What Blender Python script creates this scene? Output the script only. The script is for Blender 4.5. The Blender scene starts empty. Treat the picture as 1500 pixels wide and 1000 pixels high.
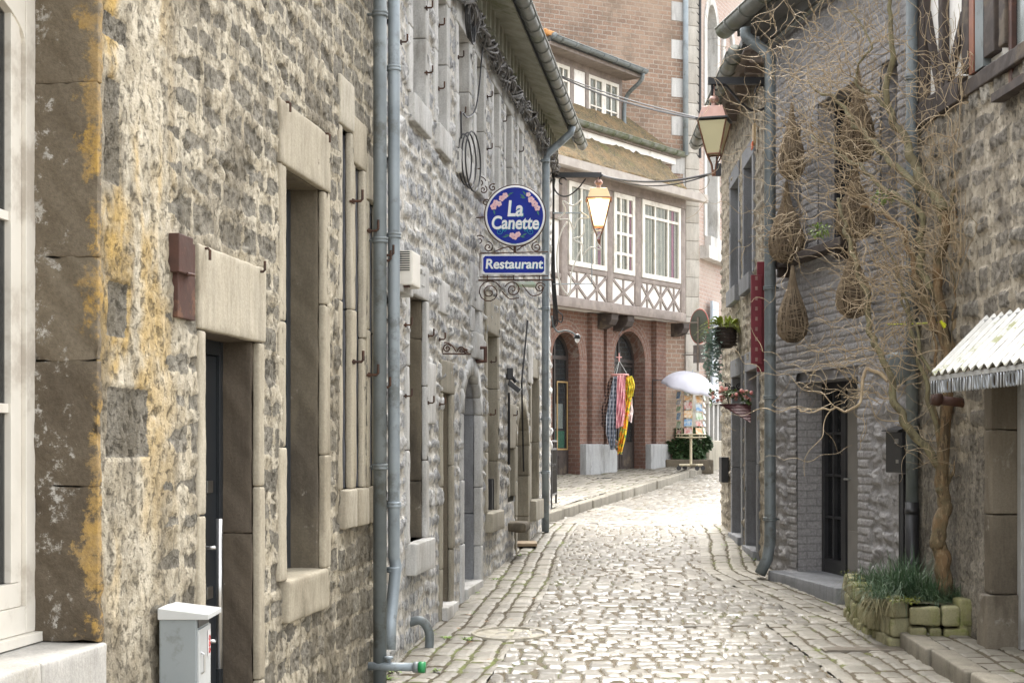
import bpy, bmesh, math, random
import numpy as np
from mathutils import Vector, Matrix
R = math.radians
random.seed(7); rng = np.random.default_rng(11)
sc = bpy.context.scene
col = sc.collection

# ------------------------------------------------------------------ camera, light, exposure
FPX, CX, HY, EYE = 2200.0, 750.0, 650.0, 2.0
cd = bpy.data.cameras.new("camera"); cam = bpy.data.objects.new("camera", cd); col.objects.link(cam)
cam.location = (0, 0, EYE); cam.rotation_euler = (R(90), 0, 0)
cd.sensor_width = 36; cd.lens = FPX/1500*36; cd.shift_y = (HY-500)/1500; cd.clip_start = .05; cd.clip_end = 1000
sc.camera = cam
SUN_EL, SUN_AZ = 62, 5          # azimuth measured from +Y towards +X
w = bpy.data.worlds.new("World"); sc.world = w; w.use_nodes = True
wn, wl = w.node_tree.nodes, w.node_tree.links
sky = wn.new("ShaderNodeTexSky"); sky.sky_type = 'NISHITA'; sky.sun_disc = False
sky.sun_elevation = R(SUN_EL); sky.sun_rotation = R(SUN_AZ); sky.dust_density = 4; sky.air_density = 1.0; sky.ozone_density = .5
hs = wn.new("ShaderNodeHueSaturation"); hs.inputs['Saturation'].default_value = .12
wl.new(sky.outputs[0], hs.inputs['Color']); wl.new(hs.outputs[0], wn['Background'].inputs[0])
wn['Background'].inputs[1].default_value = .15
sd = bpy.data.lights.new("sun", 'SUN'); sd.energy = .85; sd.angle = R(32); sd.color = (1, .94, .84)
sun = bpy.data.objects.new("sun", sd); col.objects.link(sun)
sv = Vector((math.sin(R(SUN_AZ))*math.cos(R(SUN_EL)), math.cos(R(SUN_AZ))*math.cos(R(SUN_EL)), math.sin(R(SUN_EL))))
sun.rotation_euler = sv.to_track_quat('Z', 'Y').to_euler(); sun.location = (3, 5, 20)
sc.view_settings.view_transform = 'Standard'; sc.view_settings.look = 'None'
sc.view_settings.exposure = 2.58; sc.view_settings.gamma = 1.0
sc.cycles.max_bounces = 8; sc.cycles.diffuse_bounces = 5; sc.cycles.transparent_max_bounces = 16

# ------------------------------------------------------------------ numeric helpers
def _h(ix, iy, seed):
    n = (ix.astype(np.int64)*374761393 + iy.astype(np.int64)*668265263 + seed*974634777) & 0xffffffff
    n = ((n ^ (n >> 13))*1274126177) & 0xffffffff
    return ((n ^ (n >> 16)) & 0xffff)/65535.0
def vn(x, y, seed=0):
    x = np.asarray(x, float); y = np.asarray(y, float)
    x, y = np.broadcast_arrays(x, y)
    ix, iy = np.floor(x), np.floor(y); fx, fy = x-ix, y-iy
    fx = fx*fx*(3-2*fx); fy = fy*fy*(3-2*fy)
    a, b = _h(ix, iy, seed), _h(ix+1, iy, seed); c, d = _h(ix, iy+1, seed), _h(ix+1, iy+1, seed)
    return (a*(1-fx)+b*fx)*(1-fy)+(c*(1-fx)+d*fx)*fy
def fbm(x, y, seed=0, o=3):
    t = 0; a = .5; s = 0
    for k in range(o):
        t = t + a*vn(np.asarray(x)*2**k+k*17.3, np.asarray(y)*2**k+k*9.1, seed+k); s += a; a *= .5
    return t/s
def sst(a, b, x):
    t = np.clip((x-a)/(b-a), 0, 1); return t*t*(3-2*t)
def courses(s, z, seed, h, wd, warp=.03, wf=3.0, rad=.03, vs=1.0, rag=0.0):
    """coursed stones: distance to the joint, a random number per stone"""
    r = np.random.default_rng(seed)
    s2 = s + warp*(fbm(s*wf, z*wf, seed+1)-.5)*2; z2 = z + warp*(fbm(s*wf+31, z*wf, seed+2)-.5)*2
    zb = [z2.min()-.01]
    while zb[-1] < z2.max()+.01: zb.append(zb[-1]+r.uniform(*h))
    zb = np.array(zb); ci = np.clip(np.searchsorted(zb, z2, 'right')-1, 0, len(zb)-2)
    dz = np.minimum(z2-zb[ci], zb[ci+1]-z2); ds = np.zeros_like(s2); rn = np.zeros_like(s2)
    for c in np.unique(ci):
        k = ci == c; sb = [s2[k].min()-r.uniform(0, wd[1])]
        while sb[-1] < s2[k].max()+.01: sb.append(sb[-1]+r.uniform(*wd))
        sb = np.array(sb); i = np.clip(np.searchsorted(sb, s2[k], 'right')-1, 0, len(sb)-2)
        ds[k] = np.minimum(s2[k]-sb[i], sb[i+1]-s2[k]); rn[k] = r.random(len(sb))[i]
    ds = ds*vs; d = np.minimum(ds, dz); q = (ds < rad) & (dz < rad)
    d = np.where(q, np.minimum(d, rad-np.sqrt((rad-ds)**2+(rad-dz)**2)), d)
    if rag: d = d+rag*(fbm(s*26, z*26, seed+3, 3)-.5)*2
    return d, rn

class Frame:
    """a vertical wall plane: s along it, n out of it towards the street, z up"""
    def __init__(f, x, y, dx, dy, side):
        l = math.hypot(dx, dy); f.o = np.array([x, y]); f.d = np.array([dx, dy])/l
        f.n = np.array([f.d[1], -f.d[0]])*side
    def P(f, s, n, z):
        s, n, z = np.broadcast_arrays(np.asarray(s, float), np.asarray(n, float), np.asarray(z, float))
        return np.stack([f.o[0]+f.d[0]*s+f.n[0]*n, f.o[1]+f.d[1]*s+f.n[1]*n, z], -1)
    def s(f, px, n=0):
        k = (px-CX)/FPX; q = f.o+f.n*n
        return (k*q[1]-q[0])/(f.d[0]-k*f.d[1])
    def Y(f, px, n=0): return float(f.o[1]+f.n[1]*n+f.d[1]*f.s(px, n))
    def z(f, px, py, n=0): return EYE+(HY-py)*f.Y(px, n)/FPX
def at(px, py, Y): return np.array([(px-CX)/FPX*Y, Y, EYE+(HY-py)/FPX*Y])
def ground(y): return -.01+.041*np.asarray(y, float)

L1 = Frame(-2.35, 0, 310/FPX, 1, 1)
j1 = L1.P(L1.s(566), 0, 0)
L2 = Frame(j1[0], j1[1], 280/FPX, 1, 1)
R1 = Frame(5.316, 0, -.159, 1, -1)
R2 = Frame(2.173, 0, .0365, 1, -1)
R0 = Frame(3.913, 0, -.0455, 1, -1)
FT = Frame(2.6, 32, .735, 1, 1)
CW = Frame(3.52, 33, .909, .418, 1)

# ------------------------------------------------------------------ mesh builder
class MB:
    def __init__(b): b.v = []; b.f = []; b.r = []; b.l = []; b.n = 0
    def add(b, v, f, r=.5, loc=None):
        v = np.asarray(v, float).reshape(-1, 3); b.v.append(v)
        b.f += [tuple(int(i)+b.n for i in q) for q in f]
        b.r.append(np.full(len(v), r) if np.isscalar(r) else np.asarray(r))
        b.l.append(v if loc is None else np.asarray(loc, float).reshape(-1, 3)); b.n += len(v)
    def box(b, fr, s0, s1, n0, n1, z0, z1, r=None):
        q = np.array([(s, n, z) for z in (z0, z1) for n in (n0, n1) for s in (s0, s1)], float)
        v = fr.P(q[:, 0], q[:, 1], q[:, 2]) if fr else q
        f = [(0, 1, 3, 2), (4, 6, 7, 5), (0, 4, 5, 1), (2, 3, 7, 6), (0, 2, 6, 4), (1, 5, 7, 3)]
        b.add(v, f, random.random() if r is None else r, q)
    def rbox(b, fr, s0, s1, n0, n1, z0, z1, rad=.015, res=.05, amp=.006, r=None, freq=9):
        """a worn stone block: rounded edges, uneven faces"""
        lo, hi = np.array([min(s0, s1), min(n0, n1), min(z0, z1)]), np.array([max(s0, s1), max(n0, n1), max(z0, z1)])
        sz = hi-lo; rad = min(rad, sz.min()*.45); rr = random.random() if r is None else r
        def lin(a):
            m = max(1, int(round((sz[a]-2*rad)/res)))
            return np.concatenate([[lo[a], lo[a]+rad*.4], np.linspace(lo[a]+rad, hi[a]-rad, m+1), [hi[a]-rad*.4, hi[a]]])
        ls = [lin(0), lin(1), lin(2)]
        for ax in range(3):
            u, w_ = [i for i in range(3) if i != ax]
            U, W = np.meshgrid(ls[u], ls[w_], indexing='ij')
            for side in (0, 1):
                q = np.zeros(U.shape+(3,)); q[..., u] = U; q[..., w_] = W; q[..., ax] = hi[ax] if side else lo[ax]
                inn = np.clip(q, lo+rad, hi-rad); dv = q-inn; ln = np.linalg.norm(dv, axis=-1, keepdims=True)
                dv = dv/np.maximum(ln, 1e-9); q = inn+dv*rad
                x, y, z = q[..., 0], q[..., 1], q[..., 2]
                nz = (fbm((x+z*.73+y*.4)*freq, (y-x*.31+z*.57)*freq+rr*40, 5, 3)-.5)*2*amp
                q = q+dv*nz[..., None]
                A, B = U.shape; idx = np.arange(A*B).reshape(A, B)
                f = np.stack([idx[:-1, :-1], idx[1:, :-1], idx[1:, 1:], idx[:-1, 1:]], -1).reshape(-1, 4)
                flip = (side == 0) ^ (ax == 1)
                f = f[:, ::-1] if flip else f
                q = q.reshape(-1, 3); b.add(fr.P(q[:, 0], q[:, 1], q[:, 2]) if fr else q, f, rr, q)
    def tube(b, pts, r, sides=8, cap=True, rr=.5):
        pts = np.asarray(pts, float); N = len(pts); r = np.full(N, r) if np.isscalar(r) else np.asarray(r, float)
        t = np.gradient(pts, axis=0); t /= np.maximum(np.linalg.norm(t, axis=1, keepdims=True), 1e-9)
        a = np.array([0, 0, 1.]) if abs(t[0, 2]) < .9 else np.array([1., 0, 0])
        u = np.cross(t[0], a); u /= np.linalg.norm(u); vs = []
        ang = np.arange(sides)*2*math.pi/sides
        for i in range(N):
            u = u-t[i]*np.dot(u, t[i]); u /= max(np.linalg.norm(u), 1e-9); w_ = np.cross(t[i], u)
            vs.append(pts[i]+r[i]*(np.cos(ang)[:, None]*u+np.sin(ang)[:, None]*w_))
        f = [(i*sides+k, i*sides+(k+1) % sides, (i+1)*sides+(k+1) % sides, (i+1)*sides+k) for i in range(N-1) for k in range(sides)]
        if cap: f += [tuple(range(sides))[::-1], tuple((N-1)*sides+k for k in range(sides))]
        b.add(np.concatenate(vs), f, rr)
    def lathe(b, c, prof, sides=16, rr=.5, ang0=0):
        """profile (radius, z) round a vertical axis at c"""
        ang = ang0+np.arange(sides)*2*math.pi/sides; vs = []
        for (r, z) in prof: vs.append(np.stack([c[0]+r*np.cos(ang), c[1]+r*np.sin(ang), np.full(sides, c[2]+z)], -1))
        N = len(prof)
        f = [(i*sides+k, i*sides+(k+1) % sides, (i+1)*sides+(k+1) % sides, (i+1)*sides+k) for i in range(N-1) for k in range(sides)]
        f += [tuple(range(sides))[::-1], tuple((N-1)*sides+k for k in range(sides))]
        b.add(np.concatenate(vs), f, rr)
    def prism(b, poly, off, rr=.5, loc=None):
        """a polygon of 3-D points pushed along off"""
        p = np.asarray(poly, float); n = len(p)
        f = [tuple(range(n))[::-1], tuple(range(n, 2*n))]+[(i, (i+1) % n, n+(i+1) % n, n+i) for i in range(n)]
        b.add(np.concatenate([p, p+np.asarray(off)]), f, rr, loc)
    def grid(b, V, r=.5, keep=None, loc=None):
        A, B = V.shape[:2]; idx = np.arange(A*B).reshape(A, B)
        f = np.stack([idx[:-1, :-1], idx[1:, :-1], idx[1:, 1:], idx[:-1, 1:]], -1)
        f = f.reshape(-1, 4); f = f if keep is None else f[keep]
        b.add(V, f, r if np.isscalar(r) else r.reshape(-1), loc)
    def build(b, name, mat, parent=None, smooth=False, bevel=0, attrs=None, origin=None):
        me = bpy.data.meshes.new(name); V = np.concatenate(b.v)
        o = bpy.data.objects.new(name, me); col.objects.link(o)
        org = np.zeros(3)
        if parent is not None:
            o.parent = parent; org = np.array(world_loc(parent))
        elif origin is not None: org = np.array(origin, float); o.location = org
        me.from_pydata((V-org).tolist(), [], b.f)
        a = me.attributes.new('r', 'FLOAT', 'POINT'); a.data.foreach_set('value', np.concatenate(b.r).astype(np.float32))
        a = me.attributes.new('sz', 'FLOAT_VECTOR', 'POINT'); a.data.foreach_set('vector', np.concatenate(b.l).astype(np.float32).ravel())
        for k, v in (attrs or {}).items():
            a = me.attributes.new(k, 'FLOAT', 'POINT'); a.data.foreach_set('value', np.asarray(v, np.float32).ravel())
        for m_ in (mat if isinstance(mat, (list, tuple)) else [mat]): me.materials.append(m_)
        if smooth: me.polygons.foreach_set('use_smooth', [True]*len(me.polygons))
        if bevel:
            bm = bmesh.new(); bm.from_mesh(me); bmesh.ops.remove_doubles(bm, verts=bm.verts, dist=1e-5)
            es = [e for e in bm.edges if len(e.link_faces) == 2 and e.calc_face_angle(0) > .5]
            bmesh.ops.bevel(bm, geom=es, offset=bevel, segments=2, affect='EDGES', profile=.6, clamp_overlap=True)
            bm.to_mesh(me); bm.free()
        me.update(); return o
def world_loc(o):
    l = Vector((0, 0, 0))
    while o is not None: l = l+o.location; o = o.parent
    return l
def tag(o, label, cat, group=None, kind=None):
    if label: o['label'] = label
    if cat: o['category'] = cat
    if group: o['group'] = group
    if kind: o['kind'] = kind
    return o
def thing(name, loc, label, cat, group=None):
    o = bpy.data.objects.new(name, None); col.objects.link(o); o.location = [float(i) for i in loc]; o.empty_display_size = .1
    return tag(o, label, cat, group)
def copy_tree(o, parent=None):
    c = o.copy(); col.objects.link(c)
    if parent is not None: c.parent = parent
    for ch in list(o.children): copy_tree(ch, c)
    return c
def spiral(c, u, v, r0, r1, turns, a0=0, n=26):
    t = np.linspace(0, 1, n); a = a0+turns*2*math.pi*t; r = r0+(r1-r0)*t
    return np.asarray(c)+np.outer(r*np.cos(a), u)+np.outer(r*np.sin(a), v)
def smoothline(pts, n=8):
    p = [np.asarray(q, float) for q in pts]; p = [2*p[0]-p[1]]+p+[2*p[-1]-p[-2]]; out = []
    for i in range(1, len(p)-2):
        for k in range(n):
            t = k/n; out.append(.5*((2*p[i])+(-p[i-1]+p[i+1])*t+(2*p[i-1]-5*p[i]+4*p[i+1]-p[i+2])*t*t+(-p[i-1]+3*p[i]-3*p[i+1]+p[i+2])*t**3))
    out.append(p[-2]); return np.array(out)

# ------------------------------------------------------------------ materials
class NT:
    def __init__(t, name):
        t.m = bpy.data.materials.new(name); t.m.use_nodes = True; t.t = t.m.node_tree; t.N = t.t.nodes; t.bsdf = t.N['Principled BSDF']
        t.co = t.N.new('ShaderNodeTexCoord').outputs['Object']
    def link(t, a, b): t.t.links.new(a, b)
    def val(t, sock, x):
        if hasattr(x, 'is_linked') or hasattr(x, 'links'): t.link(x, sock)
        else: sock.default_value = x
    def noise(t, scale, det=4, rough=.6, vec=None, stretch=None, dist=0):
        n = t.N.new('ShaderNodeTexNoise'); n.inputs['Scale'].default_value = scale; n.inputs['Detail'].default_value = det
        n.inputs['Roughness'].default_value = rough; n.inputs['Distortion'].default_value = dist
        v = vec if vec is not None else t.co
        if stretch:
            mp = t.N.new('ShaderNodeMapping'); mp.inputs['Scale'].default_value = stretch; t.link(v, mp.inputs[0]); v = mp.outputs[0]
        t.link(v, n.inputs['Vector']); return n.outputs['Fac']
    def attr(t, name, vec=False):
        a = t.N.new('ShaderNodeAttribute'); a.attribute_name = name; return a.outputs['Vector' if vec else 'Fac']
    def ramp(t, fac, stops):
        r = t.N.new('ShaderNodeValToRGB'); e = r.color_ramp.elements
        while len(e) > 1: e.remove(e[-1])
        for i, (p, c) in enumerate(stops):
            x = e[0] if i == 0 else e.new(p); x.position = p; x.color = (*c, 1) if len(c) == 3 else c
        t.link(fac, r.inputs[0]); return r.outputs[0]
    def mask(t, fac, lo, hi):
        m = t.N.new('ShaderNodeMapRange'); m.interpolation_type = 'SMOOTHSTEP'; m.clamp = True
        m.inputs[1].default_value = lo; m.inputs[2].default_value = hi; t.link(fac, m.inputs[0]); return m.outputs[0]
    def mix(t, fac, a, b, mode='MIX'):
        m = t.N.new('ShaderNodeMixRGB'); m.blend_type = mode
        for s_, x in zip(m.inputs, (fac, a, b)):
            if isinstance(x, tuple): s_.default_value = (*x, 1)
            elif isinstance(x, (int, float)): s_.default_value = x
            else: t.link(x, s_)
        return m.outputs[0]
    def math(t, op, a, b=0.0):
        m = t.N.new('ShaderNodeMath'); m.operation = op
        for s_, x in zip(m.inputs, (a, b)):
            if isinstance(x, (int, float)): s_.default_value = x
            else: t.link(x, s_)
        return m.outputs[0]
    def bump(t, h, strength=.4, dist=.01, normal=None):
        b = t.N.new('ShaderNodeBump'); b.inputs['Strength'].default_value = strength; b.inputs['Distance'].default_value = dist
        t.link(h, b.inputs['Height'])
        if normal is not None: t.link(normal, b.inputs['Normal'])
        return b.outputs[0]
    def out(t, c=None, rough=None, normal=None, metal=None, spec=None, trans=None):
        for k, x in (('Base Color', c), ('Roughness', rough), ('Normal', normal), ('Metallic', metal), ('Specular IOR Level', spec), ('Transmission Weight', trans)):
            if x is None: continue
            s_ = t.bsdf.inputs[k]
            if isinstance(x, tuple): s_.default_value = (*x, 1)
            elif isinstance(x, (int, float)): s_.default_value = x
            else: t.link(x, s_)
        return t.m
def plain(name, a, b=None, rough=.6, scale=6, bump=.15, bs=60, metal=0, spec=.5, dirt=None, ds=2.5, bd=.004):
    """two-tone noisy material with an optional third tone in patches"""
    t = NT(name); b = b or tuple(x*.75 for x in a)
    c = t.mix(t.mask(t.noise(scale, 5), .35, .65), a, b)
    if dirt: c = t.mix(t.mask(t.noise(ds, 6, .7), .52, .66), c, dirt)
    nrm = t.bump(t.noise(bs, 4), bump, bd) if bump else None
    return t.out(c, rough, nrm, metal, spec)
def stonewall(name, stones, mort, mort2, stain, stain_amt=(.5, .7), bump=.6, yellow=None, rough=.85, grain=(.55, 1.3), streak=1.0, pits=.7):
    t = NT(name); r = t.attr('r'); m = t.attr('m')
    n1 = t.noise(3.5, 5, .65); n2 = t.noise(28, 5, .7); n3 = t.noise(110, 3, .7)
    cs = t.ramp(t.math('ADD', t.math('MULTIPLY', r, .7), t.math('MULTIPLY', n1, .3)), stones)
    g = t.ramp(n2, [(.3, (grain[0],)*3), (.7, (grain[1],)*3)])
    cs = t.mix(1.0, cs, g, 'MULTIPLY')
    cm = t.mix(t.mask(t.noise(7, 5, .7), .4, .62), mort, mort2)
    if yellow: cm = t.mix(t.math('MULTIPLY', t.attr('y'), t.mask(t.noise(5, 4, .6), .25, .55)), cm, yellow)
    mm = t.mask(t.math('ADD', m, t.math('ADD', t.math('MULTIPLY', t.math('SUBTRACT', n2, .5), 1.0), t.math('MULTIPLY', t.math('SUBTRACT', n3, .5), .6))), .40, .60)
    c = t.mix(mm, cs, cm)
    sk = t.noise(7, 5, .7, stretch=(1, 1, .16), dist=.3); c = t.mix(1.0, c, t.ramp(sk, [(.3, (1-.42*streak,)*3), (.5, (1.0,)*3), (.7, (1+.2*streak,)*3)]), 'MULTIPLY')
    pt = t.noise(22, 7, .78, dist=.5); c = t.mix(t.math('MULTIPLY', t.mask(pt, .57, .63), pits), c, stain)
    st = t.math('MULTIPLY', t.mask(t.noise(1.6, 6, .68, stretch=(1, 1, .55), dist=.4), *stain_amt), .75)
    c = t.mix(st, c, stain)
    c = t.mix(1.0, c, t.ramp(n3, [(.25, (.78,)*3), (.75, (1.15,)*3)]), 'MULTIPLY')
    h = t.math('ADD', t.math('MULTIPLY', n2, .7), t.math('ADD', t.math('MULTIPLY', n3, .4), t.math('MULTIPLY', t.mask(pt, .66, .52), .7)))
    return t.out(c, rough, t.bump(h, bump, .018), spec=.25)
def dressed(name, cols, stain, stain2=None, rough=.8, bump=.35, s2=(.6, .7), tool=True):
    t = NT(name); r = t.attr('r'); n1 = t.noise(4, 6, .65); n2 = t.noise(70, 4, .7)
    c = t.ramp(t.math('ADD', t.math('MULTIPLY', r, .6), t.math('MULTIPLY', n1, .4)), cols)
    c = t.mix(t.math('MULTIPLY', t.mask(t.noise(2.2, 6, .7, stretch=(1, 1, .4)), .48, .68), .7), c, stain)
    if stain2: c = t.mix(t.mask(t.noise(3.3, 7, .72, dist=.3), *s2), c, stain2)
    c = t.mix(1.0, c, t.ramp(n2, [(.25, (.8,)*3), (.75, (1.15,)*3)]), 'MULTIPLY')
    sk = t.noise(9, 5, .7, stretch=(1, 1, .14)); c = t.mix(1.0, c, t.ramp(sk, [(.3, (.72,)*3), (.5, (1.0,)*3), (.7, (1.12,)*3)]), 'MULTIPLY')
    pt = t.noise(30, 7, .78, dist=.4); c = t.mix(t.math('MULTIPLY', t.mask(pt, .60, .66), .45), c, stain)
    h = t.math('ADD', n2, t.math('MULTIPLY', t.noise(25, 4, .6, stretch=(1, 1, .25)), .8)) if tool else n2
    return t.out(c, rough, t.bump(h, bump, .006), spec=.3)
def brickmat(name, c1, c2, mortar, bw=.21, bh=.085, dirt=None, patch=None, ms=.011):
    t = NT(name); v = t.attr('sz', True)
    sp = t.N.new('ShaderNodeSeparateXYZ'); t.link(v, sp.inputs[0]); cb = t.N.new('ShaderNodeCombineXYZ')
    t.link(t.math('ADD', sp.outputs[0], sp.outputs[1]), cb.inputs[0]); t.link(sp.outputs[2], cb.inputs[1])
    wob = t.N.new('ShaderNodeVectorMath'); wob.operation = 'ADD'; t.link(cb.outputs[0], wob.inputs[0])
    nz = t.N.new('ShaderNodeTexNoise'); nz.inputs['Scale'].default_value = 9; t.link(t.co, nz.inputs['Vector'])
    sc_ = t.N.new('ShaderNodeVectorMath'); sc_.operation = 'SCALE'; t.link(nz.outputs['Color'], sc_.inputs[0]); sc_.inputs['Scale'].default_value = .02
    t.link(sc_.outputs[0], wob.inputs[1])
    b = t.N.new('ShaderNodeTexBrick'); t.link(wob.outputs[0], b.inputs['Vector'])
    b.inputs['Color1'].default_value = (*c1, 1); b.inputs['Color2'].default_value = (*c2, 1); b.inputs['Mortar'].default_value = (*mortar, 1)
    b.inputs['Scale'].default_value = 1; b.inputs['Brick Width'].default_value = bw; b.inputs['Row Height'].default_value = bh
    b.inputs['Mortar Size'].default_value = ms; b.inputs['Mortar Smooth'].default_value = .3; b.inputs['Bias'].default_value = 0
    n2 = t.noise(40, 4, .7)
    c = t.mix(1.0, b.outputs[0], t.ramp(n2, [(.25, (.65,)*3), (.75, (1.3,)*3)]), 'MULTIPLY')
    if patch: c = t.mix(t.math('MULTIPLY', t.mask(t.noise(.55, 5, .65), .45, .62), .6), c, patch)
    if dirt: c = t.mix(t.math('MULTIPLY', t.mask(t.noise(1.7, 6, .7), .5, .66), .6), c, dirt)
    h = t.math('ADD', t.math('MULTIPLY', b.outputs[1], -1.0), t.math('MULTIPLY', n2, .4))
    return t.out(c, .85, t.bump(h, .7, .012), spec=.25)
def glassmat(name, tint=(.03, .035, .04), rough=.03, alpha=.35):
    t = NT(name); tr = t.N.new('ShaderNodeBsdfTransparent'); tr.inputs[0].default_value = (.85, .88, .88, 1)
    t.out(tint, rough, spec=.8); mx = t.N.new('ShaderNodeMixShader'); mx.inputs[0].default_value = alpha
    t.link(tr.outputs[0], mx.inputs[1]); t.link(t.bsdf.outputs[0], mx.inputs[2])
    t.link(mx.outputs[0], t.N['Material Output'].inputs[0]); return t.m
def emit(name, c, s):
    t = NT(name); t.bsdf.inputs['Emission Color'].default_value = (*c, 1); t.bsdf.inputs['Emission Strength'].default_value = s
    return t.out(c, .4)

m_wall1 = stonewall('smeared_rubble', [(0, (.165, .148, .118)), (.4, (.30, .272, .22)), (.75, (.22, .20, .16)), (1, (.38, .345, .275))],
                    (.55, .49, .38), (.40, .345, .25), (.15, .128, .092), (.47, .63), .9, yellow=(.50, .33, .10))
m_wall2 = stonewall('grey_rubble', [(0, (.20, .20, .205)), (.25, (.60, .60, .60)), (.5, (.38, .38, .38)), (.75, (.70, .69, .67)), (1, (.50, .495, .49))],
                    (.72, .69, .63), (.55, .51, .44), (.22, .217, .213), (.56, .72), .9)
m_wall3 = stonewall('tan_rubble', [(0, (.17, .15, .12)), (.5, (.30, .26, .20)), (1, (.40, .36, .29))],
                    (.46, .41, .32), (.34, .29, .22), (.12, .10, .08), (.56, .72), .9)
m_wall0 = stonewall('brown_rubble', [(0, (.14, .125, .105)), (.4, (.30, .27, .225)), (.7, (.21, .19, .16)), (1, (.46, .43, .37))],
                    (.44, .39, .31), (.30, .26, .20), (.105, .09, .072), (.54, .70), .9)
m_grey = stonewall('mauve_grey_paint', [(0, (.31, .298, .296)), (1, (.39, .376, .373))], (.33, .318, .315), (.29, .28, .277), (.21, .202, .196), (.56, .72), .7, rough=.6, grain=(.72, 1.2), streak=.35, pits=.3)
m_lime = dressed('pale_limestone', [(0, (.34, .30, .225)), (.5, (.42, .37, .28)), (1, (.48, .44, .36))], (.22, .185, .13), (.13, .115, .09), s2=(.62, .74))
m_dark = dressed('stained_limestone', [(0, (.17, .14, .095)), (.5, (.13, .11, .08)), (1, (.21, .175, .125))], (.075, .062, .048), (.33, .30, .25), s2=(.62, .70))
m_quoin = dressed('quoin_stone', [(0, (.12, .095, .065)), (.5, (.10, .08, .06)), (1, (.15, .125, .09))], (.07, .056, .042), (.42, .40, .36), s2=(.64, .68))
m_lime2 = dressed('grey_limestone', [(0, (.46, .45, .425)), (.5, (.54, .53, .505)), (1, (.62, .605, .575))], (.27, .25, .215), (.14, .135, .13), s2=(.62, .74))
m_lime3 = dressed('tan_limestone', [(0, (.26, .235, .185)), (.5, (.33, .30, .235)), (1, (.40, .37, .31))], (.19, .165, .12), (.10, .095, .085), s2=(.62, .74))
m_blue = dressed('bluestone', [(0, (.19, .195, .205)), (.5, (.23, .235, .245)), (1, (.28, .285, .295))], (.14, .14, .145), (.34, .34, .34), s2=(.66, .76))
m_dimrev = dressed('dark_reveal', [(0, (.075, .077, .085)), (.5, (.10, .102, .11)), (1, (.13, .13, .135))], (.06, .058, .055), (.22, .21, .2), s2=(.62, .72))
m_zinc = plain('zinc', (.20, .225, .23), (.15, .17, .175), .55, 3, .1, 30, .3, dirt=(.11, .115, .105), ds=4)
m_zincl = plain('pale_zinc', (.34, .385, .415), (.26, .30, .325), .55, 3, .1, 30, .25, dirt=(.20, .22, .22), ds=4)
m_gutter = plain('old_gutter', (.22, .225, .205), (.16, .165, .145), .5, 5, .1, 30, .3, dirt=(.13, .14, .09))
m_iron = plain('rusty_iron', (.055, .035, .028), (.10, .05, .03), .75, 14, .3, 80, .3)
m_black = plain('black_metal', (.018, .018, .02), (.025, .025, .027), .4, 8, .05, 90)
m_white = plain('cream_paint', (.72, .68, .60), (.66, .62, .54), .4, 4, .04, 60, dirt=(.5, .45, .38), ds=2)
m_plaster = plain('white_plaster', (.84, .82, .78), (.77, .75, .71), .75, 3, .12, 50, dirt=(.55, .52, .46), ds=1.8)
m_timber = plain('grey_brown_timber', (.25, .21, .185), (.19, .155, .135), .7, 6, .3, 40, dirt=(.28, .235, .20), ds=4)
m_oldwood = plain('old_dark_wood', (.065, .05, .042), (.04, .03, .026), .8, 9, .5, 40, dirt=(.11, .085, .06), ds=3)
m_rustbox = plain('brown_rusty_panel', (.075, .032, .022), (.055, .026, .018), .65, 9, .35, 40, dirt=(.15, .07, .038), ds=6)
m_glass = glassmat('window_glass', (.10, .105, .11), .05, .22)
m_glassd = glassmat('dark_glass', (.012, .013, .015), .04, .7)
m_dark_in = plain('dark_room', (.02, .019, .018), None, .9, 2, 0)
m_steel = plain('brushed_steel', (.55, .55, .54), (.48, .48, .47), .28, 20, .03, 90, 1.0)
m_slate = plain('slate', (.085, .088, .092), (.06, .063, .066), .6, 5, .3, 20, dirt=(.12, .115, .08))
m_soffit = plain('mossy_soffit', (.38, .37, .31), (.28, .28, .215), .8, 5, .2, 40, dirt=(.17, .185, .10), ds=2)
m_cable = plain('grey_cable', (.14, .13, .12), (.10, .095, .09), .55, 9, 0)
m_cableb = plain('black_cable', (.03, .03, .032), None, .5, 9, 0)
m_fbrick = brickmat('facade_brick', (.22, .122, .092), (.165, .095, .074), (.25, .20, .168), .20, .082, dirt=(.14, .08, .065))
m_cbrick = brickmat('church_brick', (.32, .215, .155), (.235, .16, .12), (.36, .31, .26), .23, .10, dirt=(.19, .145, .11), patch=(.38, .29, .22), ms=.013)
m_pbrick = brickmat('pale_brick', (.42, .31, .26), (.37, .27, .225), (.46, .40, .36), .22, .09, patch=(.45, .38, .33))
m_shopstone = dressed('grey_plinth_stone', [(0, (.33, .335, .335)), (.5, (.38, .385, .385)), (1, (.43, .435, .43))], (.24, .24, .235), (.17, .165, .155), s2=(.6, .74))
# ------------------------------------------------------------------ ground, road, pavements
def kerbx(y): return .48+.317*(y-21.2)
def left_x(y):
    yj = float(j1[1]); return np.where(y < yj, L1.o[0]+310/FPX*y, j1[0]+280/FPX*(y-yj))
def right_x(y):
    return np.where(y < 12.38, 3.913-.0455*y, np.where(y < 16.07, 5.316-.159*y, 2.173+.0365*y))
m_ground = plain('packed_earth', (.20, .18, .15), (.14, .125, .10), .95, 3, .3, 20)
b = MB(); gx, gy = np.meshgrid([-200, -20, 20, 200], [-40, 0, 40, 80, 300], indexing='ij')
b.grid(np.stack([gx, gy, ground(gy)-.35], -1)); o = b.build('ground', m_ground); tag(o, None, None, kind='structure')

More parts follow.
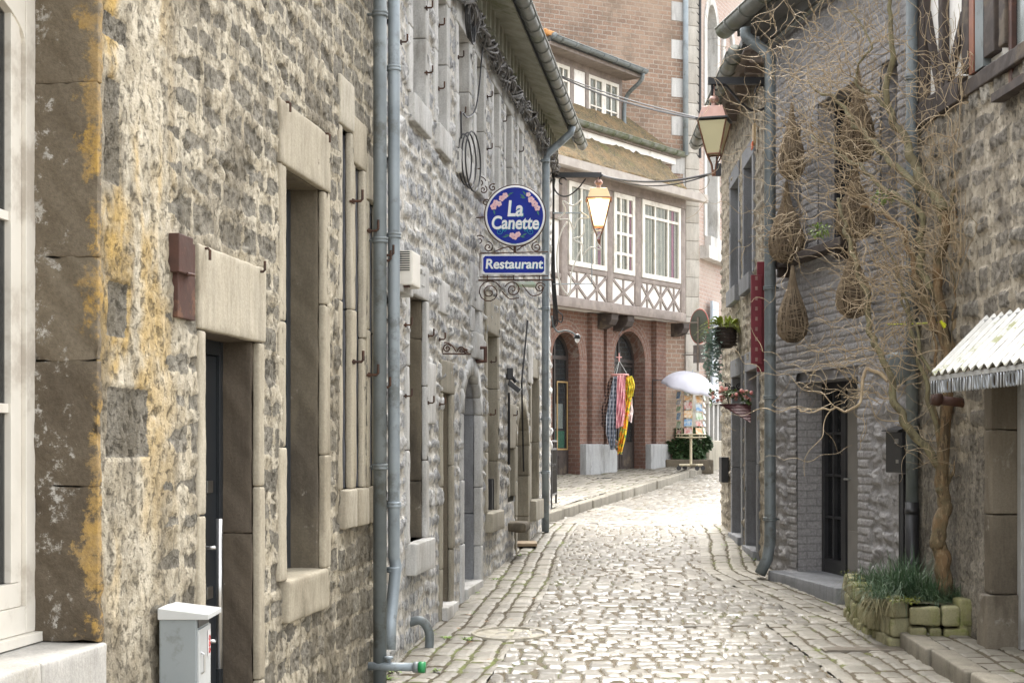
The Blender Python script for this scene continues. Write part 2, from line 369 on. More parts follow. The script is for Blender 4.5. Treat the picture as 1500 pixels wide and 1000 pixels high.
def cobblemat(name, cols, joint, moss, moss_amt, rough):
    t = NT(name); r = t.attr('r'); m = t.attr('m'); n2 = t.noise(35, 5, .7); n3 = t.noise(1.1, 4, .6)
    c = t.ramp(t.math('ADD', t.math('MULTIPLY', r, .75), t.math('MULTIPLY', t.noise(6, 4), .25)), cols); big = t.noise(.7, 5, .65); c = t.mix(1.0, c, t.ramp(big, [(.35, (.72,)*3), (.62, (1.12,)*3)]), 'MULTIPLY'); c = t.mix(t.math('MULTIPLY', t.mask(t.noise(14, 6, .75), .56, .66), .5), c, joint)
    c = t.mix(1.0, c, t.ramp(n2, [(.25, (.72,)*3), (.75, (1.2,)*3)]), 'MULTIPLY')
    j = t.mix(t.mask(t.math('ADD', t.math('MULTIPLY', n3, .6), t.math('MULTIPLY', t.noise(9, 3), .4)), *moss_amt), joint, moss)
    mm = t.mask(t.math('ADD', m, t.math('MULTIPLY', t.math('SUBTRACT', n2, .5), .5)), .35, .65)
    c = t.mix(mm, c, j)
    ro = t.math('ADD', t.math('MULTIPLY', mm, .45), t.math('ADD', t.math('MULTIPLY', n2, .25), rough))
    return t.out(c, ro, t.bump(n2, .35, .006), spec=.5)
m_cob = cobblemat('worn_cobbles', [(0, (.125, .113, .092)), (.25, (.23, .212, .18)), (.5, (.17, .157, .134)), (.75, (.275, .254, .215)), (1, (.20, .185, .156))], (.085, .065, .036), (.075, .08, .026), (.52, .62), .25)
m_gut = cobblemat('gutter_setts', [(0, (.15, .137, .11)), (.4, (.215, .197, .16)), (1, (.27, .248, .202))], (.07, .055, .034), (.12, .14, .04), (.50, .62), .42)
m_kerb = dressed('kerb_stone', [(0, (.165, .148, .118)), (.5, (.215, .195, .155)), (1, (.26, .235, .19))], (.11, .098, .07), (.11, .12, .06), s2=(.6, .72))

def ground_grid(xl, xr, ys, nx, layout, z0=0.0):
    t = np.linspace(0, 1, nx); Yg = np.repeat(ys[:, None], nx, 1); a, c = xl(ys), xr(ys)
    X = a[:, None]+(c-a)[:, None]*t[None]
    h, m, r = layout(X, Yg)
    b = MB(); b.grid(np.stack([X, Yg, ground(Yg)+z0+h], -1), r); return b, m
def ysteps(y0, y1, a, k):
    o = [y0]
    while o[-1] < y1: o.append(o[-1]+a+k*max(0, o[-1]-9))
    return np.array(o)
def strip_l(y): return left_x(y)+np.where(y < 21.3, .76-.30*sst(12, 21, y), 0)
def strip_r(y): return right_x(y)-np.where(y < 12.4, 1.25, .78-.36*sst(14.5, 21, y))
def lay_main(X, Y):
    bow = .10*np.sin(X*1.3)+.25*(fbm(X*.5, Y*.3, 44)-.5)
    d, r = courses(X+.02*Y, Y+bow, 5, (.12, .19), (.11, .22), .035, 3.4, .026)
    jn = fbm(X*7, Y*7, 61, 2); jw = .002+.008*jn+.015*sst(.55, .8, jn)
    st = sst(jw, jw+.013, d); m = 1-sst(jw-.004, jw+.007, d)
    h = .015*st*(.75+.4*r)+.012*(r-.5)+.010*(fbm(X*10, Y*10, 8)-.5)*st+.008*(fbm(X*28, Y*28, 12)-.5)*st+.05*(fbm(X*.8, Y*.5, 9)-.5)
    return h, m, r
def lay_strip(x0f):
    def lay(X, Y):
        u = X-x0f(Y)
        d, r = courses(Y, u+.0*Y, 15, (.13, .20), (.14, .28), .035, 2.6, .025)
        jn = fbm(X*6, Y*6, 62, 2); jw = .004+.011*jn; st = sst(jw, jw+.025, d); m = 1-sst(jw-.003, jw+.009, d)
        h = .013*st*(.8+.3*r)+.011*(r-.5)+.006*(fbm(X*9, Y*9, 18)-.5)+.035*(fbm(X*.8, Y*.5, 9)-.5)
        return h, m, r
    return lay
ys = ysteps(8.3, 46, .021, .0026)
def road_l(y): return np.where(y < 21.3, strip_l(y), kerbx(y)-.05)
def road_r(y): return np.where(y < 21.05, strip_r(y), np.minimum(3.0+1.6*(y-21.05), 9))
b, m = ground_grid(road_l, road_r, ys, 240, lay_main); o = b.build('road', m_cob, smooth=True, attrs={'m': m}); tag(o, None, None, kind='structure')
y2 = ysteps(8.0, 21.6, .022, .0026)
b, m = ground_grid(lambda y: left_x(y)-.1, strip_l, y2, 56, lay_strip(strip_l), .004); o = b.build('gutter_paving', m_gut, smooth=True, attrs={'m': m}); tag(o, None, None, kind='structure')
y3 = ysteps(8.0, 21.2, .022, .0026)
b, m = ground_grid(strip_r, lambda y: right_x(y)+.12, y3, 70, lay_strip(strip_r), .003); o = b.build('gutter_paving', m_gut, smooth=True, attrs={'m': m}); tag(o, None, None, kind='structure')
# raised pavement in front of the shop, with its kerb
y4 = ysteps(21.3, 46, .045, .004)
def pav_l(y): return np.maximum(.35, kerbx(y)-5.0)
b, m = ground_grid(pav_l, lambda y: kerbx(y)-.16, y4, 110, lay_strip(kerbx), .15); o = b.build('pavement', m_gut, smooth=True, attrs={'m': m}); tag(o, None, None, kind='structure')
b = MB(); KF = Frame(.48, 21.2, .317, 1, -1); s = .0; i = 0
while s < 26:
    l = random.uniform(.8, 1.3); y = 21.2+s*.953; g0 = float(ground(y)); g1 = float(ground(y+l*.953))
    bb = MB(); bb.rbox(KF, s+.006, s+l-.006, .17, .0+random.uniform(-.012, .012), -.15, .155, .02, .12, .006)
    for v, f_, r, lo in zip(bb.v, [None]*99, bb.r, bb.l):
        v[:, 2] += ground(v[:, 1])
    b.v += bb.v; b.r += bb.r; b.l += bb.l; b.f += [tuple(q+b.n for q in f) for f in bb.f]; b.n += bb.n
    s += l
# kerb turning to the corner of the left terrace
o = b.build('kerb', m_kerb, smooth=True); tag(o, None, None, kind='structure')
# small raised pavement before the right-hand house
RW = Frame(2.86, 11.3, -.02, -1, -1)   # kerb line running towards the camera
def rk_x(y): return 2.905+.0*(11.3-y)+.035*(11.3-y)
y5 = ysteps(7.8, 11.5, .024, .002)
b, m = ground_grid(lambda y: rk_x(y)+.17, lambda y: np.full_like(y, 3.62), y5, 40, lay_strip(rk_x), .125); o = b.build('pavement', m_gut, smooth=True, attrs={'m': m}); tag(o, None, None, kind='structure')
b = MB(); yy = 11.33
while yy > 7.8:
    l = random.uniform(.75, 1.15); bb = MB(); bb.rbox(None, rk_x(yy-.4)-.0, rk_x(yy-.4)+.17, yy-l+.006, yy-.006, -.15, .135, .018, .06, .007)
    for v in bb.v: v[:, 2] += ground(v[:, 1])
    b.v += bb.v; b.r += bb.r; b.l += bb.l; b.f += [tuple(q+b.n for q in f) for f in bb.f]; b.n += bb.n; yy -= l
o = b.build('kerb', m_kerb, smooth=True); tag(o, None, None, kind='structure')

# ------------------------------------------------------------------ walls of stone, and their openings
def inside(op, S, Z):
    s0, s1, z0, z1 = op[:4]; k = (S > s0) & (S < s1) & (Z > z0) & (Z < z1)
    if len(op) > 4 and op[4]:
        c = (s0+s1)/2; rr = (s1-s0)/2; zc = z1-rr*op[4]
        k = k & ~((Z > zc) & (((S-c)/rr)**2+((Z-zc)/(rr*op[4]))**2 > 1))
    return k
def wall(parent, fr, s0, s1, z0, z1, ops, ds, dz, lay, mat, thick=.4, depth=4.0, name='wall', z0f=None, body=True, extra=None):
    e_s = [s0, s1]+[x for q in ops for x in q[:2]]; e_z = [z0, z1]+[x for q in ops for x in q[2:4]]
    sl = np.unique(np.round(np.concatenate([np.arange(s0, s1, ds), [x for x in e_s if s0 <= x <= s1]]), 4))
    zl = np.unique(np.round(np.concatenate([np.arange(z0, z1, dz), [x for x in e_z if z0 <= x <= z1]]), 4))
    S, Z = np.meshgrid(sl, zl, indexing='ij'); h, at_ = lay(S, Z)
    cs, cz = (S[:-1, :-1]+S[1:, 1:])/2, (Z[:-1, :-1]+Z[1:, 1:])/2; keep = np.ones(cs.shape, bool)
    for q in ops: keep &= ~inside(q, cs, cz)
    b = MB(); b.grid(fr.P(S, h, Z), at_['r'], keep.reshape(-1), np.stack([S, h, Z], -1))
    na = S.size
    if body:   # sides and back of the house
        for (a, c) in (((s0, 0), (s0, -depth)), ((s0, -depth), (s1, -depth)), ((s1, -depth), (s1, 0))):
            q = np.array([[a[0], a[1], z0], [c[0], c[1], z0], [c[0], c[1], z1], [a[0], a[1], z1]], float)
            b.add(fr.P(q[:, 0], q[:, 1], q[:, 2]), [(0, 1, 2, 3)], .5, q)
        q = np.array([[s0, 0, z1], [s1, 0, z1], [s1, -depth, z1], [s0, -depth, z1]], float); b.add(fr.P(q[:, 0], q[:, 1], q[:, 2]), [(0, 1, 2, 3)], .5, q)
    attrs = {}
    for k in at_:
        if k != 'r': attrs[k] = np.concatenate([at_[k].reshape(-1), np.full(b.n-na, .3)])
    return b.build(name, mat, parent, smooth=True, attrs=attrs)

def surround(parent, fr, s0, s1, z0, z1, mat, jamb=.1, lint=.25, sill=.2, depth=.2, p=.015, arch=0, name='stone_surround', res=0, blocks=None, left=True, right=True, sill_out=.03, lint_over=None, amp=.004):
    """jambs, lintel and sill of dressed stone, running back into the wall as the reveal"""
    b = MB(); B = (lambda *a: b.rbox(fr, *a, .012, res, amp)) if res else (lambda *a: b.box(fr, *a))
    c = (s0+s1)/2; rr = (s1-s0)/2; zs = z1-rr*arch if arch else z1
    lo = z0
    for (a, d_, on) in ((s0-jamb, s0, left), (s1, s1+jamb, right)):
        if not on: continue
        n = blocks or max(1, int(round((zs-lo)/.8))); zz = np.linspace(lo, zs, n+1)
        zz[1:-1] += np.array([random.uniform(-.1, .1) for _ in range(n-1)])
        for i in range(n):
            B(a, d_, -depth, p+random.uniform(-.004, .004), zz[i]+(.002 if i else 0), zz[i+1]-.002)
    if arch:
        K = 9 if not res else 7
        for i in range(K):
            aa = np.linspace(math.pi*i/K+.004, math.pi*(i+1)/K-.004, 5)
            inner = [(c-rr*math.cos(a), zs+rr*arch*math.sin(a)) for a in aa]; outer = [(c-(rr+jamb)*math.cos(a), zs+(rr*arch+jamb)*math.sin(a)) for a in aa]
            poly = inner+outer[::-1]; q = np.array([(x, p+random.uniform(-.003, .003)*0, y) for x, y in poly])
            off = fr.P(0, -depth, 0)-fr.P(0, p, 0)
            lo_ = np.concatenate([q, q-np.array([0, depth+p, 0])]); b.prism(fr.P(q[:, 0], q[:, 1], q[:, 2]), off, random.random(), lo_)
    elif lint:
        ov = jamb if lint_over is None else lint_over
        B(s0-ov, s1+ov, -depth, p+.004, z1+.002, z1+lint)
    if sill: B(s0-jamb*.6, s1+jamb*.6, -depth, p+sill_out, z0-sill, z0-.002)
    return b.build(name, mat, parent, smooth=bool(res), bevel=0 if res else .006)

def fill(parent, fr, s0, s1, z0, z1, n, frame_mat, pane_mat, fw=.05, cols=1, rows=1, bars=.02, name='frame', curtain=None, ft=.05, room=None, arch=0, rowpos=None):
    """window frame, panes and what is seen behind them"""
    b = MB(); zs = z1
    if arch:
        c = (s0+s1)/2; rr = (s1-s0)/2; zs = z1-rr*arch
        for i in range(12):
            aa = (math.pi*i/12, math.pi*(i+1)/12); q = []
            for k, a in ((0, aa[0]), (0, aa[1]), (1, aa[1]), (1, aa[0])):
                q.append((c-(rr-fw*k)*math.cos(a), n, zs+(rr*arch-fw*k)*math.sin(a)))
            q = np.array(q); b.prism(fr.P(q[:, 0], q[:, 1], q[:, 2]), fr.P(0, n-ft, 0)-fr.P(0, n, 0))
        b.box(fr, s0+fw, s1-fw, n-ft, n-.002, zs-fw/2, zs+fw/2)
    b.box(fr, s0, s0+fw, n-ft, n, z0, zs); b.box(fr, s1-fw, s1, n-ft, n, z0, zs)
    b.box(fr, s0+fw, s1-fw, n-ft, n-.002, z0, z0+fw)
    if not arch: b.box(fr, s0+fw, s1-fw, n-ft, n-.002, z1-fw, z1)
    top = z1 if arch else z1-fw
    for i in range(1, cols):
        x = s0+(s1-s0)*i/cols; b.box(fr, x-bars/2, x+bars/2, n-ft+.01, n-.006, z0+fw, top-(.01 if arch else 0))
    for i in range(1, rows):
        y = z0+(zs-z0)*i/rows if rowpos is None else rowpos[i-1]; b.box(fr, s0+fw, s1-fw, n-ft+.012, n-.009, y-bars/2, y+bars/2)
    f = b.build(name, frame_mat, parent, bevel=.004)
    b = MB()
    if pane_mat:
        b.box(fr, s0+.01, s1-.01, n-ft*.6-.004, n-ft*.6, z0+.01, (zs if arch else z1)-.01)
        if arch:
            aa = np.linspace(.02, math.pi-.02, 12); q = np.array([((s0+s1)/2-(rr-.01)*math.cos(a), n-ft*.6, zs+.001+(rr*arch-.01)*math.sin(a)) for a in aa])
            b.prism(fr.P(q[:, 0], q[:, 1], q[:, 2]), fr.P(0, -.004, 0)-fr.P(0, 0, 0))
        b.build('pane', pane_mat, parent)
    if room:
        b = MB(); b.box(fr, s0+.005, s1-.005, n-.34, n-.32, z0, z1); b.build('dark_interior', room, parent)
    if curtain:
        sl = np.linspace(s0+.02, s1-.02, 70); zl = np.linspace(z0+.02, z1-.02, 6); S, Z = np.meshgrid(sl, zl, indexing='ij')
        ph = random.uniform(0, 6); N = n-ft-.06+.018*np.sin(S*55+ph+.6*np.sin(S*9))+.006*np.sin(S*130)
        b = MB(); b.grid(fr.P(S, N, Z), .5, None, np.stack([S, N, Z], -1)); b.build('curtain', curtain, parent, smooth=True)
    return f
def part(parent, name, loc=None):
    o = bpy.data.objects.new(name, None); col.objects.link(o); o.parent = parent; o.empty_display_size = .1
    if loc is not None: o.location = Vector([float(i) for i in loc])-world_loc(parent)
    return o
def part_at(parent, name, fr, s, z): return part(parent, name, fr.P(s, 0, z))

def hook(parent, fr, s, z, n=.015, flip=1, name='shutter_hook', sz=1.0):
    b = MB(); p = lambda ds, dn, dz: fr.P(s+ds*sz, n+dn*sz, z+dz*sz)
    b.tube([p(0, -.02, 0), p(0, .05, 0), p(0, .062, .012*flip), p(0, .062, .07*flip)], .009*sz, 6)
    b.box(fr, s-.006, s+.03, n-.004, n+.006, z-.014, z+.016); return b.build(name, m_iron, parent)
def bracket_ring(b, c, r, ax=0): b.lathe((c[0], c[1], c[2]), [(r*1.05, -.02), (r*1.22, -.018), (r*1.22, -.004), (r*1.1, 0), (r*1.22, .004), (r*1.22, .018), (r*1.05, .02)], 14)
def downpipe(parent, fr, s, n, z0, z1, r, mat, rings, name='downpipe', path=None):
    b = MB(); pts = path if path is not None else [fr.P(s, n, z0), fr.P(s, n, (z0+z1)/2), fr.P(s, n, z1)]
    b.tube(pts, r, 16)
    for z in rings:
        c = fr.P(s, n, z); bracket_ring(b, c, r); b.tube([c, fr.P(s, 0, z)], .01, 6)
    return b.build(name, mat, parent, smooth=True)
# ------------------------------------------------------------------ the yellowed house on the left
def s1(px): return float(L1.s(px))
TOP1 = 6.9
H1 = thing('stone_house', L1.P(s1(330), -.6, .2), 'cream and yellow pointed rubble stone house with black door and white framed window', 'house')
wa = (s1(-330), s1(140), 1.26, 3.95); dr = (s1(296), s1(375), .1, 2.51); wb = (s1(415), s1(471), 1.276, 3.48)
sl3 = [(s1(498), s1(510), 1.72, 3.95), (s1(517), s1(528), 1.72, 3.77), (s1(538), s1(548), 1.72, 3.6)]
def lay1(S, Z):
    d, r = courses(S, Z, 21, (.13, .20), (.16, .36), .032, 2.6, .035, 1.7, .007)
    # the far third has squarer, barer stone
    far = sst(s1(470), s1(510), S); near = 1-sst(s1(150), s1(300), S+.25*(fbm(S*3, Z*2, 31)-.5))
    sm = fbm(S*5, Z*7, 24, 4); cover = .012+.045*sst(.4, .8, sm)+.11*near-.016*far
    st = sst(cover, cover+.03, d)
    rough = fbm(S*22, Z*22, 25, 4)-.5; rid = np.abs(fbm(S*14+3*fbm(S*6, Z*6, 71), Z*20, 26, 3)-.5)
    mort = .016*(fbm(S*5, Z*9, 27, 3)-.5)+.014*(fbm(S*18, Z*6, 28, 3)-.5)+.010*(fbm(S*42, Z*30, 33, 2)-.5)
    h = (1-st)*(.009*(1-near)+mort)+st*((.012*(r-.5)+.026*rough-.022*rid+.007)*(1-far*.3)+far*.012)
    h += .03*(fbm(S*.9, Z*.9, 29)-.5)
    # holes where the pointing has gone
    hole = sst(.70, .80, fbm(S*9, Z*11, 34, 3))*(1-near*.8); h -= .018*hole
    m = np.clip(1-st-.5*hole, 0, 1)
    # dressed quoin stones showing beside the window
    for (a, c, z0, z1) in QUO:
        k = (S > a) & (S < c) & (Z > z0) & (Z < z1)
        e = np.minimum(np.minimum(S-a, c-S), np.minimum(Z-z0, z1-Z)); q = sst(0, .012, e)
        h = np.where(k, h*(1-q)+q*(-.012+.013*np.sin(S*150+Z*60+8*fbm(S*9, Z*9, 66))*fbm(S*30, Z*30, 35)), h); m = np.where(k, m*(1-q), m); r = np.where(k, r*(1-q)+q*.05, r)
    y = near*sst(.40, .6, fbm(S*5, Z*1.6, 36, 3))*sst(1.0, 2.2, Z)
    return h, {'r': r, 'm': m, 'y': y}
def zz1(px, py): return L1.z(px, py)
QUO = [(s1(152), s1(178), zz1(165, 270), zz1(165, 112)), (s1(158), s1(187), zz1(170, 495), zz1(170, 410)), (s1(156), s1(218), zz1(187, 672), zz1(187, 567)), (s1(148), s1(188), zz1(168, 62), zz1(168, 20))]
op1 = [(wa[0]-.02, wa[1]+.012, wa[2]-.02, wa[3]), (dr[0]-.05, dr[1]+.06, dr[2]-.2, dr[3]+.2), (wb[0]-.06, wb[1]+.06, wb[2]-.1, wb[3]+.12)]+[(a-.03, c+.03, z0-.06, z1+.12) for a, c, z0, z1 in sl3]
wall(H1, L1, 3.2, s1(559), -.1, TOP1, op1, .013, .013, lay1, m_wall1)
b = MB(); b.box(L1, 3.0, s1(559)+.01, -4.2, .42, TOP1-.0, TOP1+.14); b.build('roof', m_slate, H1)
# window A: white frame behind a deep stained reveal
W = part_at(H1, 'window', L1, wa[1]-.5, wa[2])
b = MB(); zq = [1.262, zz1(140, 712), zz1(140, 528), zz1(140, 375), zz1(140, 120), 3.95]
for i in range(5):
    b.rbox(L1, wa[1]-.006-.004*(i % 2), wa[1]+.03, -.27, .012, zq[i]+.0, zq[i+1]-.001, .005, .02, .014, freq=14)
tq = NT('painted_quoin'); r_ = tq.attr('r'); szv = tq.attr('sz', True); sp = tq.N.new('ShaderNodeSeparateXYZ'); tq.link(szv, sp.inputs[0])
n1 = tq.noise(4, 6, .7); n2 = tq.noise(60, 4, .7)
c = tq.ramp(tq.math('ADD', tq.math('MULTIPLY', r_, .5), tq.math('MULTIPLY', n1, .5)), [(.25, (.065, .050, .035)), (.5, (.11, .088, .062)), (.75, (.18, .148, .105))])
edge = tq.math('ADD', sp.outputs[1], tq.math('MULTIPLY', tq.math('SUBTRACT', tq.noise(5, 7, .75), .5), .5))
c = tq.mix(tq.math('MULTIPLY', tq.mask(edge, -.055, -.02), tq.mask(tq.noise(4.5, 7, .75), .44, .53)), c, tq.mix(tq.mask(n1, .35, .6), (.42, .265, .075), (.30, .21, .10)))
back = tq.math('ADD', sp.outputs[1], tq.math('MULTIPLY', tq.math('SUBTRACT', tq.noise(5, 6, .75), .5), .55))
wht = tq.math('MULTIPLY', tq.mask(back, -.12, -.18), tq.mask(tq.noise(8, 8, .8), .53, .60)); c = tq.mix(wht, c, (.44, .42, .38))
c = tq.mix(1.0, c, tq.ramp(n2, [(.25, (.75,)*3), (.75, (1.2,)*3)]), 'MULTIPLY')
m_pq = tq.out(c, .85, tq.bump(tq.math('ADD', n2, tq.math('MULTIPLY', tq.noise(22, 5, .7), 1.2)), .5, .01), spec=.25)
b.build('stone_surround', m_pq, W, smooth=True)
b = MB(); zs = 1.256; m_sill = dressed('pitted_sill', [(0, (.40, .385, .35)), (.5, (.44, .42, .385)), (1, (.50, .48, .44))], (.28, .26, .21), (.20, .185, .14), s2=(.64, .72), tool=False)
b.rbox(L1, s1(48)+.002, wa[1]+.03, -.3, .035, .94, zs, .012, .03, .004); b.rbox(L1, s1(-330), s1(48)-.006, -.3, .035, .94, zs+.003, .012, .05, .004)
b.build('sill', m_sill, W, smooth=True)
nf = -.235; sA = wa[0]; sB = wa[1]-.005
b = MB(); b.box(L1, sB-.075, sB, nf-.07, nf, 1.30, 3.95); b.box(L1, sA, sB-.076, nf-.07, nf-.002, 1.30, 1.40); b.box(L1, sA, sB, nf-.07, nf+.03, 1.262, 1.298)
b.box(L1, sB-.105, sB-.078, nf-.06, nf-.018, 1.402, 3.6)
pts = []
for i in range(13):
    a = math.pi/2*i/12; pts.append((sB-.076-.55*(1-math.cos(a)), 3.48+.16*math.sin(a)))
poly = [(sB-.076, 3.95)]+[(sB-.076, 3.48)]+pts+[(sA, 3.64), (sA, 3.95)]
q = np.array([(x, nf-.003, z) for x, z in poly]); b.prism(L1.P(q[:, 0], q[:, 1], q[:, 2]), L1.P(0, -.06, 0)-L1.P(0, 0, 0))
b.box(L1, sA, sB-.11, nf-.055, nf-.01, 1.402, 1.49); b.box(L1, sB-.175, sB-.108, nf-.055, nf-.010, 1.492, 3.64)
for z in (2.13, 2.83): b.box(L1, sA, sB-.178, nf-.05, nf-.018, z-.017, z+.017)
b.box(L1, sA, sB-.5, nf-.05, nf-.014, 1.492, 3.64)
b.build('frame', m_white, W, bevel=.005)
b = MB(); b.box(L1, sA, sB-.15, nf-.042, nf-.036, 1.45, 3.64); b.build('pane', m_glassd, W)
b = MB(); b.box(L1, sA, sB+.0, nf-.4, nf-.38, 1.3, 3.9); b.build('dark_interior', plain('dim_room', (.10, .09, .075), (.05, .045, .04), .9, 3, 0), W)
# door
D = part_at(H1, 'door', L1, (dr[0]+dr[1])/2, .28)
surround(D, L1, *dr, m_lime, jamb=.085, lint=.38, sill=.0, depth=.02, p=.020, res=.025, blocks=3, lint_over=.10)
b = MB(); b.rbox(L1, dr[1]+.001, dr[1]+.06, -.27, -.021, .1, 1.55, .006, .02, .012, .1); b.rbox(L1, dr[1]-.003, dr[1]+.06, -.27, -.021, 1.551, 2.52, .012, .02, .012, .3)
b.rbox(L1, dr[0]-.06, dr[0], -.27, -.021, .1, 2.52, .012, .06, .006); b.rbox(L1, dr[0], dr[1], -.27, -.021, 2.512, 2.7, .012, .06, .006)
b.build('reveal', m_quoin, D, smooth=True)
gz = float(ground(7.1)); b = MB(); b.rbox(L1, dr[0]+.002, dr[1]-.002, -.25, .10, gz-.2, gz+.14, .012, .05, .004); b.build('doorstep', m_blue, D, smooth=True)
m_doorblk = plain('anthracite_door', (.016, .019, .022), (.02, .023, .026), .35, 5, .03, 80)
b = MB(); b.box(L1, dr[0], dr[0]+.06, -.26, -.17, gz+.15, 2.51); b.box(L1, dr[1]-.05, dr[1]-.001, -.26, -.17, gz+.15, 2.51); b.box(L1, dr[0]+.06, dr[1]-.051, -.26, -.171, 2.44, 2.511)
b.box(L1, dr[0]+.062, dr[1]-.052, -.25, -.19, gz+.15, 2.437); b.build('door_leaf', m_doorblk, D, bevel=.004)
b = MB(); hs_ = float(L1.s(321, -.08)); p = lambda n, z: L1.P(hs_, n, z)
b.tube([p(-.08, .92), p(-.08, 1.64)], .016, 14)
for z in (1.05, 1.50): b.tube([p(-.19, z), p(-.08, z)], .010, 10)
b.build('handle', m_steel, D, smooth=True)
ls_ = float(L1.s(305, -.18))
for z in (1.24, 1.76): b = MB(); b.box(L1, ls_-.03, ls_+.05, -.19, -.172, z, z+.06); b.build('lock', m_steel, D, bevel=.003)
# window B
W = part_at(H1, 'window', L1, (wb[0]+wb[1])/2, wb[2])
surround(W, L1, *wb, m_lime, jamb=.13, lint=.34, sill=0, depth=.02, p=.020, res=.025, blocks=3)
b = MB(); b.rbox(L1, wb[1], wb[1]+.1, -.26, -.021, wb[2]-.05, wb[3]+.02, .012, .02, .007, .2); b.rbox(L1, wb[0]-.1, wb[0], -.26, -.021, wb[2]-.05, wb[3], .01, .06, .006); b.rbox(L1, wb[0], wb[1]-.001, -.26, -.021, wb[3]+.001, wb[3]+.2, .01, .04, .006)
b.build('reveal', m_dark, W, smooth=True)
b = MB(); b.rbox(L1, wb[0]-.03, wb[1]+.012, -.26, .045, wb[2]-.235, wb[2]-.001, .02, .025, .007); b.build('sill', m_lime, W, smooth=True)
m_dframe = plain('dark_frame', (.03, .037, .045), (.025, .03, .036), .4, 6, .03, 60)
fill(W, L1, wb[0]+.001, wb[1]-.001, wb[2], wb[3], -.185, m_dframe, m_glassd, .07, 1, 3, .03, room=m_dark_in)
# three narrow lights
for i, (a, c, z0, z1) in enumerate(sl3):
    W = part_at(H1, 'window', L1, (a+c)/2, z0)
    surround(W, L1, a, c, z0, z1, m_lime, jamb=.075, lint=.3, sill=.24, depth=.02, p=.022, res=.05, blocks=2)
    b = MB(); z = z0
    while z < z1-.05:
        e = min(z1, z+random.uniform(.8, 1.2)); b.rbox(L1, c+.001, c+.05, -.2, -.021, z+.002, e-.002, .008, .035, .008); z = e
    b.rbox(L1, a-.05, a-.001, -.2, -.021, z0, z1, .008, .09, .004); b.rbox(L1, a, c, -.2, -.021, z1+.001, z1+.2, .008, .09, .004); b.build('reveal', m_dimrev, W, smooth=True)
    fill(W, L1, a, c, z0, z1, -.13, m_dframe, m_glassd, .02, 1, 3, .02, room=m_dark_in)
for (px, py) in ((510, 295), (534, 338), (553, 382), (511, 530), (534, 549), (552, 567), (557, 374)): hook(H1, L1, s1(px), zz1(px, py), .03, 1)
for (px, py, f) in ((413, 150, -1), (472, 196, -1), (375, 398, 1), (293, 364, -1)): hook(H1, L1, s1(px), zz1(px, py), .0, f, sz=.75)
b = MB(); b.rbox(L1, s1(247), s1(268), -.01, .048, zz1(258, 402), zz1(258, 345), .006, .03, .003); b.box(L1, s1(252), s1(278), -.01, .026, zz1(264, 467), zz1(264, 353)); b.tube([L1.P(s1(258), .048, zz1(258, 401)), L1.P(s1(258)+.06, .06, zz1(258, 401))], .008, 6)
o = b.build('junction_box', m_rustbox, None, bevel=.004, origin=L1.P(s1(262), 0, zz1(262, 467))); tag(o, 'rusty brown sheet metal box fixed to the wall above the black door', 'junction box')
# downpipe in front of the joint between the two houses
sp_ = L1.s(556.5, .09); r_ = .05
downpipe(H1, L1, sp_, .09, float(ground(L1.Y(560)))-.02, TOP1-.05, .044, m_zinc, [L1.z(557, 46), L1.z(559, 365), L1.z(562, 682)])
b = MB(); p0 = L1.P(L1.s(540, .02), .02, L1.z(540, 975, .02)); p1 = L1.P(L1.s(540, .02), .32, L1.z(540, 975, .02))
b.tube([p0, p1], .028, 12); b.tube([p1-.0*p0, p1+(p1-p0)*.12], .036, 12); b.lathe(p0+(p1-p0)*.45+np.array([0, 0, .02]), [(.012, 0), (.012, .03), (.03, .032), (.03, .045), (.005, .05)], 10)
o = b.build('standpipe', m_zincl, None, smooth=True, origin=p0); tag(o, 'short grey pipe with a tap sticking out at the foot of the wall', 'standpipe')
b = MB(); b.tube([p1+(p1-p0)*.12, p1+(p1-p0)*.26], .038, 12); bb_ = b.build('end_cap', plain('green_plastic', (.03, .30, .10), None, .4, 9, 0), o, smooth=True)
# letter box standing before the door
mb = thing('mailbox', L1.P(s1(262)+.1, .13, float(ground(6.4))), 'light grey sheet metal mailbox with sloping lid beside the black door', 'mailbox')
m_mail = plain('grey_enamel', (.245, .27, .275), (.225, .25, .255), .4, 3, .04, 120, dirt=(.17, .18, .17), ds=7)
m_mail2 = plain('pale_enamel', (.50, .51, .50), (.46, .47, .46), .4, 4, .03, 90)
ma, mc = L1.s(232, .04), L1.s(292, .31); za = 1.42
ya = 6.05; MF = Frame(0, 0, 1, 0, 1)   # local frame: s along X, n towards the camera
x0, x1, yb, yf = -1.455, -1.255, 6.43, 6.17
zt = EYE+(HY-898)*yf/FPX
b = MB(); X0, X1 = (233-CX)/FPX*yf, (288-CX)/FPX*yf
b.box(None, X0, X1, yf, yb, .62, zt); b.build('body', m_mail, mb, bevel=.006)
fx = X1+.002
b = MB(); q = np.array([[X1, yf+.012, .66], [X1, yb-.012, .66], [X1, yb-.012, zt-.07], [X1, yf+.012, zt-.07]]); b.prism(q, (.008, 0, 0)); dd = b.build('door', m_mail2, mb, bevel=.002)
b = MB(); b.tube([(X1+.006, yf+.05, 1.14), (X1+.022, yf+.05, 1.13), (X1+.022, yf+.05, 1.06), (X1+.010, yf+.05, 1.05)], .005, 6); b.build('key', m_steel, dd)
b = MB(); b.box(None, X1-.002, X1+.003, yf+.02, yb-.02, zt-.062, zt-.012); b.build('slot', m_black, mb)
b = MB(); poly = np.array([[X0-.004, yf-.01, zt-.025], [X1+.05, yf-.01, zt-.025], [X1+.05, yf-.01, zt-.004], [X0-.004, yf-.01, zt+.022]]); b.prism(poly, (0, yb-yf+.02, 0))
b.build('lid', m_mail2, mb, bevel=.003)
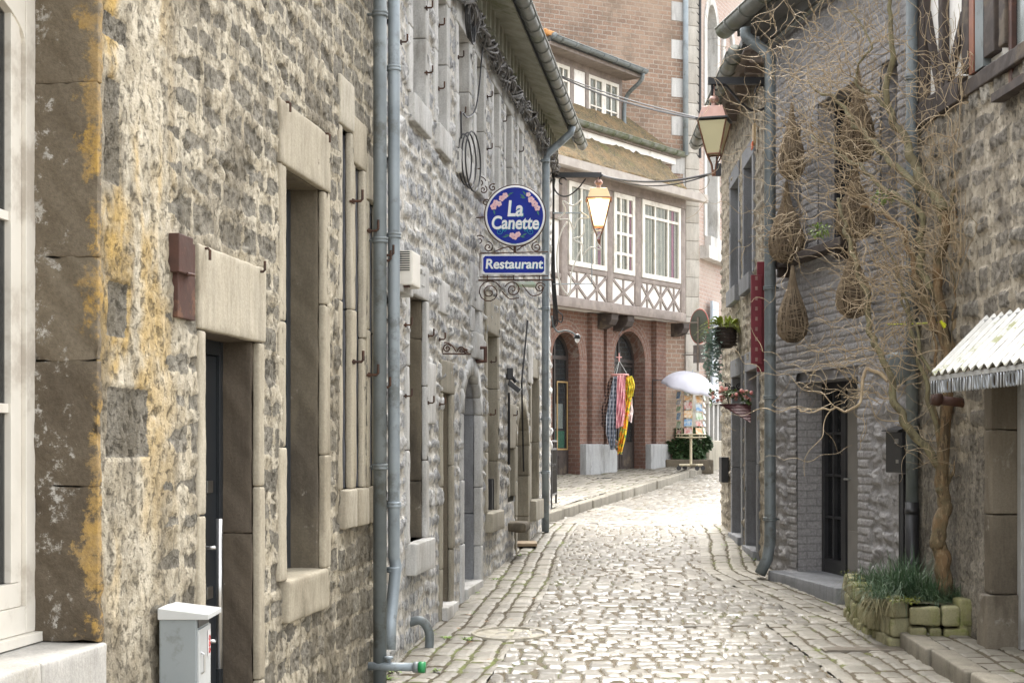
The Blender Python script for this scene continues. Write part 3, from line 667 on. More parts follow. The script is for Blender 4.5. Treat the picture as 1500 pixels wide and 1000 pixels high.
b = MB(); b.box(None, X1+.010, X1+.0116, yb-.085, yb-.03, zt-.20, zt-.09); stk = b.build('sticker', plain('white_sticker', (.75, .72, .7), None, .5, 9, 0), mb)
b = MB()
for k in range(3):
    a = np.linspace(0, 2*math.pi, 11); c0 = np.array([X1+.0125, yb-.057, zt-.125-.026*k]); b.tube([c0+np.array([0, .012*math.cos(t), .011*math.sin(t)]) for t in a], .0022, 4)
b.build('print', plain('red_print', (.55, .06, .05), None, .5, 9, 0), mb)
b = MB(); b.box(None, X0+.03, X1-.03, yf+.05, yb-.05, float(ground(6.3))-.05, .62); b.build('post', m_mail, mb)

# ------------------------------------------------------------------ the grey terrace behind the restaurant sign
def s2(px, n=0): return float(L2.s(px, n))
def z2(px, py, n=0): return L2.z(px, py, n)
TOP2 = 6.42; S_END = s2(806)
H2 = thing('stone_terrace', L2.P(s2(700), -.6, .5), 'long grey white rubble stone terrace behind the blue restaurant sign', 'house')
ups = [(602, 621), (639, 652), (670, 685), (696, 706), (721.5, 729), (739.5, 747.5), (757.5, 763)]
UP = [(s2(a), s2(c), 4.64, 5.76) for a, c in ups]
g1 = (s2(597), s2(621), 1.26, 3.13); g2 = (s2(646), s2(659), .35, 2.43); g3 = (s2(677), s2(701), .4, 2.66); g4 = (s2(712), s2(726.5), 1.30, 3.14)
g6 = (s2(756), s2(772), .6, 2.42); g7 = (s2(776.5), s2(786), 1.28, 2.86); g5 = (s2(744.5), s2(751.5), 1.40, 1.95); g8 = (s2(692.5), s2(699.5), 3.07, 3.30)
def lay2(S, Z):
    d, r = courses(S, Z, 41, (.09, .19), (.13, .42), .075, 2.8, .045, 1.3, .012)
    jw = .008+.02*sst(.4, .8, fbm(S*4, Z*5, 42, 3)); st = sst(jw, jw+.04, d)
    rough = fbm(S*14, Z*16, 45, 4)-.5
    h = st*(.016+.028*(r-.5)+.045*rough)+(1-st)*(.012*(fbm(S*18, Z*18, 46)-.5))+.03*(fbm(S*.8, Z*.8, 47)-.5)
    # irregular plaster on the plinth
    pl = sst(.95, .75, Z-.041*(L2.o[1]+S)+.4*(fbm(S*2, Z*2, 48)-.5)); h = h*(1-.55*pl)
    return h, {'r': r, 'm': 1-st, 'y': S*0}
def pad(q, j=.05, zl=.05, arch=None): return (q[0]-j, q[1]+j, q[2]-.06, q[3]+(zl if arch is None else zl))+((arch,) if arch else ())
ops2 = [pad(q, .05, .1) for q in UP]+[pad(g1, .05, .1), pad(g2, .05, .1), pad(g4, .05, .1), pad(g7, .05, .1), pad(g5, .02, .03), pad(g8, .0, .0)]+[(g3[0]-.07, g3[1]+.07, g3[2]-.1, g3[3]+.07, .75), (g6[0]-.06, g6[1]+.06, g6[2]-.1, g6[3]+.06, .8)]
wall(H2, L2, -.04, S_END, -.1, TOP2+.1, ops2, .026, .02, lay2, m_wall2, depth=4.6)
m_blind = plain('closed_pale_shutter', (.50, .48, .44), (.44, .42, .38), .6, 4, .1, 30)
for i, q in enumerate(UP):
    W = part_at(H2, 'window', L2, (q[0]+q[1])/2, q[2])
    surround(W, L2, *q, m_lime2, jamb=.15, lint=.26, sill=.22, depth=.2, p=.02, res=.07, blocks=2)
    fill(W, L2, q[0]+.001, q[1]-.001, q[2]+.001, q[3]-.001, -.14, m_white if i > 1 else m_dframe, m_glassd, .045, 2, 3, .025, room=m_dark_in)
    if i < 2:
        pass
W = part_at(H2, 'window', L2, (g1[0]+g1[1])/2, g1[2])
surround(W, L2, *g1, m_lime2, jamb=.11, lint=.26, sill=.24, depth=.02, p=.02, res=.04, blocks=3, sill_out=.06)
b = MB(); b.rbox(L2, g1[1]+.001, g1[1]+.08, -.21, -.021, g1[2]+.45, g1[3]-.30, .01, .03, .012, .1); b.rbox(L2, g1[1]-.003, g1[1]+.08, -.21, -.021, g1[2], g1[2]+.446, .01, .03, .008, .6); b.rbox(L2, g1[1]-.002, g1[1]+.08, -.21, -.021, g1[3]-.296, g1[3], .01, .03, .008, .8)
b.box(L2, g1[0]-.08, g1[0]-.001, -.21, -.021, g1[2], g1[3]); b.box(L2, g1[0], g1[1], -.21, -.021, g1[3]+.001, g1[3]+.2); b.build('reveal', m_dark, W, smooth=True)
fill(W, L2, g1[0]+.001, g1[1]-.001, g1[2], g1[3], -.15, m_dframe, m_glassd, .05, 1, 2, .03, room=m_dark_in)
D = part_at(H2, 'door', L2, (g2[0]+g2[1])/2, .5)
surround(D, L2, *g2, m_lime3, jamb=.12, lint=.28, sill=0, depth=.02, p=.02, res=.05, blocks=3)
gd = float(ground(12.7)); b = MB(); b.rbox(L2, g2[0]-.06, g2[1]+.06, -.2, .07, gd-.1, gd+.12, .01, .05, .004); b.build('doorstep', m_lime2, D, smooth=True)
b = MB(); b.box(L2, g2[1], g2[1]+.08, -.26, -.021, .4, g2[3]); b.box(L2, g2[0]-.08, g2[0], -.26, -.021, .4, g2[3]); b.box(L2, g2[0], g2[1], -.26, -.021, g2[3]+.001, g2[3]+.2); b.build('reveal', m_dark, D)
b = MB(); b.box(L2, g2[0]+.001, g2[1]-.001, -.24, -.2, gd+.12, g2[3])
for k in range(5): b.box(L2, g2[0]+.03+k*(g2[1]-g2[0]-.06)/5, g2[0]+.03+(k+.92)*(g2[1]-g2[0]-.06)/5, -.199, -.185, gd+.16, g2[3]-.05)
b.build('door_leaf', m_oldwood, D)
D = part_at(H2, 'door', L2, (g3[0]+g3[1])/2, .6)
m_arch = dressed('pale_arch_stone', [(0, (.46, .455, .44)), (.5, (.52, .515, .50)), (1, (.58, .575, .56))], (.36, .345, .31), (.20, .195, .18), s2=(.64, .76))
surround(D, L2, *g3, m_arch, jamb=.15, lint=0, sill=0, depth=.05, p=.022, arch=.75, res=.05, blocks=3)
surround(D, L2, g3[0]-.001, g3[1]+.001, g3[2], g3[3]+.001, m_blue, jamb=.10, lint=0, sill=0, depth=.36, p=-.052, arch=.75, res=.06, blocks=2, name='reveal')
gd = float(ground(14.2)); b = MB(); b.rbox(L2, g3[0]+.003, g3[1]-.003, -.33, .05, gd-.1, gd+.10, .01, .05, .004); b.build('doorstep', m_lime2, D, smooth=True)
b = MB(); b.box(L2, g3[0]-.05, g3[1]+.05, -.35, -.3, gd+.10, g3[3]+.05)
for k in range(6): b.box(L2, g3[0]+k*(g3[1]-g3[0])/6+.006, g3[0]+(k+1)*(g3[1]-g3[0])/6-.006, -.299, -.285, gd+.12, g3[3]+.02)
b.build('door_leaf', m_oldwood, D)
W = part_at(H2, 'niche', L2, (g8[0]+g8[1])/2, g8[2]); surround(W, L2, *g8, m_arch, jamb=.2, lint=.42, sill=.25, depth=.1, p=.020, res=.06, blocks=1); b = MB(); b.box(L2, g8[0]-.05, g8[1]+.05, -.13, -.10, g8[2]-.02, g8[3]+.02); b.build('pane', m_glassd, W)
b = MB(); p_ = lambda s, n, z: L2.P(s, n, z); cs_ = (g8[0]+g8[1])/2
b.tube([p_(cs_, .0, 2.93), p_(cs_, .10, 2.93), p_(cs_, .10, 2.80), p_(cs_, 0, 2.80)], .022, 8); b.build('door_lamp', m_rustbox, H2)
W = part_at(H2, 'window', L2, (g4[0]+g4[1])/2, g4[2]); surround(W, L2, *g4, m_lime3, jamb=.15, lint=.4, sill=.2, depth=.24, p=.02, res=.05, blocks=3, sill_out=.06)
fill(W, L2, g4[0]+.001, g4[1]-.001, g4[2], g4[3], -.18, m_timber, m_glassd, .05, 1, 3, .03, room=m_dark_in)
b = MB(); b.box(L2, g4[0]+.45, g4[0]+.47, -.17, .0, g4[2]+.01, g4[2]+.33); b.build('flap', m_black, W); b = MB(); b.box(L2, g4[1]-.02, g4[1]-.003, -.16, -.02, g4[2]+.01, g4[2]+.33); b.build('flap', m_black, W)
W = part_at(H2, 'niche', L2, (g5[0]+g5[1])/2, g5[2]); surround(W, L2, *g5, m_lime3, jamb=.09, lint=.5, sill=.0, depth=.15, p=.02, res=.06, blocks=1); b = MB(); b.box(L2, g5[0]-.03, g5[1]+.03, -.17, -.14, g5[2]-.05, g5[3]+.02); b.build('back_panel', m_oldwood, W)
D = part_at(H2, 'door', L2, (g6[0]+g6[1])/2, .75); surround(D, L2, *g6, m_lime3, jamb=.16, lint=0, sill=0, depth=.3, p=.02, arch=.8, res=.06, blocks=3)
gd = float(ground(18.2)); b = MB(); b.box(L2, g6[0]-.05, g6[1]+.05, -.3, -.25, gd, g6[3]+.04)
for k in range(6): b.box(L2, g6[0]+k*(g6[1]-g6[0])/6+.006, g6[0]+(k+1)*(g6[1]-g6[0])/6-.006, -.249, -.235, gd+.02, g6[3]+.02)
b.build('door_leaf', plain('brown_plank_door', (.10, .07, .05), (.07, .05, .036), .7, 6, .3, 40), D)
W = part_at(H2, 'window', L2, (g7[0]+g7[1])/2, g7[2]); surround(W, L2, *g7, m_lime3, jamb=.16, lint=.25, sill=.26, depth=.22, p=.02, res=.06, blocks=2, sill_out=.07)
fill(W, L2, g7[0]+.001, g7[1]-.001, g7[2], g7[3], -.17, m_timber, m_glassd, .05, 1, 3, .03, room=m_dark_in)
for (px, py) in ((583, 62), (621, 12), (639, 37), (621, 107), (639, 130), (668, 84), (711, 142), (711, 218), (733, 178), (758, 222), (671, 166), (590, 476), (623, 492), (640, 497), (590, 580), (623, 590), (640, 592), (717, 530), (716, 607), (749, 608)):
    hook(H2, L2, s2(px), z2(px, py), .02, sz=.8)
# stray dressed blocks let into the rubble
for (pa, pc, ya, yb_) in ((639, 655, 456, 408), (623, 634, 620, 530), (771, 778, 560, 505)):
    b = MB(); b.rbox(L2, s2(pa), s2(pc), -.05, .028, z2(pa, ya), z2(pa, yb_), .012, .04, .006); b.build('dressed_block', m_lime2, H2, smooth=True)
# projecting stones and plaster scars near the foot
b = MB(); b.rbox(L2, s2(744), s2(753), -.05, .20, z2(748, 777), z2(748, 764), .03, .04, .02); b.build('corbel_stone', m_dark, H2, smooth=True)
# eaves: soffit, gutter, roof
ov = .36; zs_ = 6.30
b = MB(); s_ = -.04
while s_ < S_END+.1:
    e = min(s_+random.uniform(.9, 1.3), S_END+.12); q = np.array([[s_+.004, .02, zs_+.06], [e-.004, .02, zs_+.06], [e-.004, ov, zs_-.04], [s_+.004, ov, zs_-.04]]); b.prism(L2.P(q[:, 0], q[:, 1], q[:, 2]), (0, 0, .03), random.random(), np.concatenate([q, q])); s_ = e
b.build('soffit', m_soffit, H2)
s_ = .1
while s_ < S_END:
    b = MB(); b.box(L2, s_, s_+.09, .005, .12, zs_-.22, zs_+.045); s_ += .30; b.build('eaves_bracket', m_soffit, H2)
b = MB(); sl = np.linspace(-.04, S_END+.14, 60); A, S = np.meshgrid(np.linspace(math.pi, 2*math.pi, 11), sl, indexing='ij')
for rr in (.07, .064): b.grid(L2.P(S, ov+.09+rr*np.cos(A), zs_+.02+rr*np.sin(A)))
b.tube([L2.P(x, ov+.162, zs_+.025) for x in sl], .013, 8)
for x in np.arange(.1, S_END, .42):
    b.tube([L2.P(x, ov+.09+.074*math.cos(a), zs_+.02+.074*math.sin(a)) for a in np.linspace(math.pi, 2*math.pi, 9)], .009, 5)
b.build('gutter', m_gutter, H2, smooth=True)
b = MB(); q = np.array([[-.04, ov+.03, zs_+.03], [S_END+.12, ov+.03, zs_+.03], [S_END+.12, -4.0, zs_+3.1], [-.04, -4.0, zs_+3.1]]); b.prism(L2.P(q[:, 0], q[:, 1], q[:, 2]), (0, 0, .09), .5, np.concatenate([q, q])); b.build('roof', m_slate, H2)
# its two downpipes
sn = L2.s(577, .07); zlow = L2.z(578, 815, .07)
path = [L2.P(sn, .07, 6.35), L2.P(sn, .07, 4.5), L2.P(sn, .07, zlow), L2.P(sn+.02, .08, zlow-.06), L2.P(sn-.26, .10, zlow-.42), L2.P(sn-.28, .10, zlow-.6)]
downpipe(H2, L2, sn, .07, 0, 0, .041, m_zincl, [z2(577, 118), z2(577, 355), z2(577, 736), z2(577, 828)], path=path)
sn = L2.s(799, .1); path = [L2.P(sn+.1, ov+.09, zs_-.05), L2.P(sn+.1, ov+.07, zs_-.14), L2.P(sn+.06, .12, zs_-.42), L2.P(sn+.05, .10, zs_-.55), L2.P(sn, .10, 3.2), L2.P(sn-.0, .10, float(ground(20.5)))]
downpipe(H2, L2, sn, .10, 0, 0, .05, m_zincl, [z2(808, 270), z2(804, 465), z2(800, 615), z2(798, 690)], path=path)
b = MB(); c = L2.P(s2(604), .06, z2(604, 908)); b.tube(smoothline([L2.P(s2(601), -.02, z2(601, 912)), L2.P(s2(601), .08, z2(601, 908)), L2.P(s2(601)+.02, .14, z2(601, 925)), L2.P(s2(601)+.02, .14, z2(601, 955))], 5), .034, 12); b.build('drain_elbow', m_zinc, H2, smooth=True)
# the grey cabinet on the wall
b = MB(); a, c = L2.s(594, .12), L2.s(603, .12); z0, z1 = z2(597, 421, .1), z2(597, 371, .1)
ex = thing('wall_cabinet', L2.P(a, 0, z0), 'small cream louvred box mounted high on the wall beside the downpipe', 'wall box')
b.box(L2, a, c+.08, .02, .17, z0, z1); b.build('body', m_white, ex, bevel=.012)
b = MB()
for k in range(9): z = z0+.10+k*.016; b.box(L2, a-.004, a-.001, .04, .15, z, z+.007); 
b.build('louvre', m_dark_in, ex)
b = MB(); b.rbox(L2, a+.0, a+.40, -.02, .1, z0-.05, z1-.02, .01, .05, .005); b.build('dressed_block', m_lime2, H2, smooth=True)
b = MB(); b.box(L2, a+.03, a+.08, .04, .14, z0-.012, z0-.001); b.build('base', m_rustbox, ex)
# ------------------------------------------------------------------ right side: far stone house
def sr2(px, n=0): return float(R2.s(px, n))
J12 = sr2(1127)
H3 = thing('stone_house', R2.P(sr2(1090), -.6, .6), 'narrow tan rubble stone house with bluestone window frames past the grey house', 'house')
def lay3(S, Z):
    d, r = courses(S, Z, 51, (.10, .17), (.14, .32), .045, 2.8, .04)
    jw = .012+.03*sst(.35, .75, fbm(S*5, Z*6, 52, 3)); st = sst(jw, jw+.035, d)
    h = st*(.015+.03*(r-.5)+.04*(fbm(S*16, Z*16, 53)-.5))+(1-st)*.014*(fbm(S*18, Z*18, 54)-.5)+.03*(fbm(S*.9, Z*.9, 55)-.5)
    return h, {'r': r, 'm': 1-st, 'y': S*0}
S3E = sr2(1057)
up3 = [(sr2(1104), sr2(1091.5), 4.0, 5.35), (sr2(1083), sr2(1072), 4.0, 5.35), (sr2(1065), sr2(1058.5), 4.0, 5.35)]
dn3 = [(sr2(1111), sr2(1096), .55, 2.86), (sr2(1088), sr2(1075), .65, 2.86)]
wall(H3, R2, J12-.02, S3E, .2, 6.4, [pad(q, .05, .06) for q in up3[:2]+dn3], .03, .022, lay3, m_wall3, depth=4)
for q in up3[:2]:
    W = part_at(H3, 'window', R2, (q[0]+q[1])/2, q[2]); surround(W, R2, *q, m_blue, jamb=.13, lint=.2, sill=.2, depth=.2, p=.02, blocks=1, sill_out=.05)
    fill(W, R2, q[0]+.001, q[1]-.001, q[2], q[3], -.13, m_white, m_glassd, .045, 1, 3, .025, room=m_dark_in)
for q in dn3:
    W = part_at(H3, 'door', R2, (q[0]+q[1])/2, q[2]); surround(W, R2, *q, m_blue, jamb=.16, lint=.22, sill=0, depth=.24, p=.025, blocks=2)
    gd = float(ground(q[0])); b = MB(); b.box(R2, q[0], q[1], -.22, -.17, gd+.1, q[3]-.001)
    b.box(R2, q[0]+.06, q[1]-.06, -.169, -.160, gd+.25, gd+1.0); b.box(R2, q[0]+.06, q[1]-.06, -.169, -.160, gd+1.1, q[3]-.1); b.build('door_leaf', m_timber, W, bevel=.003)
    b = MB(); b.rbox(R2, q[0]-.05, q[1]+.05, -.2, .07, gd-.1, gd+.10, .01, .08, .003); b.build('doorstep', m_blue, W, smooth=True)
zs3 = 6.22; ov3 = .28
b = MB(); q = np.array([[J12-.1, .02, zs3+.04], [S3E+.15, .02, zs3+.04], [S3E+.15, ov3, zs3-.03], [J12-.1, ov3, zs3-.03]]); b.prism(R2.P(q[:, 0], q[:, 1], q[:, 2]), (0, 0, .03)); 
for x in np.arange(J12, S3E, .5): b.box(R2, x, x+.07, .01, .2, zs3-.12, zs3+.02)
b.build('soffit', m_timber, H3)
def gutter(parent, fr, s0, s1_, n, z, r, mat):
    b = MB(); sl = np.linspace(s0, s1_, 24); A, S = np.meshgrid(np.linspace(math.pi, 2*math.pi, 11), sl, indexing='ij')
    for rr in (r, r-.007): b.grid(fr.P(S, n+rr*np.cos(A), z+rr*np.sin(A)))
    b.tube([fr.P(x, n+r, z+.005) for x in sl], .012, 8); b.tube([fr.P(s0, n, z-.0), fr.P(s0+.01, n, z)], r, 12)
    for x in np.arange(s0+.2, s1_, .5): b.tube([fr.P(x, n+(r+.006)*math.cos(a), z+(r+.006)*math.sin(a)) for a in np.linspace(math.pi, 2*math.pi, 9)], .009, 5)
    return b.build('gutter', mat, parent, smooth=True)
gutter(H3, R2, J12+.15, S3E+.15, ov3+.07, zs3+.02, .085, m_gutter)
b = MB(); q = np.array([[J12-.1, ov3+.02, zs3+.03], [S3E+.15, ov3+.02, zs3+.03], [S3E+.15, -4, zs3+3.4], [J12-.1, -4, zs3+3.4]]); b.prism(R2.P(q[:, 0], q[:, 1], q[:, 2]), (0, 0, .09), .5, np.concatenate([q, q])); b.build('roof', m_slate, H3)
sn = float(R2.s(1128, .09)); pg = float(ground(16.0))
path = smoothline([R2.P(sn+.10, .33, 6.28), R2.P(sn+.08, .31, 6.18), R2.P(sn+.03, .15, 6.04), R2.P(sn, .09, 5.95)], 5).tolist()+[R2.P(sn, .09, 4), R2.P(sn, .09, pg+.35), R2.P(sn-.02, .12, pg+.18), R2.P(sn-.06, .20, pg+.03)]
downpipe(H3, R2, sn, .09, 0, 0, .058, m_zinc, [R2.z(1127, 432), R2.z(1127, 585), R2.z(1127, 755)], path=np.array(path, float))

# ------------------------------------------------------------------ right side: painted grey house
def sr1(px, n=0): return float(R1.s(px, n))
def zr1(px, py, n=0): return R1.z(px, py, n)
G0, G1 = sr1(1347), sr1(1129)
H4 = thing('painted_house', R1.P(sr1(1230), -.6, .5), 'mauve grey painted brick house with black glazed door behind the bare tree', 'house')
gd_ = (sr1(1258), sr1(1168), .55, zr1(1213, 556)); gu = [(sr1(1255), sr1(1199), zr1(1225, 352), zr1(1225, 137)), (sr1(1174), sr1(1152), zr1(1160, 350), zr1(1160, 190)), (sr1(1316), sr1(1291), zr1(1300, 330), zr1(1300, 90))]
zb = zr1(1160, 548)
def lay4(S, Z):
    d, r = courses(S, Z, 61, (.074, .078), (.20, .225), .006, 2.2, .008); st = sst(.003, .014, d)
    hb = .011*st+.006*(r-.5)+.004*(fbm(S*30, Z*30, 62)-.5)
    d2, r2 = courses(S, Z, 63, (.14, .24), (.16, .38), .055, 2.8, .05); st2 = sst(.01, .06, d2)
    hr = st2*(.022+.030*(r2-.5)+.035*(fbm(S*12, Z*12, 64)-.5)+.035*(fbm(S*30, Z*30, 68)-.5))+(1-st2)*.01*(fbm(S*20, Z*20, 65)-.5)-.008
    near_door = (S > gd_[0]-.30-.06*np.sin(Z*20)) & (S < gd_[1]+.24+.05*np.sign(np.sin(Z*21)))
    rub = (Z < zb+.0) & ~near_door
    h = np.where(rub, hr, hb)+.02*(fbm(S*.9, Z*.9, 67)-.5)
    return h, {'r': np.where(rub, r2, r), 'm': np.where(rub, 1-st2, 1-st), 'y': S*0}
ops4 = [(gd_[0], gd_[1], gd_[2]-.2, gd_[3]+.1)]+[(q[0], q[1], q[2], q[3]) for q in gu]
wall(H4, R1, G0, G1, .2, 6.55, ops4, .02, .0095, lay4, m_grey, depth=4.2)
m_gbrick = brickmat('painted_brick', (.33, .318, .315), (.31, .298, .295), (.26, .25, .248), .21, .077, ms=.008)
D = part_at(H4, 'door', R1, (gd_[0]+gd_[1])/2, .6); gs = float(ground(14.4))
b = MB(); b.box(R1, gd_[1]-.002, gd_[1]+.12, -.42, -.004, .4, gd_[3]); b.box(R1, gd_[0]-.12, gd_[0]+.002, -.42, -.004, .4, gd_[3]); b.build('reveal', m_gbrick, D)
m_lintel = plain('painted_steel', (.26, .25, .255), (.22, .212, .216), .45, 4, .1, 30)
b = MB(); b.box(R1, gd_[0]-.45, gd_[1]+.18, -.40, .006, gd_[3], gd_[3]+.012); b.box(R1, gd_[0]-.45, gd_[1]+.18, -.40, -.035, gd_[3]+.012, gd_[3]+.128); b.box(R1, gd_[0]-.45, gd_[1]+.18, -.40, .006, gd_[3]+.128, gd_[3]+.14)
for x in (.15, .75, 1.35): b.tube([R1.P(gd_[0]-.3+x*1.2, -.04, gd_[3]+.07), R1.P(gd_[0]-.3+x*1.2, .0, gd_[3]+.07)], .028, 8)
b.build('lintel_beam', m_lintel, D)
b = MB(); b.rbox(R1, gd_[0]-.12, gd_[1]+.15, -.45, .26, gs-.15, gs+.13, .012, .06, .004); b.build('doorstep', m_blue, D, smooth=True)
n0 = -.25; zt4 = gd_[3]-.001; zb4 = gs+.13; ws = gd_[1]-gd_[0]
xa, xb, xc, xd = gd_[1]-.02, 14.88, 14.76, 14.26
b = MB()
for (u, v) in ((xa-.07, xa), (xc, xb), (xd, xd+.10)): b.box(R1, u, v, n0-.07, n0, zb4, zt4)
b.box(R1, xd, xa, n0-.068, n0-.002, zt4-.09, zt4); b.box(R1, gd_[0]+.001, xd-.002, n0-.068, n0-.001, zb4, zt4); b.box(R1, xb, xa-.07, n0-.068, n0-.004, zb4+.0, zb4+.14)
b.box(R1, (xa-.07+xb)/2-.02, (xa-.07+xb)/2+.02, n0-.06, n0-.008, zb4+.14, zt4-.09)
for k in range(1, 4): z = zb4+.14+(zt4-.23-zb4)*k/4; b.box(R1, xb, xa-.07, n0-.058, n0-.012, z-.012, z+.012)
b.build('frame', m_black, D, bevel=.004)
b = MB(); b.box(R1, xb, xa-.07, n0-.05, n0-.044, zb4+.14, zt4-.09); b.build('pane', m_glassd, D)
m_leaf = plain('grey_brown_door', (.22, .205, .185), (.19, .178, .16), .4, 4, .05, 60)
b = MB(); b.box(R1, xd+.101, xc-.001, n0-.06, n0-.02, zb4+.01, zt4-.091); b.box(R1, xd+.14, xc-.04, n0-.02, n0-.012, zb4+.08, zb4+.45); b.build('door_leaf', m_leaf, D, bevel=.003)
b = MB(); b.tube([R1.P(xc-.07, n0-.02, zb4+.95), R1.P(xc-.07, n0+.04, zb4+.95), R1.P(xc-.19, n0+.04, zb4+.95)], .010, 8); b.build('handle', m_steel, D)
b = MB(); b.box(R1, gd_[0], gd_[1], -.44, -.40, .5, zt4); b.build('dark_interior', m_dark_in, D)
for i, q in enumerate(gu):
    W = part_at(H4, 'window', R1, (q[0]+q[1])/2, q[2]); b = MB()
    b.box(R1, q[1]-.002, q[1]+.1, -.25, -.004, q[2], q[3]); b.box(R1, q[0]-.1, q[0]+.002, -.25, -.004, q[2], q[3]); b.box(R1, q[0]-.1, q[1]+.1, -.25, -.005, q[3], q[3]+.08); b.box(R1, q[0]-.1, q[1]+.1, -.25, .02, q[2]-.07, q[2]); b.build('reveal', m_gbrick, W)
    fill(W, R1, q[0]+.003, q[1]-.003, q[2]+.001, q[3]-.001, -.16, m_black, m_glassd, .06, 2 if i == 0 else 1, 2, .04, room=m_dark_in)
zs4 = 6.38
b = MB(); q = np.array([[G0-.05, .02, zs4], [G1+.1, .02, zs4], [G1+.1, .34, zs4-.02], [G0-.05, .34, zs4-.02]]); b.prism(R1.P(q[:, 0], q[:, 1], q[:, 2]), (0, 0, .14)); b.box(R1, G0-.05, G1+.1, .0, .09, zs4-.12, zs4-.002); b.build('soffit', plain('grey_fascia', (.17, .17, .165), (.13, .13, .125), .5, 4, .1, 30, dirt=(.09, .09, .08)), H4)
gutter(H4, R1, G0-.05, G1+.25, .44, zs4+.09, .10, m_gutter)
b = MB(); q = np.array([[G0-.05, .36, zs4+.11], [G1+.1, .36, zs4+.11], [G1+.1, -4, zs4+3.4], [G0-.05, -4, zs4+3.4]]); b.prism(R1.P(q[:, 0], q[:, 1], q[:, 2]), (0, 0, .09), .5, np.concatenate([q, q])); b.build('roof', m_slate, H4)
b = MB(); b.tube([R1.P(sr1(1120, .08), .08, zs4-.16)]+[R1.P(x, .08, zs4-.17) for x in np.linspace(G1-.3, G0, 6)], .02, 8); b.build('cable_pipe', m_gutter, H4)
# grey downpipe with black foot at its near corner
sp4 = sr1(1336, .07)
downpipe(H4, R1, sp4, .07, zr1(1336, 735, .07), 6.4, .05, m_zinc, [5.0, 3.4])
b = MB(); b.tube([R1.P(sp4, .07, .4), R1.P(sp4, .07, zr1(1336, 735, .07))], .056, 14); b.tube([R1.P(sp4, .07, zr1(1336, 752, .07)), R1.P(sp4, .07, zr1(1336, 744, .07))], .059, 14); b.build('pipe_foot', m_black, H4, smooth=True)
hb = MB(); c = R1.P(sr1(1322, .12), .12, zr1(1322, 552, .12)); hb.lathe(c, [(.05, -.06), (.12, .02), (.125, .17), (.11, .2)], 18); hb.build('hopper', m_zinc, H4, smooth=True)
mbx = thing('mailbox', R1.P(sr1(1312), .0, zr1(1312, 695)), 'small black letter box on the grey wall between the door and the black pipe', 'mailbox')
a, c = sr1(1325, .1), sr1(1302, .1); z0, z1 = zr1(1312, 692, .1), zr1(1312, 632, .1)
b = MB(); b.box(R1, a, c, .02, .13, z0, z1); b.build('body', m_black, mbx, bevel=.008)
b = MB(); q = np.array([[a-.01, .02, z1+.035], [a-.01, .16, z1+.002], [a-.01, .16, z1+.012], [a-.01, .02, z1+.05]]); b.prism(R1.P(q[:, 0], q[:, 1], q[:, 2]), R1.P(c+.02-a, 0, 0)-R1.P(0, 0, 0)); b.build('lid', m_black, mbx)
b = MB(); b.box(R1, a+.05, a+.12, .131, .135, z1-.10, z1-.06); b.box(R1, a+.05, a+.10, .131, .134, z0+.08, z0+.11); b.build('nameplate', m_steel, mbx)
b = MB(); b.tube([R1.P((a+c)/2, .05, z0-.01), R1.P((a+c)/2, .05, .55)], .03, 8); b.build('conduit', m_black, mbx)
# wooden shelf under the upper window
zl_ = zr1(1190, 372, .1)
b = MB(); b.rbox(R1, sr1(1240, .1), sr1(1137, .1), .0, .16, zl_-.03, zl_+.05, .008, .1, .006)
for x in (.1, .9): xs = sr1(1240, .1)+x*(sr1(1137, .1)-sr1(1240, .1)); b.box(R1, xs, xs+.05, .0, .14, zl_-.13, zl_-.031)
o = b.build('wooden_shelf', m_oldwood, None, smooth=False, origin=R1.P(sr1(1190), 0, zl_)); tag(o, 'weathered wooden shelf board across the grey wall under the upper window', 'shelf')

# ------------------------------------------------------------------ right side: near stone house with awning
def sr0(px, n=0): return float(R0.s(px, n))
def zr0(px, py, n=0): return R0.z(px, py, n)
K1 = sr0(1346)+.02; K0 = 8.2
H5 = thing('stone_house', R0.P(10.8, -.6, .4), 'brown rubble stone house with timber framed upper floor and corrugated awning', 'house')
od = (8.9, sr0(1457), .3, 2.62); zt5 = zr0(1400, 152)
def lay5(S, Z):
    d, r = courses(S, Z, 71, (.15, .24), (.22, .50), .05, 2.2, .05)
    jw = .008+.03*sst(.35, .75, fbm(S*4, Z*5, 72, 3)); st = sst(jw, jw+.05, d)
    h = st*(.012+.028*(r-.5)+.045*(fbm(S*13, Z*13, 73, 4)-.5))+(1-st)*.016*(fbm(S*18, Z*18, 74)-.5)+.03*(fbm(S*.9, Z*.9, 75)-.5)
    flat = sst(2.3, 1.9, Z+.6*(fbm(S*2.2, Z*2.2, 76)-.5)); h = h*(1-.6*flat)
    m = np.clip(1-st, 0, 1)
    return h, {'r': r*(1-.55*flat), 'm': m*(1-.6*flat), 'y': S*0}
wall(H5, R0, K0, K1, -.1, zt5, [(od[0]-.05, od[1]+.05, od[2]-.1, od[3]+.05)], .016, .014, lay5, m_wall0, depth=4)
D = part_at(H5, 'door', R0, od[1]-.4, .5)
b = MB(); zz = [.3, EYE+(HY-872)*10.6/FPX, 1.5, 2.1, 2.62]
for i in range(4): b.rbox(R0, od[1]+(.0 if i else -.03), od[1]+.16, -.30, .02+(.05 if i == 0 else 0), zz[i]+.003, zz[i+1]-.003, .012, .035, .008)
b.box(R0, od[0]-.1, od[1]+.16, -.3, .022, 2.622, 2.82); b.build('stone_surround', dressed('brown_jamb', [(0, (.125, .105, .08)), (.5, (.17, .145, .11)), (1, (.23, .20, .155))], (.085, .07, .052), (.30, .28, .24), s2=(.6, .7)), D, smooth=True)
m_gdoor = plain('grey_white_paint', (.46, .465, .46), (.40, .405, .40), .5, 4, .08, 50, dirt=(.30, .295, .28))
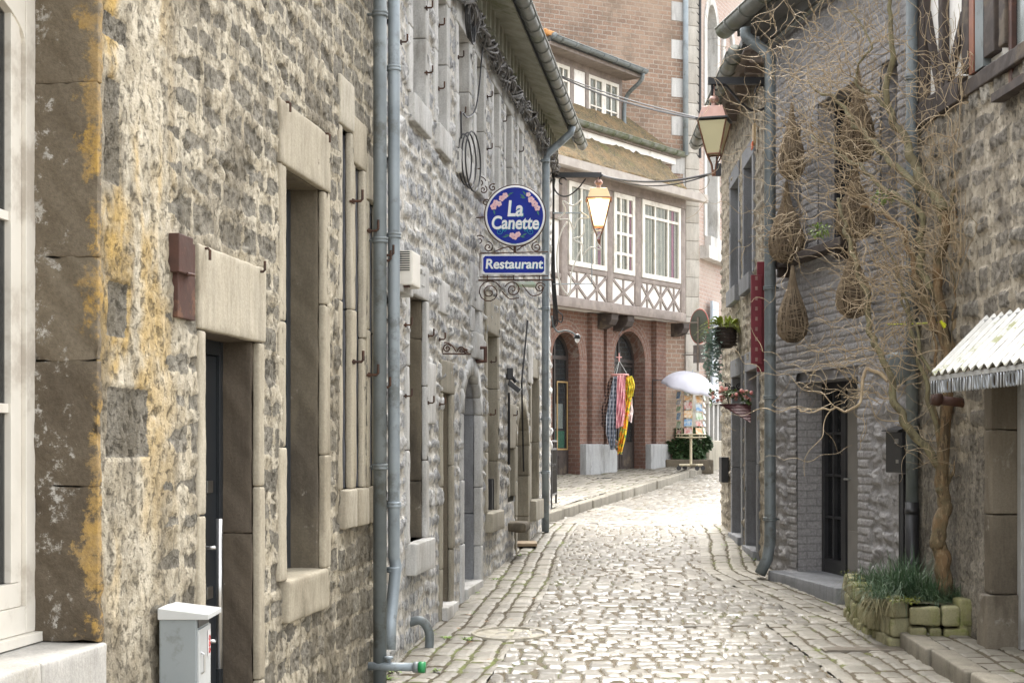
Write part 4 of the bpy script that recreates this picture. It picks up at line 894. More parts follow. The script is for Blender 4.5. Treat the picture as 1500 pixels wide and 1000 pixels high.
b = MB(); b.box(R0, od[0], od[1]-.005, -.28, -.20, .45, 2.61); b.box(R0, od[1]-.075, od[1]-.006, -.199, -.16, .45, 2.61); b.box(R0, od[1]-.5, od[1]-.14, -.199, -.185, .7, 1.3); b.box(R0, od[1]-.5, od[1]-.14, -.199, -.185, 1.42, 2.45); b.build('door_leaf', m_gdoor, D, bevel=.004)
# timber framed upper floor
tb = MB(); pl = MB(); zt = zt5
def sx(px): return sr0(px)
pl.box(R0, K0, K1, -.2, -.03, zt+.02, 6.9); pl.build('plaster', m_plaster, H5)
def T(a, b_, z0, z1, n1=.02): tb.rbox(R0, min(a, b_), max(a, b_), -.1, n1, z0, z1, .012, .08, .008)
T(sx(1412), sx(1347), zt-.02, zt+.17, .05); T(K0, sx(1413), zt-.02, zt+.10, .04)
for (pa, pc) in ((1347, 1358), (1379, 1385.5), (1413, 1424), (1446, 1462), (1469, 1478)): T(sx(pc), sx(pa), zt+.171, 6.9, .03)
def brace(pa, za, pc, zc, w_=.07):
    a, c = np.array([sx(pa), za]), np.array([sx(pc), zc]); dv = (c-a)/np.linalg.norm(c-a); nv = np.array([-dv[1], dv[0]])*w_/2
    q = np.array([[*(a+nv)], [*(c+nv)], [*(c-nv)], [*(a-nv)]]); q3 = np.stack([q[:, 0], np.full(4, .016), q[:, 1]], -1)
    tb.prism(R0.P(q3[:, 0], q3[:, 1], q3[:, 2]), R0.P(0, -.06, 0)-R0.P(0, 0, 0), .4, np.concatenate([q3, q3]))
brace(1376, zt+.17, 1357, zr0(1358, 20)); brace(1387, zt+.17, 1412, zr0(1412, 20)); 
tb.build('timber_frame', m_oldwood, H5)
b = MB(); b.box(R0, sx(1433), sx(1426), -.05, .035, zt+.12, 6.9); b.build('window_post', plain('orange_stained_wood', (.23, .075, .03), (.17, .055, .025), .5, 8, .2, 40), H5)
b = MB(); b.box(R0, sx(1446), sx(1434), -.06, .03, zt+.12, 6.9); b.build('panel', m_zinc, H5)
W = part_at(H5, 'window', R0, sx(1490), zr0(1480, 132)); fill(W, R0, 9.2, sx(1479), zr0(1480, 132), 6.6, .01, m_rustbox, m_glass, .06, 2, 2, .04, curtain=m_plaster, room=m_dark_in)
b = MB(); b.box(R0, K0, sx(1470), .0, .09, zr0(1480, 132)-.06, zr0(1480, 132)-.002); b.build('window_sill', m_oldwood, H5)
b = MB(); b.box(R0, K0-.1, K1+.02, -4, .3, 6.9, 7.0); b.build('roof', m_slate, H5)
# awning of corrugated sheet with a fringe of metal drops
AW = part_at(H5, 'awning', R0, 10, 2.9)
aS1 = sr0(1440); aT = zr0(1440, 466); pj = .40
bz = EYE+(HY-548)*aS1/FPX; tc = NT('lichened_sheet'); n1 = tc.noise(6, 6, .75); c = tc.mix(tc.mask(n1, .35, .65), (.66, .655, .62), (.52, .515, .48)); c = tc.mix(tc.mask(tc.math('ADD', tc.attr('r'), tc.math('MULTIPLY', tc.math('SUBTRACT', n1, .5), 1.2)), .38, .10), c, (.13, .125, .09)); c = tc.mix(tc.mask(tc.noise(4, 6, .7), .56, .64), c, (.30, .31, .16)); m_corr = tc.out(c, .7, tc.bump(tc.noise(50, 4), .2, .005))
sl = np.linspace(8.2, aS1+.0, 560); nl = np.linspace(0, pj, 8); S, N = np.meshgrid(sl, nl, indexing='ij')
b = MB(); b.grid(R0.P(S, N, aT-(aT-bz)*N/pj+.017*np.sin(S*2*math.pi/.15)), .5+.5*np.sin(S*2*math.pi/.15)); b.grid(R0.P(S, N, aT-.006-(aT-bz)*N/pj+.017*np.sin(S*2*math.pi/.15)), .5+.5*np.sin(S*2*math.pi/.15)); b.build('corrugated_sheet', m_corr, AW, smooth=True)
b = MB(); b.box(R0, 8.2, aS1, pj-.02, pj-.008, bz-.05, bz-.018); b.box(R0, 8.2, aS1, .0, .03, aT-.06, aT-.02)
for x in np.arange(8.3, aS1, .6):
    q = np.array([[x, .0, aT-.03], [x, pj-.02, bz-.02], [x, pj-.02, bz-.05], [x, .0, aT-.07]]); b.prism(R0.P(q[:, 0], q[:, 1], q[:, 2]), R0.P(.03, 0, 0)-R0.P(0, 0, 0))
b.build('frame', m_gdoor, AW)
b = MB(); x = aS1-.03
while x > 8.2:
    a = np.linspace(-.5*math.pi, 1.5*math.pi, 15); rot = random.uniform(-.5, .5)
    b.tube([R0.P(x+.018*math.cos(t)*math.cos(rot), pj-.014+.018*math.cos(t)*math.sin(rot), bz-.098+.045*math.sin(t)) for t in a], .007, 5); x -= .056
b.build('fringe', plain('galvanised', (.42, .44, .46), (.34, .36, .38), .4, 9, 0, metal=.6), AW)
b = MB(); b.tube([R0.P(sx(1412), 0, zr0(1412, 590)), R0.P(sx(1412), .18, zr0(1412, 586))], .035, 12); b.tube([R0.P(sx(1412), .18, zr0(1412, 586)), R0.P(sx(1412), .24, zr0(1412, 583))], .05, 12)
o = b.build('wall_pipe', m_rustbox, None, smooth=True, origin=R0.P(sx(1412), 0, zr0(1412, 590))); tag(o, 'stub of rusty brown pipe sticking out of the stone wall under the awning', 'pipe')

# ------------------------------------------------------------------ the half-timbered shop
def sf(px, n=0): return float(FT.s(px, n))
def zf(px, py, n=0): return FT.z(px, py, n)
FS0, FS1 = sf(776), sf(988)
H6 = thing('timbered_shop', FT.P(sf(900), -1, 1.3), 'half timbered shop with arched brick ground floor and mossy roof', 'house')
ar1 = (sf(806), sf(846), zf(840, 704), zf(830, 487)); ar2 = (sf(897), sf(942), zf(915, 690), zf(918, 485))
gB = float(ground(30))
def flat(S, Z): return S*0+.0, {'r': S*0+.5, 'm': S*0}
zj = zf(1003, 470, .5)-.03
opsF = [(ar1[0]-.08, ar1[1]+.08, ar1[2]-.6, ar1[3]+.08, 1.0), (ar2[0]-.08, ar2[1]+.08, ar2[2]-.6, ar2[3]+.08, 1.0)]
wall(H6, FT, FS0, FS1, .4, zj+.3, opsF, .07, .05, flat, m_fbrick, depth=2.0)
for i, q in enumerate((ar1, ar2)):
    D = part_at(H6, 'door', FT, (q[0]+q[1])/2, q[2])
    # brick arch ring and stepped jambs
    b = MB(); c = (q[0]+q[1])/2; rr = (q[1]-q[0])/2; zs = q[3]-rr; jb = .26
    for (a, d_) in ((q[0]-jb, q[0]), (q[1], q[1]+jb)): b.box(FT, a, d_, -.34, .05, gB+.15, zs)
    for k in range(24):
        aa = (math.pi*k/24, math.pi*(k+1)/24); P4 = [(c-(rr+e)*math.cos(t), .05, zs+(rr+e)*math.sin(t)) for e, t in ((0, aa[0]), (0, aa[1]), (jb, aa[1]), (jb, aa[0]))]
        P4 = np.array(P4); lo = np.array([[k*.09+u, 0, v] for u, v in ((0, 0), (.085, 0), (.085, jb), (0, jb))]); b.prism(FT.P(P4[:, 0], P4[:, 1], P4[:, 2]), FT.P(0, -.39, 0)-FT.P(0, 0, 0), .5, np.concatenate([lo, lo-np.array([0, .39, 0])]))
    b.build('brick_arch', m_fbrick, D)
    m_bdoor = m_black if i else m_black
    fill(D, FT, q[0]+.001, q[1]-.001, q[2]-.1, q[3]-.001, -.22, m_doorblk2 if False else plain('dark_brown_paint', (.045, .034, .03), (.035, .027, .024), .5, 6, .05, 40), m_glass, .07, 2, 2, .05, room=m_dark_in, arch=1.0, rowpos=[zs-.02 if i == 0 else zs-.1])
    b = MB(); b.box(FT, q[0]+.07, (q[0]+q[1])/2-.03, -.25, -.215, q[2]-.1, q[2]+.62); b.box(FT, (q[0]+q[1])/2+.03, q[1]-.07, -.25, -.215, q[2]-.1, q[2]+.62)
    b.box(FT, q[0]+.13, (q[0]+q[1])/2-.09, -.214, -.2, q[2]+.1, q[2]+.5); b.box(FT, (q[0]+q[1])/2+.09, q[1]-.13, -.214, -.2, q[2]+.1, q[2]+.5)
    b.build('door_panel', D.children[1].data.materials[0] if False else m_oldwood, D)
    if i == 0:
        b = MB(); 
        for (u, v, z0, z1) in ((.08, .40, .75, 1.15), (.08, .40, 1.2, 1.5), (.62, .9, 1.05, 1.55)): b.box(FT, q[0]+u*(q[1]-q[0]), q[0]+(v)*(q[1]-q[0]), -.30, -.295, q[2]+z0, q[2]+z1)
        b.build('notice', plain('paper', (.72, .70, .64), (.6, .58, .53), .7, 9, 0), D)
        b = MB(); b.box(FT, q[0]+.60*(q[1]-q[0]), q[0]+.93*(q[1]-q[0]), -.28, -.275, q[2]+.66, q[2]+1.0); b.build('green_poster', plain('green_paper', (.06, .30, .16), (.10, .38, .22), .6, 18, 0), D)
        b = MB(); sz = (q[1]-q[0]); 
        for (u, v, z0, z1) in ((.56, .585, .62, 2.0), (.93, .955, .62, 2.0), (.585, .93, .62, .65), (.585, .93, 1.97, 2.0)): b.box(FT, q[0]+u*sz, q[0]+v*sz, -.225, -.205, q[2]+z0, q[2]+z1)
        b.build('brass_trim', plain('ochre_wood', (.42, .28, .12), None, .5, 9, .1), D)
        b = MB(); st0 = q[2]; b.rbox(FT, q[0]-.3, q[1]+.35, -.2, .62, st0-.34, st0-.19, .01, .1, .003); b.rbox(FT, q[0]-.2, q[1]+.1, -.2, .36, st0-.188, st0-.06, .01, .1, .003); b.build('doorstep', m_shopstone, D, smooth=True)
# plinths of grey stone and thin pilasters
for (pa, pc, n1, yt) in ((846, 897, .14, 650), (942, 986, .13, 650)):
    b = MB(); a, c = sf(pa)+.0, sf(pc)-.0; z1 = zf((pa+pc)/2, yt); b.rbox(FT, a+.02, (a+c)/2-.004, -.36, n1+.06, .6, z1, .015, .12, .004); b.rbox(FT, (a+c)/2+.004, c-.02, -.36, n1, .6, z1-.005, .015, .12, .004); b.build('plinth', m_shopstone, H6, smooth=True)
    b = MB(); w_ = c-a
    for (u, v, n_) in ((.28, .52, .12), (.40, .66, .07), (.72, .9, .10)): b.box(FT, a+u*w_, a+v*w_, -.01, n_, z1+.001, zj)
    b.build('pilaster', m_fbrick, H6)
b = MB(); sn = sf(989, .05); b.tube([FT.P(sn, .06, .8), FT.P(sn, .06, zj)], .06, 12); b.build('downpipe', m_zinc, H6, smooth=True)
# jettied bay: bottom beam, posts, rails, braced white panels, windows
BN = .5; z0b = zj; zbeam = z0b+.20; zrail = zf(920, 396, BN); ztop = zf(1000, 282, BN)-.02; zl = FT.z(900, 392, BN)
b0, b1 = sf(790, BN), sf(1003.5, BN)
def sb(px): return sf(px, BN)
b = MB(); b.box(FT, b0, b1, -.3, BN-.05, z0b+.02, ztop); b.build('bay_body', m_plaster, H6)
b = MB(); RB = lambda *a: b.rbox(FT, *a, .02, .25, .008)
RB(b0, b1, BN-.1, BN+.03, z0b, zbeam); RB(b0, b1, BN-.1, BN+.025, ztop-.34, ztop)
posts = [(822, 831), (889, 897), (930, 938.5), (997, 1003.5)]
zsill = [FT.z(p, 388+.16*(p-835), BN) for p in (860, 915, 968)]; zsl = float(np.mean(zsill))
for a, c in posts: RB(sb(a), sb(c), BN-.1, BN+.02, zbeam+.001, ztop-.341)
RB(sb(831), sb(997), BN-.1, BN+.012, zsl-.13, zsl-.02); RB(sb(790), sb(822), BN-.1, BN+.012, zsl+.82, zsl+.95); RB(sb(790), sb(822), BN-.1, BN+.012, zsl-.75+.45, zsl-.2)
b.build('timber_frame', m_timber, H6, smooth=True)
for (pa, pc, nx) in ((831, 889, 2), (897, 930, 1), (938.5, 997, 3)):
    b = MB(); a, c = sb(pa), sb(pc); z0, z1 = zbeam+.002, zsl-.132
    pnl = MB(); pnl.box(FT, a, c, BN-.049, BN-.02, z0, z1); PN = pnl.build('braced_panel', m_plaster, H6)
    for k in range(nx):
        u0, u1 = a+(c-a)*k/nx, a+(c-a)*(k+1)/nx; um = (u0+u1)/2
        for (p, q_) in (((u0, z0), (u1, z1)), ((u0, z1), (u1, z0)), ((um, z0), (um, z1))):
            A_, C_ = np.array(p), np.array(q_); dv = (C_-A_)/np.linalg.norm(C_-A_); nv = np.array([-dv[1], dv[0]])*.026; nn = BN+.008-.003*(p[1] == z1)-.005*(p[0] == um)
            P4 = np.array([[*(A_+nv)], [*(C_+nv)], [*(C_-nv)], [*(A_-nv)]]); b.prism(FT.P(P4[:, 0], np.full(4, nn), P4[:, 1]), FT.P(0, -.03, 0)-FT.P(0, 0, 0))
    b.build('brace', m_timber, PN)
m_lace = plain('lace_curtain', (.80, .72, .58), (.68, .61, .50), .9, 9, .2, 60); m_purple = plain('purple_curtain', (.30, .16, .20), (.24, .12, .16), .9, 7, .1, 30)
for (pa, pc, co, ro, rp) in ((832, 888, 3, 1, None), (898, 929, 3, 4, None), (939.5, 996, 3, 2, [zsl+1.27])):
    a, c = sb(pa), sb(pc); W = part_at(H6, 'window', FT, (a+c)/2, zsl)
    bx = MB(); bx.box(FT, a, c, BN-.30, BN-.28, zsl, ztop-.35)
    fill(W, FT, a+.002, c-.002, zsl-.018, ztop-.345, BN+.03, m_white, m_glass, .10, co, ro, .06, curtain=None, ft=.06, rowpos=rp)
    sl = np.linspace(a+.05, c-.05, 90); zl_ = np.linspace(zsl, ztop-.36, 5); S, Z = np.meshgrid(sl, zl_, indexing='ij')
    bb = MB(); bb.grid(FT.P(S, BN-.022+.014*np.sin(S*45+.8*np.sin(S*7)), Z)); bb.build('curtain', m_lace, W, smooth=True)
    x = c-.22*(c-a); S, Z = np.meshgrid(np.linspace(x, x+.07*(c-a), 12), zl_, indexing='ij'); bb = MB(); bb.grid(FT.P(S, BN-.005+.006*np.sin(S*60), Z)); bb.build('purple_curtain', m_purple, W, smooth=True)
# corbel brackets under the jetty
for (pa, n1, y0, y1) in ((868, .42, 483, 459), (892, .42, 486, 461), (975, .42, 492, 470)):
    b = MB(); s_ = sf(pa); q = np.array([[s_, -.02, zj-.30], [s_, .20, zj-.30], [s_, .40, zj-.22], [s_, .46, zj-.12], [s_, .46, zj-.002], [s_, -.02, zj-.002]])
    b.prism(FT.P(q[:, 0], q[:, 1], q[:, 2]), FT.P(.26, 0, 0)-FT.P(0, 0, 0), .4); b.build('corbel', m_oldwood, H6, bevel=.01)
# eaves board, mossy roof strip, gutter, main roof
e0, e1 = sf(770, .8), sf(1030, .8); ze = zf(900, 252, .85); zg = 6.33+2
b = MB(); q = np.array([[e0, BN-.2, ze+.22], [e0, .93, ze+.02], [e0, .93, ze-.14], [e0, .90, ze-.16], [e0, BN-.2, ze-.03]])
b.prism(FT.P(q[:, 0], q[:, 1], q[:, 2]), FT.P(e1-e0, 0, 0)-FT.P(0, 0, 0)); b.build('eaves_board', plain('pale_fascia', (.42, .38, .34), (.34, .30, .265), .7, 4, .15, 30, dirt=(.42, .38, .33)), H6)
tm = NT('mossy_tiles'); n1 = tm.noise(2.6, 6, .7); n2 = tm.noise(26, 5, .75)
c = tm.mix(tm.mask(n1, .38, .55), (.19, .125, .06), (.105, .085, .045)); c = tm.mix(tm.mask(n2, .48, .62), c, (.25, .18, .09)); c = tm.mix(tm.mask(tm.noise(1.2, 5, .7), .55, .68), c, (.13, .13, .04)); c = tm.mix(tm.mask(tm.noise(9, 6, .75), .56, .63), c, (.06, .052, .045))
m_moss = tm.out(c, .95, tm.bump(n2, .9, .03))
def slope(parent, name, fr, s0, s1_, n0, z0, n1, z1, mat, th=.08, bumpy=.03, ns=70, nn=14, course=.0):
    t = np.linspace(0, 1, nn); S, Tt = np.meshgrid(np.linspace(s0, s1_, ns), t, indexing='ij')
    hgt = bumpy*(fbm(S*5, Tt*6, 81, 3)-.3)+bumpy*.6*(fbm(S*17, Tt*18, 82)-.5)
    N = n0+(n1-n0)*Tt; Z = z0+(z1-z0)*Tt+hgt; b = MB(); b.grid(fr.P(S, N, Z), .5, None, np.stack([S, N, Z], -1))
    q = np.array([[s0, n0, z0-th], [s1_, n0, z0-th], [s1_, n1, z1-th], [s0, n1, z1-th]]); b.add(fr.P(q[:, 0], q[:, 1], q[:, 2]), [(0, 1, 2, 3)])
    for k in (0, -1): 
        top = fr.P(S[:, k], N[:, k], Z[:, k]); bot = fr.P(S[:, k], N[:, k], np.full(ns, (z0 if k == 0 else z1)-th)); b.grid(np.stack([top, bot], 1))
    for k in (0, -1):
        top = fr.P(S[k], N[k], Z[k]); bot = fr.P(S[k], N[k], z0+(z1-z0)*t-th); b.grid(np.stack([top, bot], 1))
    return b.build(name, mat, parent, smooth=True)
slope(H6, 'roof_strip', FT, e0, sf(985, .5), .86, ze+.04, .20, zg-.20, m_moss, bumpy=.10)
b = MB(); g0, g1_ = sf(780, .2), sf(1003, .2); b.box(FT, g0, g1_-.15, .05, .20, zg-.20, zg-.06); b.build('fascia', m_plaster, H6)
b = MB(); b.box(FT, g0, g1_-.15, .05, .26, zg-.058, zg-.015); b.build('fascia_board', m_timber, H6)
gutter(H6, FT, g0, g1_-.1, .30, zg+.06, .085, plain('mossy_gutter', (.20, .21, .18), (.11, .13, .07), .7, 6, .2, 40))
slope(H6, 'main_roof', FT, sf(770, .1), sf(994, .1), .24, zg+.02, -2.6, zg+.02+2.84*1.12, m_moss, bumpy=.03)
# dormer with two windows
DN = -.30; dz0 = zf(800, 157, DN); dz1 = zf(850, 100, DN); d0, d1 = sf(792, DN), sf(908.5, DN)
DO = part_at(H6, 'dormer', FT, (d0+d1)/2, dz0)
b = MB(); b.box(FT, d0-.02, d1, DN-2.4, DN-.05, zg-.1, dz1+.12); b.build('dormer_body', m_timber, DO)
b = MB(); w1 = (sf(795.5, DN), sf(834, DN)); w2 = (sf(861, DN), sf(906, DN)); pz0, pz1 = dz0+.02, dz1-.06
b.box(FT, w1[1]+.14, w2[0]-.1, DN-.049, DN+.005, pz0, pz1); b.build('white_panel', m_plaster, DO)
b = MB()
for (u, v) in ((w1[1], w1[1]+.13), (w2[0]-.11, w2[0]), (w2[1], d1+.03)): b.box(FT, u, v, DN-.049, DN+.03, dz0-.02, dz1+.02)
b.box(FT, d0-.05, d1+.03, DN-.05, DN+.028, dz1-.06, dz1+.2); b.box(FT, d0-.05, d1+.03, DN-.05, DN+.06, dz0-.09, dz0); b.build('timber_frame', m_timber, DO)
for q in (w1, w2): 
    for hf in (0, 1):
        u = q[0]+(q[1]-q[0])*hf/2; fill(DO, FT, u+.002, u+(q[1]-q[0])/2-.002, pz0, pz1, DN+.02, m_white, m_glass, .075, 2, 3, .035, name='window_frame', ft=.05)
    S, Z = np.meshgrid(np.linspace(q[0]+.04, q[1]-.04, 50), np.linspace(pz0, pz1, 4), indexing='ij'); bb = MB(); bb.grid(FT.P(S, DN-.035+.008*np.sin(S*50), Z)); bb.build('curtain', m_lace, DO, smooth=True)
dn = .12
b = MB(); q = np.array([[d0-.25, dn, dz1+.14], [d0-.25, dn, dz1+.24], [d0-.25, -2.9, dz1+1.0], [d0-.25, -2.9, dz1+.9]]); b.prism(FT.P(q[:, 0], q[:, 1], q[:, 2]), FT.P(d1+.45-d0, 0, 0)-FT.P(0, 0, 0)); b.build('dormer_roof', m_slate, DO)
b = MB(); b.box(FT, d0-.24, d1+.19, DN-.0, dn-.01, dz1+.07, dz1+.14); b.build('eaves_board', m_timber, DO)
gutter(DO, FT, d0-.25, d1+.22, dn+.08, dz1+.22, .075, m_zinc)
b = MB(); b.tube(smoothline([FT.P(d1+.12, dn+.08, dz1+.15), FT.P(d1+.10, dn+.02, dz1-.02), FT.P(d1+.06, DN+.1, dz1-.35), FT.P(d1+.06, DN+.08, dz0-.02), FT.P(d1+.10, DN+.14, dz0-.15)], 5), .045, 10); b.build('downpipe', m_zinc, DO, smooth=True)
b = MB(); b.rbox(FT, d0-.4, d0-.05, -.2, .1, dz1+.24, dz1+.36, .03, .1, .02); b.build('ridge_tile', plain('orange_tile', (.50, .24, .07), (.42, .19, .06), .8, 6, .2, 40), DO, smooth=True)

# ------------------------------------------------------------------ the church behind
def sc_(px, n=0): return float(CW.s(px, n))
H7 = thing('church', CW.P(-1, -2, 1.3), 'tall red brick church with grey stone corner rising behind the timbered shop', 'church')
c0 = sc_(1003); b = MB(); b.box(CW, -6.5, c0, -4, 0, .5, 14); b.build('wall', m_cbrick, H7)
b = MB(); z = .8; k = 0
pw = .32
while z < 14:
    hh = .42; b.box(CW, c0-(.34 if k % 2 else .05), c0+.001, -.1, .012, z+.003, z+hh-.003) if z > 6 else None
    z += hh; k += 1
b.build('quoin', dressed('pale_quoin', [(0, (.50, .49, .47)), (1, (.58, .57, .55))], (.40, .38, .35), None, tool=False), H7)
CS = Frame(*CW.P(c0, 0, 0)[:2], .30, 1, -1); CSn = CS
# corner buttress
b = MB(); z = .5
while z < 14:
    hh = random.uniform(.34, .46); b.rbox(CW, c0+.002, c0+.35, -.5, .05, z+.003, z+hh-.003, .012, .2, .004); z += hh
b.build('buttress', dressed('grey_buttress', [(0, (.40, .37, .33)), (.5, (.46, .43, .38)), (1, (.52, .49, .44))], (.32, .29, .24), (.26, .24, .2)), H7, smooth=True)
b = MB(); b.tube([CW.P(c0-.03, .09, zf(1000, 235)), CW.P(c0-.03, .09, 14)], .06, 12); b.build('downpipe', m_zincl, H7, smooth=True)
b = MB(); ss = c0+.36; pts = [CW.P(ss, .06, z) for z in np.linspace(EYE+.0+(HY-235)*33.5/FPX, 14, 30)]
b.tube(pts, .03, 6)
for p in pts: b.tube([p, p+np.array([-.10, -.02, .10])], .012, 4)
b.build('lightning_cable', m_cableb, H7)
# receding side wall with lancet window
sd_ = Frame(*CW.P(c0+.35, -.3, 0)[:2], .445, 1, 1)
def sq(px): return float(sd_.s(px))
v0, v1 = sq(1034.5), sq(1049.5); zw0 = sd_.z(1042, 350); zw1 = sd_.z(1042, 8)
wall(H7, sd_, 0, 9, .4, 14, [(v0-.05, v1+.05, zw0, zw1+.05, 1.6)], .12, .12, flat, m_pbrick, depth=3)
W = part_at(H7, 'window', sd_, (v0+v1)/2, zw0); surround(W, sd_, v0, v1, zw0, zw1, m_lime2, jamb=.2, lint=0, sill=.25, depth=.3, p=.03, arch=1.6, blocks=5, sill_out=.12)
b = MB(); b.box(sd_, v0-.1, v1+.1, -.3, -.26, zw0, zw1+.1); b.build('pane', plain('leaded_glass', (.33, .33, .33), (.26, .26, .26), .35, 2, .2, 30), W)
b = MB(); b.box(sd_, v0-.5, v1+.5, .0, .22, zw0-.55, zw0-.26); b.build('string_course', m_lime2, H7)
v0, v1 = sq(1053), sq(1066); zw0 = 8; zw1 = sd_.z(1066, 45)
W = part_at(H7, 'window', sd_, (v0+v1)/2, zw0); surround(W, sd_, v0+.4, v1+.3, zw0, zw1, m_lime2, jamb=.2, lint=0, sill=0, depth=.1, p=.06, arch=1.6, blocks=4); b = MB(); b.box(sd_, v0+.4, v1+.3, .01, .03, zw0, zw1-.8); b.build('pane', m_glassd, W)
# low annex with plinth, mullioned window and its white louvred shutter
zp = sd_.z(1045, 645)
b = MB(); b.rbox(sd_, .4, 9, -.1, .30, .5, zp, .03, .4, .006); b.build('plinth', m_lime3, H7, smooth=True)
b = MB(); b.box(sd_, sq(1040), sq(1046), .301, .306, sd_.z(1043, 662), sd_.z(1043, 652)); b.build('cellar_vent', m_black, H7)
v0, v1 = sq(1033), sq(1052); W = part_at(H7, 'window', sd_, (v0+v1)/2, zp)
b = MB(); b.box(sd_, v0, v1, .01, .04, zp+.05, sd_.z(1043, 592)); b.build('pane', m_dark_in, W)
b = MB(); 
for u in np.linspace(v0, v1, 4): b.box(sd_, u-.06, u+.06, .02, .10, zp, sd_.z(1043, 592))
b.box(sd_, v0-.15, v1+.15, .02, .14, sd_.z(1043, 592), sd_.z(1043, 575)); b.build('stone_mullion', m_lime2, W)
v0, v1 = sq(1034), sq(1043); zs0, zs1 = sd_.z(1038, 590), sd_.z(1038, 442)
b = MB(); b.box(sd_, v0, v1, .10, .16, zs0, zs1); SH = b.build('shutter', plain('blue_grey_shutter', (.42, .48, .54), (.36, .42, .48), .5, 5, .05, 40), H7, bevel=.01)
b = MB()
for cidx in (0, 1):
    z = zs0+.12
    while z < zs1-.15:
        u = v0+(v1-v0)*(.12+.44*cidx); b.box(sd_, u, u+(v1-v0)*.34, .161, .168, z, z+.08); z += .12
b.build('louvre', plain('white_slat', (.8, .8, .78), None, .5, 9, 0), SH)
# ------------------------------------------------------------------ the restaurant sign
YS = L2.Y(700); sgn_o = L2.P(s2(697), 0, z2(697, 340))
SG = thing('restaurant_sign', sgn_o, 'round blue La Canette sign over a blue Restaurant board on a scrolled iron bracket', 'sign')
m_blue_en = plain('blue_enamel', (.010, .028, .30), (.008, .022, .24), .5, 3, .02, 60, spec=.2); m_wht_en = plain('white_enamel', (.80, .80, .80), (.72, .72, .72), .35, 4, .02, 60)
m_teal = plain('teal_paint', (.02, .33, .42), None, .4, 9, 0); m_pink = plain('pink_paint', (.72, .42, .45), (.76, .55, .57), .5, 20, 0); m_lf = plain('leaf_green_paint', (.03, .18, .13), None, .5, 9, 0)
Ysg = float(sgn_o[1]); K = Ysg/FPX
def S2(px, py, d=0): return np.array([(px-CX)*K, Ysg+d, EYE+(HY-py)*K])
def disc(b, c, r, y0, y1, n=48):
    a = np.arange(n)*2*math.pi/n; p = np.stack([c[0]+r*np.cos(a), np.full(n, y0), c[2]+r*np.sin(a)], -1); b.prism(p, (0, y1-y0, 0))
c0 = S2(754.5, 316); R_ = 43.5*K
def lettering(txt, size, cx, cz, y, mat, parent, name, off=.012, shear=0, ext=.002, wpx=None):
    sx = 1.0
    cu = bpy.data.curves.new(name, 'FONT'); cu.body = txt; cu.size = size; cu.align_x = 'CENTER'; cu.align_y = 'CENTER'; cu.offset = off*size; cu.extrude = ext; cu.shear = shear
    to = bpy.data.objects.new(name, cu); col.objects.link(to); bpy.context.view_layer.update()
    me = bpy.data.meshes.new_from_object(to.evaluated_get(bpy.context.evaluated_depsgraph_get())); col.objects.unlink(to); bpy.data.objects.remove(to)
    v = np.array([w_.co[:] for w_ in me.vertices]); org = np.array(world_loc(parent))
    if wpx: sx = wpx*K/(v[:, 0].max()-v[:, 0].min())
    for w_, q in zip(me.vertices, v): w_.co = Vector((cx+q[0]*sx-org[0], y-q[2]-org[1], cz+q[1]-org[2]))
    o = bpy.data.objects.new(name, me); col.objects.link(o); o.parent = parent; me.materials.clear(); me.materials.append(mat); return o
b = MB(); disc(b, c0, R_*.945, Ysg-.016, Ysg+.016); PL = b.build('round_plate', m_blue_en, SG)
b = MB(); a = np.linspace(0, 2*math.pi, 49); b.tube([c0+np.array([R_*.965*math.cos(t), 0, R_*.965*math.sin(t)]) for t in a], .0165, 8, False); b.build('rim', m_wht_en, SG, smooth=True)
b = MB(); b.tube([c0+np.array([R_*1.025*math.cos(t), 0, R_*1.025*math.sin(t)]) for t in a], .008, 6, False); b.build('iron_ring', m_iron, SG, smooth=True)
W_ = {'La': 23, 'Canette': 69}
for txt, px, py, sz in (('La', 754, 307, 25*K*1.28), ('Canette', 754, 327.5, 20*K*1.33)):
    q = S2(px, py); lettering(txt, sz, q[0]+.006, q[2]-.005, Ysg-.0172, m_teal, PL, 'letter_shadow', .016, .12, .001, W_[txt]); lettering(txt, sz, q[0], q[2], Ysg-.0200, m_wht_en, PL, 'lettering', .024, .12, .001, W_[txt])
def flower(b, px, py, r):
    c = S2(px, py)
    for k in range(5):
        t = k*2*math.pi/5+px; disc(b, c+np.array([r*.62*math.cos(t), 0, r*.62*math.sin(t)]), r*.52, Ysg-.0195-.0003*k, Ysg-.0155, 10)
b = MB(); fl = [(723, 303, 4.6), (731, 299, 4), (735, 291, 4.2), (740, 287, 4.2), (726, 297, 3.8), (774, 285.5, 3.4), (778, 293, 4.6), (783, 299, 4.6), (787, 305, 4.2), (750, 345, 3.8), (754, 347, 4.4), (759, 343.5, 3.8)]
for f in fl: flower(b, f[0], f[1], f[2]*K*.95)
b.build('painted_blossom', m_pink, PL)
b = MB()
for (px, py, t) in ((748, 284, .4), (745, 287, .9), (765, 287, 2.6), (768, 283, 2.2), (766, 290, 3.0), (724, 311, 1.8), (788, 312, -1.2), (765, 347, -.3), (768, 344, .5), (740, 347, 3.3), (744, 345, 2.9)):
    c = S2(px, py); l = 4.5*K; d_ = np.array([math.cos(t), 0, math.sin(t)]); n_ = np.array([-d_[2], 0, d_[0]])*1.3*K; p = [c-d_*l-np.array([0, .0185, 0]), c+n_-np.array([0, .0185, 0]), c+d_*l-np.array([0, .0185, 0]), c-n_-np.array([0, .0185, 0])]; b.prism(p, (0, .003, 0))
b.build('painted_leaf', m_lf, PL)
b = MB(); U, V = np.array([1, 0, 0]), np.array([0, 0, 1])
yo = np.array([0, -.0165, 0])
